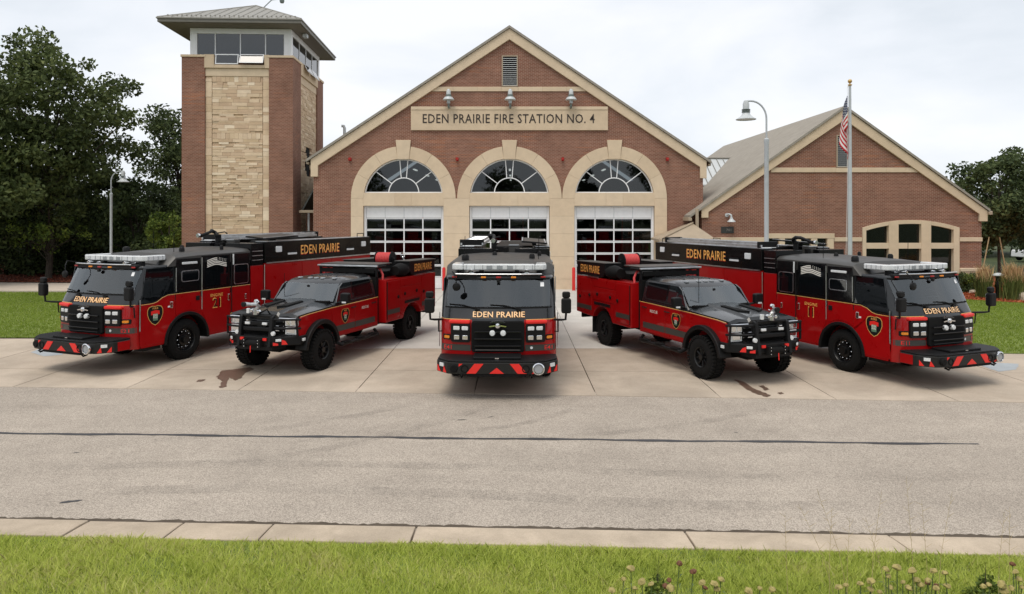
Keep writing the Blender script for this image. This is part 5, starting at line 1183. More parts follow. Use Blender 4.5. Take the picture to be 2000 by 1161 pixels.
        for a, b in ((2.95, 4.55), (4.62, 6.08), (6.15, 7.25), (7.32, 8.44)):
            z0 = .62 if not 4.5 < a < 5.3 else 1.28
            dr2 = MB().box(s * HW, s * (HW + .012), a, b, z0, 2.26).build('roller_door', red, E, bevel=.008)
            MB().box(s * (HW + .012), s * (HW + .03), a + .1, b - .1, z0 + .04, z0 + .07).build('handle', 'steel', dr2)
        MB().grid([[(s * (HW + .014), y, z) for y in (2.95, 4.55)] for z in (.915, 1.045)]).build('stripe', 'stripe_grey', E)
        MB().grid([[(s * (HW + .014), y, z) for y in (6.15, 8.44)] for z in (.915, 1.045)]).build('stripe', 'stripe_grey', E)
        fo = arcpts(5.35, .51, .74, -2, 182, 20); fi = arcpts(5.35, .51, .675, 182, -2, 20); MB().prism(fo + fi, P(.03), P(-.25)).build('fender', 'satin_black', E, bevel=.01)
        bt = MB().box(s * .85, s * (HW + .02), 2.89, 8.50, 2.325, 2.95).build('body_top', blk, E, bevel=.015)
        MB().box(s * (HW + .018), s * (HW + .03), 2.95, 8.45, 2.30, 2.335).build('drip_rail', 'steel', bt)
        MB().box(s * .86, s * (HW + .015), 2.95, 8.40, 2.952, 2.965).build('tread_plate', 'aluminium', bt)
        letters('lettering', 'EDEN PRAIRIE', lambda u, v: (s * (HW + .024), 5.55 + s * u, 2.64 + v), .30, 2.05, 'flare_red', bt, 1.05, True)
        letters('lettering_face', 'EDEN PRAIRIE', lambda u, v: (s * (HW + .030), 5.54 + s * u, 2.652 + v), .285, 2.035, 'gold_letter', bt, 1.05, True)
        for y in (3.35, 7.9):
            MB().prism(rrect(y, y + .26, 2.62, 2.80, .03), P(.05), P(.018)).build('warning_light', 'lens_clear', bt, bevel=.01)
        for y in (3.9, 7.0):
            MB().prism(rrect(y, y + .42, 2.52, 2.58, .02), P(.045), P(.018)).build('scene_light', 'lens_clear', bt, bevel=.008)
            MB().prism(rrect(y, y + .42, 2.60, 2.63, .012), P(.05), P(.018)).build('light_hood', 'satin_black', bt)
    for s in (-1, 1):
        make_wheel(E, s * 1.21, 0, .525, .33, s); make_wheel(E, s * 1.21, 5.35, .525, .56, s)
    # top of the body: hose bed, ladders, deck gun, panels
    MB().box(-.84, .84, 2.89, 8.48, 1.9, 2.62).build('hose_bed', 'satin_black', E)
    MB().box(-.30, .80, 4.0, 8.3, 2.63, 2.93).build('hose_cover', 'satin_black', E, bevel=.03)
    MB().box(-.35, .35, 8.36, 8.50, .6, 2.9).build('rear_panel', red, E)
    MB().box(-.84, -.36, 8.36, 8.5, .6, 2.3).build('rear_panel', red, E); MB().box(.36, .84, 8.36, 8.5, .6, 2.3).build('rear_panel', red, E)
    # ladder bank on the truck's right, tilted inboard
    lad = MB(); tilt = R(16)
    def LP(u, w_): return (-1.12 + u * math.cos(tilt), w_, 3.02 + u * math.sin(tilt) * .0 + .0)
    lx0, lx1 = -1.22, -.62
    for k, (dz, ins) in enumerate(((0, 0), (.07, .05))):
        for x in (lx0 + ins, lx1 - ins): lad.box(x - .022, x + .022, 2.95 + .1 * k, 7.9 - .1 * k, 2.99 + dz, 3.055 + dz)
        y = 3.1
        while y < 7.8: lad.cyl((lx0 + ins, y, 3.02 + dz), (lx1 - ins, y, 3.02 + dz), .017, 6); y += .33
    ld = lad.build('ladder', 'aluminium', E)
    MB().box(lx0 + .03, lx1 - .03, 3.0, 4.6, 2.966, 2.985).build('ladder_tray', 'white_paint', E)
    for y in (3.05, 7.85): MB().box(lx0 - .05, lx1 + .03, y - .05, y + .05, 2.966, 3.15).build('ladder_clamp', 'satin_black', E, bevel=.02)
    # dark flat panel on the other side, propped up
    pn = MB().prism([(.48, 3.12), (1.20, 3.06), (1.20, 3.10), (.48, 3.16)], lambda x, z: (x, 2.95, z - .05), lambda x, z: (x, 4.5, z)).build('light_panel', 'satin_black', E)
    MB().prism([(.55, 3.158), (1.14, 3.109), (1.14, 3.113), (.55, 3.162)], lambda x, z: (x, 3.0, z - .05), lambda x, z: (x, 4.45, z)).build('panel_face', 'roof_grey', pn)
    for x in (.5, 1.15): MB().prism([(x - .02, 3.165 - (x - .48) * .083), (x + .02, 3.165 - (x - .48) * .083), (x + .02, 3.175 - (x - .48) * .083), (x - .02, 3.175 - (x - .48) * .083)], lambda a, z: (a, 2.97, z - .05), lambda a, z: (a, 4.48, z)).build('panel_edge', 'aluminium', pn)
    MB().box(.78, .90, 3.6, 3.8, 2.96, 3.08).build('panel_leg', 'satin_black', pn)
    dg = MB(); dg.lathe([(.12, 0), (.12, .08), (.07, .1), (.07, .28), (.09, .3), (.09, .36), (.0, .38)], 14, (-.28, 2.62, 2.80)); dg.tube([(-.28, 2.62, 3.12), (-.38, 2.62, 3.22), (-.40, 2.5, 3.28), (-.28, 2.42, 3.27), (-.27, 2.25, 3.22), (-.27, 2.02, 3.16)], .06, 10, .04); dg.lathe([(.04, 0), (.055, -.03), (.06, -.16), (.04, -.17)], 12, (-.27, 2.02, 3.15), 'y'); dg.tube([(-.30, 2.62, 3.2), (-.12, 2.74, 3.24), (-.12, 2.84, 3.18)], .02, 6)
    dgo = dg.build('deck_gun', 'satin_black', E, smooth=True); MB().lathe([(.058, -.0), (.064, -.05), (.058, -.07)], 12, (-.27, 2.02 - .12, 3.15), 'y').build('nozzle_tip', 'chrome', dgo, smooth=True)
    MB().box(.12, .42, 2.55, 2.80, 2.78, 3.02).build('equipment_box', 'roof_grey', E, bevel=.02); MB().box(.13, .41, 2.53, 2.55, 3.0, 3.03).build('equipment_lid', 'aluminium', E)
    MB().box(-.75, .75, 2.35, 2.85, 2.6, 2.79).build('pump_deck', 'roof_grey', E)
    MB().box(-.02, .10, 2.42, 2.56, 2.79, 2.95).build('deck_light', 'matte_black', E, bevel=.02)
    m_ = MB(); m_.tube([(HW - .15, 8.3, 2.96), (HW - .15, 8.3, 3.08), (HW - .15, 7.9, 3.08), (HW - .15, 7.9, 2.96)], .015, 6); m_.build('rear_rail', 'satin_black', E)
    m_ = MB(); m_.tube([(-HW + .15, 8.3, 2.96), (-HW + .15, 8.3, 3.08), (-HW + .15, 7.9, 3.08), (-HW + .15, 7.9, 2.96)], .015, 6); m_.build('rear_rail', 'satin_black', E)
    return E
def dress_engine(E, num, code):
    doors = [c for c in E.children if c.name.split('.')[0] == 'crew_door']
    for cd in doors:
        sx = 1 if sum(v.co.x for v in cd.data.vertices) > 0 else -1
        letters('number', num, lambda u, v: (sx * (HW + .018), 1.0 + sx * u, 1.37 + v), .28, .20 if num == '11' else .30, 'gold_letter', cd)
        letters('number_face', num, lambda u, v: (sx * (HW + .022), 1.0 + sx * u, 1.37 + v), .23, .165 if num == '11' else .25, 'satin_black', cd)
    for s in (-1, 1):
        letters('unit_code', code, lambda u, v: (s * 1.09 + u, cab_front(s * 1.09 + u, .98) - .010, .98 + v), .085, .17, 'flare_red', E)
        letters('unit_code', code, lambda u, v: (s * (HW + .008), -1.30 + s * u, .98 + v), .085, .17, 'flare_red', E)
base = make_engine()
eng_mid, eng_l, eng_r = base, copy_tree(base), copy_tree(base)
for E, loc, rz, num, code, lab in (
        (eng_mid, (-.31, 17.60, 0), R(-1.0), '41', 'E41', 'red and black fire engine in the middle facing straight out'),
        (eng_l, (-10.08, 19.95, 0), R(-21.8), '21', 'E21', 'red and black fire engine numbered 21 on the left before the tower'),
        (eng_r, (9.378, 18.41, 0), R(21.2), '11', 'E11', 'red and black fire engine numbered 11 on the right by the flagpole')):
    E.scale = [{'41': 1.022, '21': 1.048, '11': 1.0}[num]] * 3
    E.location = loc; E.rotation_euler = (0, 0, rz); tag(E, lab, 'fire engine', 'fire engines parked on the apron'); dress_engine(E, num, code)

# ------------------------------------------------------------------ rescue pickups
def make_rescue():
    T = empty('rescue_truck'); red, gry, blk = 'paint_red', 'paint_grey', 'satin_black'
    H = 1.02
    MB().box(-.42, .42, -.8, 6.3, .55, .78).build('chassis', 'matte_black', T)
    for y in (0, 4.78): MB().cyl((-.85, y, .52), (.85, y, .52), .08).build('axle', 'matte_black', T)
    MB().cyl((-.8, -.12, .62), (.8, -.12, .60), .035).build('tie_rod', 'steel', T)
    ar = arcpts(0, .52, .66, 0, 180, 16)
    body = [(-.80, .88), (-.66, .86), (-.66, .52)] ; arch = [(y, z) for y, z in reversed(ar)]
    lower = [(-.82, .90), (-.645, .88)] + [p for p in arch if p[1] > .80 and True] + [(.66, .76), (.72, .70), (2.93, .70), (2.93, 1.53), (.5, 1.50), (-.5, 1.465), (-.80, 1.43)]
    MB().px(lower, -H, H).build('lower_body', red, T, bevel=.02)
    # hood
    def hs(y, ze, zc, hw): return [(-hw, y, ze - .10), (-hw + .01, y, ze), (-hw * .78, y, ze + .06), (-.46, y, zc - .015), (-.40, y, zc + .03), (0, y, zc + .04), (.40, y, zc + .03), (.46, y, zc - .015), (hw * .78, y, ze + .06), (hw - .01, y, ze), (hw, y, ze - .10)]
    hd = MB().loft([hs(-.90, 1.40, 1.45, .94), hs(-.84, 1.47, 1.52, .985), hs(-.5, 1.50, 1.58, 1.0), hs(.2, 1.53, 1.63, 1.005), hs(.70, 1.55, 1.66, 1.005)]).build('hood', gry, T, smooth=True, ang=22)
    for s in (-1, 1): MB().prism([(.14, -.55), (.36, -.40), (.34, .28), (.22, .30)], lambda x, y: (s * x, y, 1.60 + .06 * (y + .5)), lambda x, y: (s * x, y, 1.645 + .06 * (y + .5))).build('hood_vent', 'matte_black', hd)
    # greenhouse
    def gs(z, y0, y1, hw, r=.12): return front_pts(y0, hw, r, .14, z) + [(hw, y1 - .1, z), (hw - .1, y1, z), (-hw + .1, y1, z), (-hw, y1 - .1, z)]
    gm = MB().loft([gs(1.50, .48, 2.93, 1.005), gs(1.60, .60, 2.93, .995), gs(2.06, 1.06, 2.90, .90), gs(2.14, 1.20, 2.87, .86), gs(2.19, 1.38, 2.8, .76), gs(2.22, 1.65, 2.65, .5)])
    gm.f = [f for f in gm.f if not (len(f) == 4 and 1.61 < sum(gm.v[i][2] for i in f) / 4 < 2.05 and abs(sum(gm.v[i][0] for i in f) / 4) < .90 and sum(gm.v[i][1] for i in f) / 4 < 1.3)]
    gh = gm.build('cab', gry, T, smooth=True, ang=24)
    MB().prism(rrect(-.88, .88, 1.50, 1.66, .05), lambda x, z: (x, .80 + .1 * x * x, z), lambda x, z: (x, 1.12, z)).build('dashboard', 'dash', T, bevel=.02)
    sw_ = MB(); ca_ = [(.42 + .18 * math.cos(a), 1.20 + .05 * math.sin(a), 1.70 + .17 * math.sin(a)) for a in [2 * math.pi * i / 20 for i in range(20)]]; sw_.tube(ca_, .015, 6, closed=True); sw_.cyl((.42, 1.2, 1.70), (.42, 1.08, 1.62), .03); sw_.build('steering_wheel', 'dash', T, smooth=True)
    for x in (-.42, .42): MB().prism(rrect(x - .22, x + .22, 1.52, 1.90, .06), lambda a, z: (a, 1.62 + (z - 1.5) * .2, z), lambda a, z: (a, 1.76 + (z - 1.5) * .2, z)).build('seat', 'seat', T, bevel=.03); MB().prism(rrect(x - .12, x + .12, 1.92, 2.05, .04), lambda a, z: (a, 1.70, z), lambda a, z: (a, 1.79, z)).build('headrest', 'seat', T, bevel=.02)
    def wf(x, z):
        t_ = (z - 1.60) / .46; y0 = .60 + .46 * t_; hw = .995 - .095 * t_; return fy(x, y0, hw, .12, .14)
    rows = [[(x * (1 - .09 * (z - 1.62) / .44), wf(x * (1 - .09 * (z - 1.62) / .44), z) - .008, z) for x in [-.91 + 1.82 * i / 18 for i in range(19)]] for z in [1.635 + (2.065 - 1.635) * k / 6 for k in range(7)]]
    ws = MB().grid(rows).build('windshield', 'glass_raked', T, smooth=True)
    for s in (-.15, .55): MB().tube([(s + .2, wf(s + .2, 1.62) - .02, 1.625), (s - .3, wf(s - .3, 1.66) - .02, 1.66)], .012, 5).build('wiper', 'matte_black', T)
    MB().lathe([(.0, -.015), (.035, -.01), (.035, .02)], 10, (0, wf(0, 2.0) - .02, 2.0), 'y').build('sensor', 'matte_black', ws)
    MB().prism(rrect(-.85, .85, .50, .64, .03), lambda x, y: (x, y + .14 * (x / .9) ** 2, 1.615), lambda x, y: (x, y + .14 * (x / .9) ** 2, 1.655)).build('cowl', 'matte_black', T)
    for i, x in enumerate((-.55, -.2, 0, .2, .55)): MB().box(x - .05, x + .05, 1.30 + .14 * x * x, 1.42 + .14 * x * x, 2.16, 2.21).build('roof_marker', 'lens_grey', T, bevel=.015)
    for x in (-.4, -.13, .13, .4): MB().box(x - .02, x + .02, 1.7, 2.7, 2.205, 2.232).build('roof_rib', gry, T, bevel=.008)
    MB().tube([(-.62, .78, 1.55), (-.62, .78, 2.35)], .007, 5).build('aerial', 'matte_black', T)
    for s in (-1, 1):
        sx = lambda z: 1.005 - (z - 1.50) * .19 if z > 1.5 else 1.02
        P = lambda d: (lambda y, z: (s * (sx(z) + d), y, z))
        # windows
        w1 = [(.80, 1.60), (1.63, 1.615), (1.63, 2.085), (1.24, 2.085), (1.08, 2.0)]; w2 = [(1.71, 1.615), (2.60, 1.635), (2.70, 1.74), (2.68, 2.03), (2.60, 2.085), (1.71, 2.085)]; MB().prism([(1.632, 1.61), (1.708, 1.61), (1.708, 2.09), (1.632, 2.09)], P(.006), P(-.03)).build('door_pillar', 'paint_black', T)
        D = lambda d: (lambda y, z: (s * (H + d), y, z))
        d1 = MB().prism([(.56, .80), (.60, .74), (1.655, .74), (1.655, 1.50), (.56, 1.485)], D(.012), D(-.02)).build('front_door', red, T, bevel=.008)
        d2 = MB().prism([(1.675, .74), (2.72, .74), (2.90, .9), (2.90, 1.52), (1.675, 1.50)], D(.012), D(-.02)).build('rear_door', red, T, bevel=.008)
        MB().prism(w1, P(.008), P(-.03)).build('window', 'glass_side', d1); MB().prism(w2, P(.008), P(-.03)).build('window', 'glass_dark', d2)
        MB().tube([(s * (sx(1.58) + .008), .80, 1.585), (s * (sx(1.60) + .008), 1.66, 1.60), (s * (sx(1.62) + .008), 2.70, 1.625)], .012, 5).build('window_trim', 'satin_black', T)
        for d_, y in ((d1, 1.46), (d2, 2.55)): MB().tube([(s * (H + .012), y, 1.40), (s * (H + .04), y + .04, 1.40), (s * (H + .04), y + .2, 1.405), (s * (H + .012), y + .24, 1.405)], .014, 6).build('handle', 'satin_black', d_)
        MB().tube([(s * (H + .014), y, z) for y, z in ((-.82, 1.445), (-.5, 1.47), (.5, 1.505), (2.92, 1.535))], .008, 5).build('gold_line', 'gold', T)
        emblem(d1, s, H + .012, 1.17, 1.23, .265)
        letters('lettering', 'RESCUE', lambda u, v: (s * (H + .016), 2.2 + s * u, 1.33 + v), .075, .36, 'white_letter', d2)
        for a, b, pz in ((.60, 1.655, 0), (1.675, 2.74, 0)): MB().grid([[(s * (H + .016), y, z) for y in (a, b)] for z in (.84, 1.0)]).build('stripe', 'stripe_grey', T)
        # fender flare
        fo = arcpts(0, .52, .765, 8, 172, 22); fi = arcpts(0, .52, .655, 172, 8, 22)
        fl = MB(); n_ = len(fo)
        fl.prism(fo + fi, lambda y, z: (s * (H + .13 if (y * y + (z - .52) ** 2) < .6 else H + .012), y, z), lambda y, z: (s * (H - .2), y, z)); fl.build('fender_flare', blk, T, bevel=.02)
        MB().tube([(s * .95, .75, .60), (s * 1.12, .85, .50), (s * 1.12, 2.75, .50), (s * .95, 2.85, .60)], .045, 8).build('step_bar', blk, T, smooth=True)
        for y in (1.1, 1.8, 2.5): MB().box(s * 1.02, s * 1.17, y - .14, y + .14, .53, .56).build('step_pad', 'rubber', T)
        # mirror
        m_ = MB(); m_.tube([(s * 1.0, .86, 1.60), (s * 1.16, .84, 1.62), (s * 1.22, .84, 1.66)], .03, 6); ma = m_.build('mirror_arm', blk, T)
        MB().py(rrect(s * 1.26 - .125, s * 1.26 + .125, 1.60, 1.87, .05), .74, .90).build('mirror', blk, ma, bevel=.035, seg=3); MB().py(rrect(s * 1.26 - .10, s * 1.26 + .10, 1.63, 1.84, .04), .899, .907).build('mirror_glass', 'chrome', ma)
        MB().box(s * 1.26 - .06, s * 1.26 + .06, .735, .745, 1.61, 1.65).build('mirror_lamp', 'lens_clear', ma)
        # head lamps
        hl = MB().prism(rrect(.66, .965, 1.22, 1.40, .02), lambda x, z: (s * x, -.915 + .12 * max(0, x - .75) , z), lambda x, z: (s * x, -.72, z)).build('headlight', 'lens_clear', T, bevel=.01)
        MB().prism(rrect(.69, .80, 1.25, 1.37, .02), lambda x, z: (s * x, -.926 + .12 * max(0, x - .75), z), lambda x, z: (s * x, -.86, z)).build('projector', 'chrome', hl); MB().prism(rrect(.83, .94, 1.25, 1.37, .02), lambda x, z: (s * x, -.924 + .12 * max(0, x - .75), z), lambda x, z: (s * x, -.86, z)).build('projector', 'chrome', hl)
        h2 = MB().prism(rrect(.66, .965, 1.02, 1.195, .02), lambda x, z: (s * x, -.915 + .12 * max(0, x - .75), z), lambda x, z: (s * x, -.72, z)).build('lower_headlight', 'lens_clear', T, bevel=.01)
        MB().prism(rrect(.70, .92, 1.06, 1.16, .02), lambda x, z: (s * x, -.926 + .12 * max(0, x - .75), z), lambda x, z: (s * x, -.86, z)).build('projector', 'chrome', h2)
        for z in (1.405, 1.005): MB().tube([(s * .50, -.93, z), (s * .97, -.90, z)], .016, 6).build('lamp_trim', 'chrome', T)
    # grille
    g_ = MB().prism(rrect(-.66, .66, .98, 1.42, .04), lambda x, z: (x, -.90, z), lambda x, z: (x, -.70, z)).build('grille', 'matte_black', T)
    for z in (1.10, 1.21, 1.32): MB().box(-.63, .63, -.935, -.90, z - .014, z + .014).build('grille_bar', 'chrome', g_, bevel=.008)
    MB().prism([(.13 * math.cos(a), 1.21 + .055 * math.sin(a)) for a in [2 * math.pi * i / 20 for i in range(20)]], lambda x, z: (x, -.965, z), lambda x, z: (x, -.93, z)).build('oval_badge', 'plaque', g_, bevel=.006)
    # steel front bumper with winch and bull bar
    bpl = [(-1.08, -.62), (-1.06, -.86), (-.72, -1.16), (-.40, -1.24), (.40, -1.24), (.72, -1.16), (1.06, -.86), (1.08, -.62)]
    bu = MB().pz(bpl, .78, .99).build('front_bumper', blk, T, bevel=.02)
    MB().pz([(-.5, -1.2), (.5, -1.2), (.6, -.8), (-.6, -.8)], .66, .778).build('skid_plate', blk, bu)
    wd = MB(); wd.cyl((-.17, -1.27, .83), (.17, -1.27, .83), .075, 14); wd.box(-.26, -.17, -1.34, -1.2, .74, .93); wd.box(.17, .26, -1.34, -1.2, .74, .93); wo = wd.build('winch', 'matte_black', bu)
    for x in (-.2, .2):
        for z in (.76, .84, .91): MB().lathe([(.014, 0), (.012, -.012), (0, -.014)], 6, (x, -1.34, z), 'y').build('winch_bolt', 'chrome', wo)
    MB().tube([(.0, -1.36, .78), (.0, -1.37, .62)], .012, 5).build('winch_hook', 'flare_red', wo)
    for s in (-1, 1):
        MB().box(s * .28, s * .38, -1.27, -1.23, .90, .96).build('recovery_point', 'flare_red', bu)
        d = Vector((s * .34, .30)).normalized(); P2 = lambda t_, z, o: (s * .72 + d.x * t_ + s * .66 * o, -1.16 + d.y * t_ - .75 * o, z)
        MB().prism([(.02, .81), (.16, .81), (.10, .90), (.02, .93)], lambda t_, z: P2(t_, z, .012), lambda t_, z: P2(t_, z, -.01)).build('bumper_mark', 'flare_red', bu); MB().prism([(-.18, .80), (-.06, .80), (-.06, .84), (-.18, .87)], lambda t_, z: P2(t_, z, .014), lambda t_, z: P2(t_, z, -.012)).build('bumper_mark', 'flare_red', bu)
        MB().prism([(-.12, .89), (.01, .89), (.01, .95), (-.12, .95)], lambda t_, z: P2(t_, z, .03), lambda t_, z: P2(t_, z, -.01)).build('fog_lamp', 'lens_clear', bu, bevel=.01)
        MB().box(s * 1.0, s * 1.10, -.80, -.70, .86, .93).build('side_lamp', 'lens_clear', bu, bevel=.01)
        MB().lathe([(0, -.02), (.05, -.015), (.055, .03)], 14, (s * .52, -1.20, 1.07), 'y').build('driving_lamp', 'lens_clear', bu, smooth=True)
        # bull bar upright plate and headlamp hoop
        MB().prism([(-1.28, .74), (-1.16, .74), (-1.06, 1.0), (-1.0, 1.40), (-1.06, 1.50), (-1.16, 1.46), (-1.22, 1.05)], lambda y, z: (s * .40, y, z), lambda y, z: (s * .49, y, z)).build('bull_bar_upright', blk, bu, bevel=.02)
        for z in (1.40, 1.19): MB().tube([(s * .47, -1.12, z), (s * .80, -1.08, z), (s * 1.0, -.98, z), (s * 1.02, -.80, z - .02)], .026, 8).build('lamp_guard', blk, bu, smooth=True)
        MB().tube([(s * 1.01, -.95, 1.41), (s * 1.03, -.93, .97)], .026, 8).build('lamp_guard', blk, bu, smooth=True)
        for x, z in ((.25, 1.26),): MB().box(s * x - .07, s * x + .07, -1.17, -1.12, z, z + .06).build('grille_lamp', 'lens_clear', bu, bevel=.01)
    MB().box(-.40, .40, -1.15, -1.08, 1.10, 1.20).build('bull_bar_cross', blk, bu, bevel=.02); MB().tube([(-.42, -1.10, 1.47), (.42, -1.10, 1.47)], .035, 8).build('bull_bar_top', blk, bu, smooth=True)
    MB().box(-.40, .40, -1.14, -1.10, 1.24, 1.33).build('bull_bar_cross', blk, bu, bevel=.015)
    # front monitor nozzle
    tn = MB(); tn.lathe([(.07, 0), (.07, .09), (.05, .1), (.05, .16)], 12, (-.02, -1.14, 1.50)); tn.tube([(-.02, -1.14, 1.62), (.06, -1.12, 1.70), (.04, -1.2, 1.76), (-.06, -1.28, 1.76)], .045, 8); tn.tube([(-.06, -1.28, 1.76), (-.12, -1.42, 1.78)], .04, 8, .055)
    to = tn.build('front_nozzle', 'steel', T, smooth=True)
    MB().lathe([(.058, 0), (.064, -.05), (.05, -.06)], 10, (-.12, -1.42, 1.78), 'y').build('nozzle_tip', 'satin_black', to, smooth=True)
    for dx, dz in ((.08, 1.58), (-.12, 1.60), (.0, 1.83)): MB().lathe([(0, -.03), (.04, -.025), (.045, .03), (0, .04)], 10, (dx, -1.16, dz), 'y').build('nozzle_motor', 'chrome', to, smooth=True)
    MB().tube([(.05, -1.1, 1.52), (.2, -1.0, 1.62), (.18, -.88, 1.5)], .02, 6).build('nozzle_cable', 'matte_black', to)
    MB().box(-.30, -.22, -1.14, -1.08, 1.52, 1.64).build('nozzle_lamp', 'lens_clear', to, bevel=.01)
    for s in (-1, 1): make_wheel(T, s * 1.15, 0, .52, .34, s, 'knobby'); make_wheel(T, s * 1.13, 4.78, .52, .34, s, 'knobby')
    # service body
    B = 1.2
    MB().box(-.95, .95, 2.95, 3.10, .75, 2.1).build('cab_guard', 'matte_black', T)
    MB().box(-.6, .6, 3.0, 6.45, .80, 1.35).build('bed', 'satin_black', T)
    for s in (-1, 1):
        ar = arcpts(4.78, .52, .66, 0, 180, 14)
        bs = [(3.10, .76), (4.14, .76)] + [p for p in reversed(ar) if p[1] > .8] + [(5.42, .80), (6.48, .84), (6.48, 2.0), (3.10, 2.02)]
        bd = MB().px(bs, s * .62, s * B).build('service_body', red, T, bevel=.015)
        arcd = [p for p in arcpts(4.78, .52, .72, 174, 6, 12)]
        MB().box(s * B, s * (B + .012), 3.16, 3.92, .84, 1.96).build('locker_door', red, bd, bevel=.008)
        MB().prism([(3.96, 1.34), (5.36, 1.34), (5.36, 1.72), (3.96, 1.72)], lambda y, z: (s * (B + .012), y, z), lambda y, z: (s * B, y, z)).build('locker_door', red, bd, bevel=.008); MB().box(s * B, s * (B + .010), 3.96, 5.36, 1.745, 1.97).build('locker_door', red, bd, bevel=.008)
        MB().box(s * B, s * (B + .012), 5.42, 6.42, .92, 1.95).build('locker_door', red, bd, bevel=.008)
        for y, z in ((3.82, 1.45), (4.25, 1.50), (5.05, 1.52), (5.55, 1.45), (6.2, 1.35)): MB().lathe([(.05, 0), (.05, s * .02), (.04, s * .028), (0, s * .028)], 12, (s * (B + .012), y, z), 'x').build('latch', 'matte_black', bd, smooth=True)
        MB().tube([(s * (B + .02), 3.135, .85), (s * (B + .02), 3.135, 1.95)], .012, 6).build('grab_rail', 'satin_black', bd)
        for a, b in ((3.16, 3.92), (5.42, 6.42)): MB().grid([[(s * (B + .016), y, z) for y in (a, b)] for z in (.98, 1.12)]).build('stripe', 'stripe_grey', bd)
        MB().box(s * (B - .3), s * (B + .015), 4.27, 5.27, 1.19, 1.28).build('fender', blk, bd, bevel=.012)
        MB().box(s * .88, s * 1.16, 5.44, 5.47, .30, .85).build('mud_flap', 'rubber', T)
        bx = MB().prism([(4.75, 2.04), (6.45, 2.04), (6.45, 2.43), (4.60, 2.46), (4.60, 2.2)], lambda y, z: (s * B, y, z), lambda y, z: (s * .70, y, z)).build('top_box', blk, T, bevel=.02)
        MB().prism([(4.55, 2.465), (6.5, 2.435), (6.5, 2.46), (4.55, 2.49)], lambda y, z: (s * (B + .02), y, z), lambda y, z: (s * .68, y, z)).build('box_lid', 'roof_grey', bx, bevel=.008)
        letters('lettering', 'EDEN PRAIRIE', lambda u, v: (s * (B + .006), 5.55 + s * u, 2.25 + v), .24, 1.25, 'flare_red', bx, 1.02)
        letters('lettering_face', 'EDEN PRAIRIE', lambda u, v: (s * (B + .011), 5.545 + s * u, 2.257 + v), .225, 1.24, 'gold_letter', bx, 1.02)
        MB().box(s * (B - .08), s * (B + .03), 5.0, 5.7, 2.0, 2.035).build('box_rail', 'steel', bx)
        # soft bag in front of the box
        bg_ = MB(); prof = []
        for k in range(7):
            y = 3.95 + .13 * k; q = 1 - abs(k - 3) / 9; prof.append([(s * (B - .18 + .24 * q * math.cos(a)), y, 2.22 + .22 * q * math.sin(a)) for a in [2 * math.pi * i / 12 for i in range(12)]])
        bg_.loft(prof); bg_.build('gear_bag', 'matte_black', T, smooth=True)
        MB().tube([(s * 1.02, 3.20, 1.98), (s * 1.0, 3.26, 2.15), (s * .90, 3.28, 2.32), (s * .74, 3.25, 2.40)], .035, 8).build('hose_loop', 'hose_red', T, smooth=True)
    # roof rack over the cab rear with flat lids
    rk = MB().box(-1.0, 1.0, 2.95, 3.5, 2.36, 2.43).build('rack', blk, T, bevel=.02)
    MB().box(-1.02, 1.02, 2.90, 2.96, 2.40, 2.445).build('rack_edge', 'aluminium', rk, bevel=.008)
    MB().box(-.96, .96, 2.98, 3.9, 2.44, 2.475).build('rack_lid', 'roof_grey', rk, bevel=.01)
    for x in (-.95, -.5, 0, .5, .95): MB().box(x - .03, x + .03, 2.96, 3.02, 2.1, 2.37).build('rack_post', blk, rk)
    MB().box(-.9, .9, 2.93, 2.97, 2.22, 2.34).build('rear_light_bar', 'matte_black', rk)
    MB().box(-.7, .7, 4.0, 6.4, 1.36, 2.2).build('skid_tank', 'matte_black', T, bevel=.02)
    # hose reel
    rl = MB(); c_ = (-.0, 5.2, 2.5)
    rl.cyl((-.36, 5.2, 2.5), (.36, 5.2, 2.5), .05)
    rl.box(-.34, .34, 5.1, 5.3, 2.1, 2.48); ro = rl.build('hose_reel', blk, T, smooth=True)
    for s in (-1, 1): MB().lathe([(.0, s * .26), (.235, s * .26), (.235, s * .285), (0, s * .285)], 26, c_, 'x').build('reel_flange', blk, ro, smooth=True)
    hp = MB()
    for k in range(9):
        x = -.228 + k * .057; prof = [(.185 + .028 * math.cos(R(a)), x + .0285 * math.sin(R(a))) for a in range(-180, 181, 45)]
        hp.lathe(prof, 26, c_, 'x')
    hp.build('hose', 'hose_red', ro, smooth=True)
    for x, z in ((.46, 2.62), (.5, 2.55)): MB().lathe([(.05, 0), (.05, .08), (.03, .1), (.03, .16), (0, .17)], 10, (x, 5.5, z - .08)).build('valve', 'chrome', T, smooth=True)
    MB().box(-1.0, 1.0, 6.46, 6.55, .62, .80).build('rear_bumper', blk, T, bevel=.02); MB().box(-.6, .6, 6.40, 6.46, .85, 1.9).build('tailboard', red, T)
    return T
rb_ = make_rescue(); rescue_l, rescue_r = rb_, copy_tree(rb_)
for T, loc, rz, lab in ((rescue_l, (-5.88, 18.50, 0), R(-18.9), 'red and grey rescue pickup facing left beside engine 21'), (rescue_r, (5.529, 17.56, 0), R(21.5), 'red and grey rescue pickup facing right beside engine 11')):
    T.location = loc; T.rotation_euler = (0, 0, rz); tag(T, lab, 'pickup truck', 'rescue pickups between the engines')
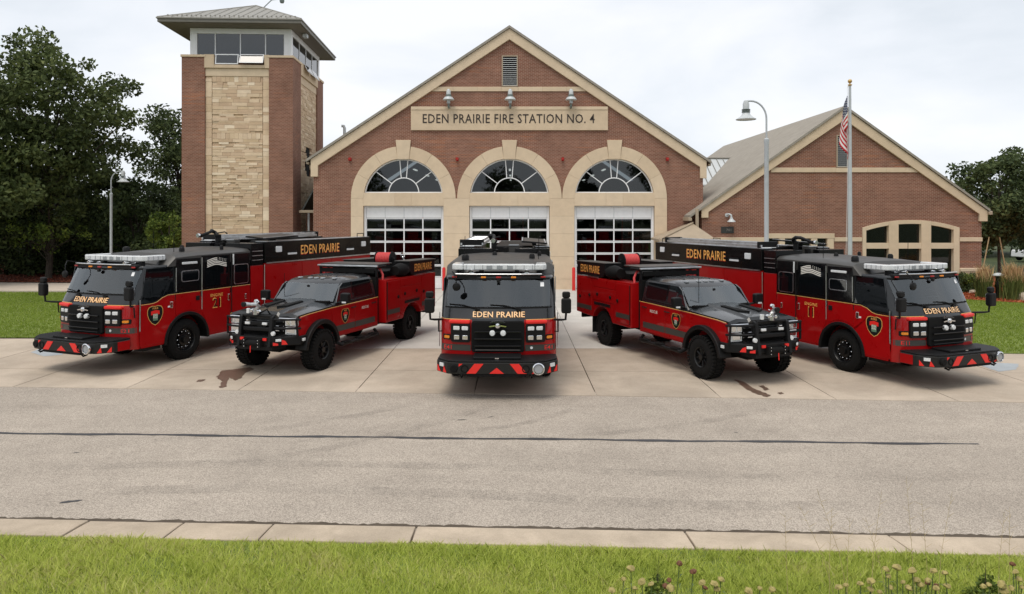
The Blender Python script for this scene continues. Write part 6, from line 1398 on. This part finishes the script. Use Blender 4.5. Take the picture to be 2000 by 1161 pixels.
# ------------------------------------------------------------------ lamp posts, flagpole
def lamp_post(px, D, top_py, label, flip=-1, r=.085, base_h=None):
    x = FX(px, D); zt_ = FZ(top_py, D); o = empty('lamp_post', (x, D, 0), 0, label, 'lamp post', 'bell shaped lamp posts')
    k = r / .085
    m_ = MB(); m_.lathe([(.17 * k, 0), (.17 * k, .3), (.10 * k, .34), (r, .4), (r, zt_ - 1.75 * k), (r * 1.15, zt_ - 1.7 * k), (r * 1.15, zt_ - 1.55 * k), (r * .6, zt_ - 1.5 * k), (0, zt_ - 1.5 * k)], 16); m_.build('pole', 'pole_grey', o, smooth=True)
    f = flip; m_ = MB(); pts = [(0, 0, zt_ - 1.52 * k), (0, 0, zt_ - 1.0 * k)]
    for i in range(9): a = R(i * 90 / 8); pts.append((f * .62 * k * (1 - math.cos(a)), 0, zt_ - .75 * k + .70 * k * math.sin(a)))
    pts.append((f * .78 * k, 0, zt_ - .06 * k)); m_.tube(pts, .038 * k, 8); m_.build('arm', 'pole_grey', o, smooth=True)
    c = (f * .80 * k, 0, zt_)
    h = MB(); h.lathe([(.12 * k, -.38 * k), (.125 * k, -.18 * k), (.08 * k, -.04 * k), (0, -.02 * k)], 18, c); h.build('lamp_cap', 'lamp_white', o, smooth=True)
    h = MB()
    for z in (-.38, -.43, -.48): h.lathe([(.10 * k, (z - .03) * k), (.165 * k, (z - .02) * k), (.165 * k, z * k), (.10 * k, z * k)], 18, c)
    h.build('lamp_fins', 'lamp_green', o, smooth=True)
    h = MB(); h.lathe([(.0, -.505 * k), (.13 * k, -.505 * k), (.17 * k, -.60 * k), (.28 * k, -.70 * k), (.385 * k, -.76 * k), (.385 * k, -.785 * k), (.36 * k, -.785 * k), (.30 * k, -.74 * k), (0, -.72 * k)], 24, c); h.build('lamp_shade', 'lamp_white', o, smooth=True)
    h = MB(); h.lathe([(.0, -.765 * k), (.33 * k, -.77 * k), (.33 * k, -.755 * k), (0, -.75 * k)], 20, c); h.build('lamp_lens', 'lens_grey', o)
    return o
lamp_post(1497, 28, 195, 'tall grey lamp post with white bell shade behind engine 11')
lamp_post(217, 42, 333, 'small grey lamp post with bell shade before the left trees', 1, .075)
D = 33.0; x = FX(1660, D); zt_ = FZ(168, D)
fp = empty('flagpole', (x, D, 0), 0, 'white metal flagpole with a gold ball behind engine 11', 'flagpole')
m_ = MB(); m_.lathe([(.16, 0), (.15, .2), (.105, .25), (.10, 4), (.055, zt_), (0, zt_)], 16); m_.build('pole', 'pole_grey', fp, smooth=True)
m_ = MB(); m_.lathe([(.03, -.02), (.09, .02), (.09, .06), (.03, .08), (.03, .12)] + [(.095 * math.sin(R(a)), .21 - .095 * math.cos(R(a))) for a in range(20, 181, 20)], 16, (0, 0, zt_)); m_.build('ball_finial', 'flag_gold', fp, smooth=True)
m_ = MB(); m_.tube([(-.12, 0, zt_ - .05), (-.13, -.02, zt_ * .5), (-.2, 0, 1.2)], .008, 5); m_.tube([(.0, 0, zt_ - .02), (-.12, 0, zt_ - .05)], .02, 5); m_.build('halyard', 'white_paint', fp)
# limp flag: hoist along the pole, folds hanging down
ft = FZ(186, D); hoist, fly = 1.5, 2.45
nu, nv = 30, 16; rows = []; uvs = []
for j in range(nv + 1):
    v = j / nv; row = []
    for i in range(nu + 1):
        u = i / nu
        # each horizontal thread starts at its hoist height and sags steeply
        z = ft - hoist * (1 - v) - u * fly * (.60 + .05 * v) - .10 * (1 - v) * math.sin(u * 3)
        fold = math.sin(u * 9 + v * 2.2) * .075 * min(1, u * 3) + math.sin(u * 17 + v * 5) * .025 * u
        xx = -.09 - .36 * math.sin(min(1, u * 1.25) * math.pi) * (.55 + .45 * (1 - v)) - .02 * u + fold * .7 - .04
        yy = fold * 1.2 - .12 * (v - .5) * math.sin(u * 6)
        row.append((xx, yy - .05, z))
    rows.append(row)
fm_ = MB().grid(rows); me = fm_.mesh('flag', True, 180)
uvl = me.uv_layers.new(name='UVMap')
for p in me.polygons:
    for li in p.loop_indices:
        vi = me.loops[li].vertex_index; uvl.data[li].uv = ((vi % (nu + 1)) / nu, (vi // (nu + 1)) / nv)
fo_ = put('flag', me, 'flag_cloth'); fo_.location = (x, D, 0); so_ = fo_.modifiers.new('solid', 'SOLIDIFY'); so_.thickness = .004
tag(fo_, 'striped flag with a blue starred corner hanging limp on the flagpole', 'flag')

# ------------------------------------------------------------------ trees and plants
def leaf_cloud(centres, radii, n, size, rg, flat_=.75, fold=.0):
    """leaf-sized quads scattered through clumps"""
    centres = np.asarray(centres); radii = np.asarray(radii); wgt = radii ** 2; k = rg.choice(len(centres), n, p=wgt / wgt.sum())
    d = rg.normal(size=(n, 3)); d /= np.linalg.norm(d, axis=1)[:, None]; rr = rg.uniform(0, 1, n) ** .45
    P = centres[k] + d * (radii[k] * rr)[:, None] * np.array([1, 1, flat_])
    a = rg.normal(size=(n, 3)); a /= np.linalg.norm(a, axis=1)[:, None]; b = rg.normal(size=(n, 3)); b -= (a * b).sum(1)[:, None] * a; b /= np.linalg.norm(b, axis=1)[:, None]
    s = size * rg.uniform(.6, 1.3, n)[:, None]
    Q = np.stack([P - a * s, P - b * s * .55 + a * s * .1, P + a * s, P + b * s * .55 + a * s * .1], 1)
    var = np.clip(rg.normal(.45, .22, n) + .12 * rg.normal(size=len(centres))[k], 0, 1)
    return Q.reshape(-1, 3), var
def make_tree(name, loc, label, h, rx, rz_, trunk_h, seed, mat, nleaf, size, nclump=60, crown_c=None, cr=(.9, 1.7), group=None, shape='round', cat='tree', ry=None):
    rg = np.random.default_rng(seed); o = empty(name, loc, 0, label, cat, group)
    cc = np.array([0, 0, crown_c if crown_c else h - rz_]); cen, rad = [], []
    ry = ry or rx
    while len(cen) < nclump:
        d = rg.normal(size=3); d /= (np.abs(d) ** (3.2 if name == 'maple_tree' else 2)).sum() ** (1 / (3.2 if name == 'maple_tree' else 2)); r_ = rg.uniform(.15, 1) ** .5
        p = cc + d * r_ * np.array([rx, ry, rz_])
        if shape == 'cone':
            t_ = rg.uniform(0, 1) ** 1.5; a = rg.uniform(0, 2 * np.pi); q = rx * (1 - t_) * rg.uniform(.35, 1); p = np.array([q * np.cos(a), q * np.sin(a), trunk_h + (h - trunk_h) * t_])
        if name == 'maple_tree' and p[2] < cc[2] - .1 * rz_: p[0] *= .72
        if p[2] < trunk_h * .75: continue
        cen.append(p); rad.append(rg.uniform(*cr) * (1 if shape != 'cone' else (1.15 - (p[2] - trunk_h) / (h - trunk_h))))
    V, var = leaf_cloud(cen, rad, nleaf, size, rg)
    np_mesh('crown', V, 4, mat, var, o)
    t_ = MB(); top = cc[2] + rz_ * .55; tr = max(.05, h * .017) if h > 1.5 else h * .02
    t_.tube([(0, 0, -.1), (0, 0, .2), (rg.uniform(-.15, .15), rg.uniform(-.15, .15), trunk_h), (rg.uniform(-.3, .3), rg.uniform(-.3, .3), cc[2]), (0, 0, top)], tr, 9, tr * .2); t_.build('trunk', 'bark', o, smooth=True)
    br = MB()
    for i in rg.choice(len(cen), min(len(cen), 26), replace=False):
        c_ = cen[i]; z0 = max(trunk_h * .8, min(top * .9, c_[2] * rg.uniform(.45, .75))); m_ = (np.array([0, 0, z0]) + c_) / 2 + np.array([0, 0, rg.uniform(-.2, .5)])
        br.tube([(0, 0, z0), tuple(m_), tuple(c_)], tr * .35, 5, tr * .06)
    br.build('limbs', 'bark', o, smooth=True)
    return o
G = 'trees left of the tower'
def TX(px, D): return FX(px, D)
make_tree('maple_tree', (TX(95, 44), 44, 0), 'largest dark green tree with the tallest crown at the left', FZ(78, 44), 4.9, 5.7, 2.6, 1, 'leaf_maple', 27000, .15, 120, FZ(270, 44), (.6, 1.3), G)
make_tree('maple_tree', (TX(-70, 41), 41, 0), 'dark tree cut off by the left edge of the picture', FZ(120, 41), 4.4, 6.0, 2.4, 2, 'leaf_maple', 17000, .15, 90, FZ(300, 41), (.8, 1.5), G)
make_tree('maple_tree', (TX(352, 56), 56, 0), 'tree showing half its crown behind the tower', FZ(222, 56), 2.7, 5.2, 2.4, 3, 'leaf_mid', 12000, .15, 70, FZ(330, 56), (.7, 1.3), G)
make_tree('ornamental_tree', (TX(268, 47), 47, 0), 'small dark leafy tree behind the little lamp post', FZ(350, 47), 3.0, 2.7, 1.0, 4, 'leaf_dark', 10000, .13, 60, None, (.5, .95), G)
make_tree('ornamental_tree', (TX(330, 43), 43, 0), 'young bright green tree against the tower brick', FZ(392, 43), 1.3, 2.1, .9, 5, 'leaf_bright', 3500, .10, 30, None, (.35, .6), G)
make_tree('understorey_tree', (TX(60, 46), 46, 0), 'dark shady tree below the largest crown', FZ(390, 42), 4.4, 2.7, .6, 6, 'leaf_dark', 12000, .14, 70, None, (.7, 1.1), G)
make_tree('understorey_tree', (TX(95, 43.5), 43.5, 0), 'small tree with yellow green leaf tips under the largest crown', FZ(415, 40), 2.4, 1.3, .8, 7, 'leaf_bright', 1400, .09, 34, FZ(455, 40), (.25, .5), G)
BG = 'bushes under the left trees'
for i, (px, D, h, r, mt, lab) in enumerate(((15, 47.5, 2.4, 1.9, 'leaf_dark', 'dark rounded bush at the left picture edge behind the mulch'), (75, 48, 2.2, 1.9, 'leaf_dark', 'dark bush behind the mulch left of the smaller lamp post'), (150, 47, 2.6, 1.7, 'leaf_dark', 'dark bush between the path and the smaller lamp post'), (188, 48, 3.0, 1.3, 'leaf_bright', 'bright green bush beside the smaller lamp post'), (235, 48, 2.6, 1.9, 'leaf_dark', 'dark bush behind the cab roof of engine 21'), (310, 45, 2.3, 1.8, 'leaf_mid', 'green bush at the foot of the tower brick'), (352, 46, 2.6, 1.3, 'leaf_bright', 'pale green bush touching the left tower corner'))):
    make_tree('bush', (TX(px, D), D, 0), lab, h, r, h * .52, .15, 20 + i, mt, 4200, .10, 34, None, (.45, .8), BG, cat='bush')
FG = 'far trees closing the view'
for i, (px, D, h, r) in enumerate(((-40, 66, 9, 5), (60, 70, 8, 5), (170, 72, 7, 5), (270, 74, 5.6, 5), (345, 70, 5.6, 4))):
    make_tree('far_tree', (TX(px, D), D, 0), 'far dark tree closing the gaps left of the tower, %s of its row' % ('first', 'second', 'third', 'fourth', 'last')[i], h, r, h * .48, 1.0, 40 + i, 'leaf_dark', 6500, .26, 50, None, (1.2, 2.0), FG)
make_tree('maple_tree', (TX(1952, 46), 46, 0), 'round green tree right of the gabled wing', FZ(300, 46), 2.75, 3.1, 2.0, 8, 'leaf_mid', 15000, .13, 85, FZ(390, 46), (.55, 1.05), 'trees right of the wing')
make_tree('maple_tree', (TX(2060, 50), 50, 0), 'tree mostly cut off by the right picture edge', FZ(330, 50), 3.2, 3.6, 2.0, 9, 'leaf_mid', 9000, .15, 60, FZ(410, 50), (.7, 1.2), 'trees right of the wing')
for i, (px, D, h, r) in enumerate(((1900, 70, 6.0, 4), (1975, 76, 6.4, 5), (2060, 70, 6.5, 5))):
    make_tree('far_tree', (TX(px, D), D, 0), 'far tree low behind the round tree at right, %s of three' % ('left', 'middle', 'right')[i], h, r, h * .46, .6, 50 + i, 'leaf_mid' if i == 1 else 'leaf_dark', 5000, .26, 40, None, (1.0, 1.8), FG)
# stakes of the young right tree
for s, lab in ((-1, 'left'), (1, 'right')):
    x0 = TX(1942 + s * 26, 44); o = MB().cyl((0, 0, 0), (-s * .5, 0, 2.6), .035, 6).build('tree_stake', 'stem_dry'); o.location = (x0, 44, 0); tag(o, 'thin leaning stake on the %s of the round tree trunk' % lab, 'stake', 'stakes of the round tree')
# shrubs and reed grasses in the right bed
for i, (px, D, h, r, mt, lab) in enumerate(((1873, 36.2, .95, .62, 'leaf_mid', 'low green shrub nearest the arched window of the wing'), (1890, 36.3, .85, .5, 'leaf_bright', 'low yellowish shrub in the middle below the stone ledge'), (1908, 36.1, 1.0, .55, 'leaf_mid', 'low green shrub beside the tan reed grass clump'))):
    make_tree('shrub', (TX(px, D), D, 0.03), lab, h, r, h * .5, .05, 60 + i, mt, 2600, .05, 24, None, (.2, .34), 'shrubs along the wing', cat='shrub')
def reed(px, D, h, w, n, label, seed):
    global nrg
    nrg = np.random.default_rng(seed); o = empty('reed_grass', (FX(px, D), D, .03), 0, label, 'ornamental grass', 'reed grass clumps in the mulch bed')
    X = nrg.normal(0, w * .36, n); Y = nrg.normal(0, w * .36, n)
    b = blades('foliage', X, Y, np.zeros(n), h * .4, h * .78, .012, 'reed_blade', .35, nrg.uniform(0, 1, n)); b.parent = o
    m_ = n // 3; X = nrg.normal(0, w * .4, m_); Y = nrg.normal(0, w * .4, m_); b = blades('plumes', X, Y, h * nrg.uniform(.45, .68, m_), h * .15, h * .40, .014, 'plume_blade', .6, nrg.uniform(0, 1, m_)); b.parent = o
reed(1922, 33.8, 1.62, .34, 1100, 'tan plumed reed grass clump left of the black bollard light', 71)
reed(1978, 33.0, 1.75, .46, 1600, 'wide tan plumed reed grass clump right of the black bollard light', 72)
# bollard light, boulder and parked white car far behind
D = 33.5; o = empty('bollard_light', (FX(1950, D), D, .03), 0, 'black bollard light with a pale cap between the reed grasses', 'bollard light')
m_ = MB(); m_.lathe([(.12, 0), (.12, .5), (.14, .55), (.14, .75), (.12, .8), (.12, 1.05), (0, 1.05)], 16); m_.build('post', 'satin_black', o, smooth=True)
m_ = MB(); m_.lathe([(.12, 1.05), (.26, 1.08), (.25, 1.13), (.1, 1.2), (0, 1.21)], 18); m_.build('cap', 'lamp_white', o, smooth=True)
rgb = random.Random(3)
def boulder(px, D, sx, sy, sz, label):
    bm = bmesh.new(); bmesh.ops.create_icosphere(bm, subdivisions=3, radius=1)
    for v in bm.verts:
        q = v.co.copy(); k = 1 + .16 * math.sin(q.x * 3.1 + q.y * 2) + .12 * math.sin(q.z * 4.3 + q.x * 2.2) + rgb.uniform(-.03, .03); v.co = Vector((q.x * sx * k, q.y * sy * k, max(-.2, q.z) * sz * k))
    me = bpy.data.meshes.new('boulder'); bm.to_mesh(me); bm.free(); o = put('boulder', me, 'stone_rough'); o.location = (FX(px, D), D, .1); tag(o, label, 'boulder', 'boulders in the right bed')
boulder(2001, 32.8, .45, .4, .42, 'pale boulder at the right picture edge beside the wide reed grass'); boulder(1902, 35.7, .28, .2, .14, 'small grey stone in the mulch before the low shrubs')
D = 62; c0 = FX(2035, D)
car = empty('parked_car', (c0, D, .0), R(8), 'white car parked far behind at the right picture edge', 'car')
MB().px([(-.9, .35), (-.9, .8), (-.8, .95), (.8, .95), (.9, .8), (.9, .35)], -2.2, 2.2).build('body', 'white_paint', car, bevel=.08, seg=3)
MB().py([(-1.5, .96), (-.9, 1.5), (.8, 1.52), (1.6, .96)], -.75, .75).build('cabin', 'glass_dark', car, bevel=.06, seg=3); MB().py([(-.88, 1.51), (.78, 1.53), (.6, 1.57), (-.7, 1.56)], -.7, .7).build('roof', 'white_paint', car, bevel=.02)
for x in (-1.35, 1.35):
    for y in (-.9, .9): MB().lathe([(.0, -.1), (.3, -.1), (.33, -.06), (.33, .06), (.3, .1), (0, .1)], 20, (x, y, .33), 'y').build('wheel', 'rubber', car, smooth=True)
# trees across the street (seen only as reflections in the glass)
ORD_ = ['fourth', 'fifth', 'sixth', 'seventh', 'second', 'last', 'first', 'third']
for i, (x, y, h, cone) in enumerate(((-24, -30, 13, 0), (-10, -40, 12, 1), (5.5, -7, 19, 1), (8.6, -9, 17, 1), (22, -34, 13, 0), (38, -40, 14, 0), (-42, -36, 14, 0), (-2, -60, 13, 0))):
    if cone: make_tree('spruce_tree', (x, y, 0), 'dark spruce behind the camera reflected in the glass, %s in its row' % ORD_[i], h, 2.6, h * .5, .6, 80 + i, 'needle', 5000, .22, 70, None, (.5, .9), 'trees across the street', 'cone')
    else: make_tree('street_tree', (x, y, 0), 'leafy tree across the street reflected in the glass, %s in its row' % ORD_[i], h, 4.5, h * .4, 2.0, 80 + i, 'leaf_mid', 5000, .3, 50, None, (1.2, 2.0), 'trees across the street')

# ------------------------------------------------------------------ dried flowers and stalks in the foreground
fr2 = random.Random(19)
def head_mesh(r):
    bm = bmesh.new(); bmesh.ops.create_icosphere(bm, subdivisions=2, radius=r)
    for v in bm.verts:
        k = fr2.uniform(.78, 1.2); v.co = Vector((v.co.x * k * 1.05, v.co.y * k * 1.05, (v.co.z * k if v.co.z > 0 else v.co.z * .55) ))
    me = bpy.data.meshes.new('flower_head'); bm.to_mesh(me); bm.free(); return me
hm = {k: head_mesh(.030) for k in ('head_tan', 'head_brown')}
for k in hm: hm[k].materials.append(MATS[k])
def at_bottom(px, py, D):                          # a point in the air seen at that pixel, D metres out
    return FX(px, D), FZ(py, D)
def flower(px, py, D, kind, label):
    x, z = at_bottom(px, py, D); gz = float(bank_h(x, D)); o = empty('dried_flower', (x, D, gz), fr2.uniform(0, 6), label, 'flower', 'dried flowers in the near grass')
    h = max(.10, z - gz); lx, ly = fr2.uniform(-.06, .06), fr2.uniform(-.06, .06)
    MB().tube([(lx, ly, -.02), (lx * .4, ly * .4, h * .5), (0, 0, h)], .005, 5, .004).build('stem', 'stem_green', o)
    hd = bpy.data.objects.new('flower_head', hm[kind]); COL.objects.link(hd); hd.parent = o; hd.location = (0, 0, h); s = fr2.uniform(.7, 1.15); hd.scale = (s, s, s * fr2.uniform(.8, 1.1)); hd.rotation_euler = (fr2.uniform(-.4, .4), fr2.uniform(-.4, .4), 0)
    lf = MB()
    for k in range(4):
        zz = h * (.25 + .17 * k); a = fr2.uniform(0, 6.3); c_, s_ = math.cos(a), math.sin(a); lf.add([(0, 0, zz), (.03 * c_ - .008 * s_, .03 * s_ + .008 * c_, zz + .02), (.07 * c_, .07 * s_, zz + .01), (.03 * c_ + .008 * s_, .03 * s_ - .008 * c_, zz + .02)], [(0, 1, 2, 3)])
    lf.build('leaves', 'stem_green', o)
ORD = ['first', 'second', 'third', 'fourth', 'fifth', 'sixth', 'seventh', 'eighth', 'ninth', 'tenth', 'eleventh', 'twelfth', 'thirteenth', 'fourteenth', 'fifteenth', 'sixteenth', 'seventeenth', 'eighteenth', 'nineteenth', 'twentieth']
LA = 'tan dried flower head, %s from the left in the clump at bottom centre right'
LB = 'tan dried flower head, %s from the left in the big clump at lower right'
LC = 'tan dried flower head, %s from the left in the bottom right corner'
LD = 'dark brown seed head in the near grass, %s from the left'
for i, (px, py) in enumerate(sorted(((1232, 1112), (1218, 1132), (1254, 1138), (1272, 1142), (1195, 1153), (1240, 1150), (1310, 1149), (1372, 1139), (1395, 1141), (1400, 1152), (1408, 1132), (1462, 1155), (1484, 1150), (1508, 1153)))): flower(px, py, 6.15, 'head_tan', LA % ORD[i])
for i, (px, py) in enumerate(sorted(((1638, 1148), (1652, 1144), (1680, 1141), (1702, 1136), (1730, 1112), (1735, 1126), (1752, 1110), (1764, 1138), (1782, 1116), (1790, 1134), (1775, 1150), (1798, 1143), (1812, 1134), (1823, 1116), (1828, 1150), (1846, 1120), (1850, 1146), (1740, 1148), (1700, 1152), (1718, 1157)))): flower(px, py, 6.2, 'head_tan', LB % ORD[i])
for i, (px, py) in enumerate(sorted(((1920, 1146), (1932, 1143), (1957, 1143), (1976, 1150), (1984, 1118), (1990, 1132), (1996, 1148), (1962, 1155)))): flower(px, py, 6.1, 'head_tan', LC % ORD[i])
for i, (px, py) in enumerate(sorted(((1327, 1101), (1354, 1117), (1307, 1134), (1300, 1145), (1377, 1149), (1812, 1140), (1828, 1144), (1978, 1103)))): flower(px, py, 6.3, 'head_brown', LD % ORD[i])
# taller dry stalks standing over the kerb
def stalk(px0, py0, px1, py1, D, label):
    x0, z0 = at_bottom(px0, py0, D); x1, z1 = at_bottom(px1, py1, D); gz = float(bank_h(x0, D)); o = empty('dry_stalk', (x0, D, gz), 0, label, 'dry grass', 'dry stalks over the kerb')
    m_ = MB(); dx, dz = x1 - x0, z1 - gz; m_.tube([(0, 0, -.02), (dx * .35, .02, dz * .5), (dx, 0, dz)], .0026, 4, .001); m_.build('stem', 'stem_dry', o)
    s_ = MB()
    for k in range(9):
        t_ = .55 + .05 * k; b_ = (dx * (t_ ** 1.4), 0, dz * t_); sg = 1 if k % 2 else -1; s_.tube([b_, (b_[0] + sg * fr2.uniform(.02, .07), fr2.uniform(-.03, .03), b_[2] + fr2.uniform(.02, .07))], .0016, 4, .0008)
    s_.build('seed_spray', 'stem_dry', o)['kind'] = 'stuff'
for i, (a, b, c, d) in enumerate(sorted(((1665, 1120, 1595, 955), (1640, 1110, 1560, 985), (1540, 1100, 1533, 1000), (1620, 1110, 1625, 990), (1700, 1110, 1722, 960), (1790, 1120, 1770, 930), (1818, 1110, 1800, 975), (1830, 1110, 1860, 960), (1975, 1100, 1972, 990), (1950, 1110, 1962, 1000), (1740, 1110, 1690, 1010), (1655, 1110, 1660, 1010)))):
    stalk(a, b, c, d, 6.5, 'thin dry tan grass stalk over the kerb at lower right, %s from the left' % ORD[i])
# greener weeds by the flowers
for i, (px, D, lab) in enumerate(((1285, 6.5, 'dark green weed behind the small clump of dried flowers'), (1925, 6.6, 'feathery green weed left of the bottom right corner'))):
    x = FX(px, D); o = make_tree('weed', (x, D, float(bank_h(x, D))), lab, .30, .14, .15, .02, 90 + i, 'leaf_bright', 900, .02, 22, None, (.05, .09), 'weeds in the near grass', cat='weed')
    for c_ in [q for q in o.children if q.name.split('.')[0] in ('trunk', 'limbs')]: c_.scale = (.35, .35, .8)
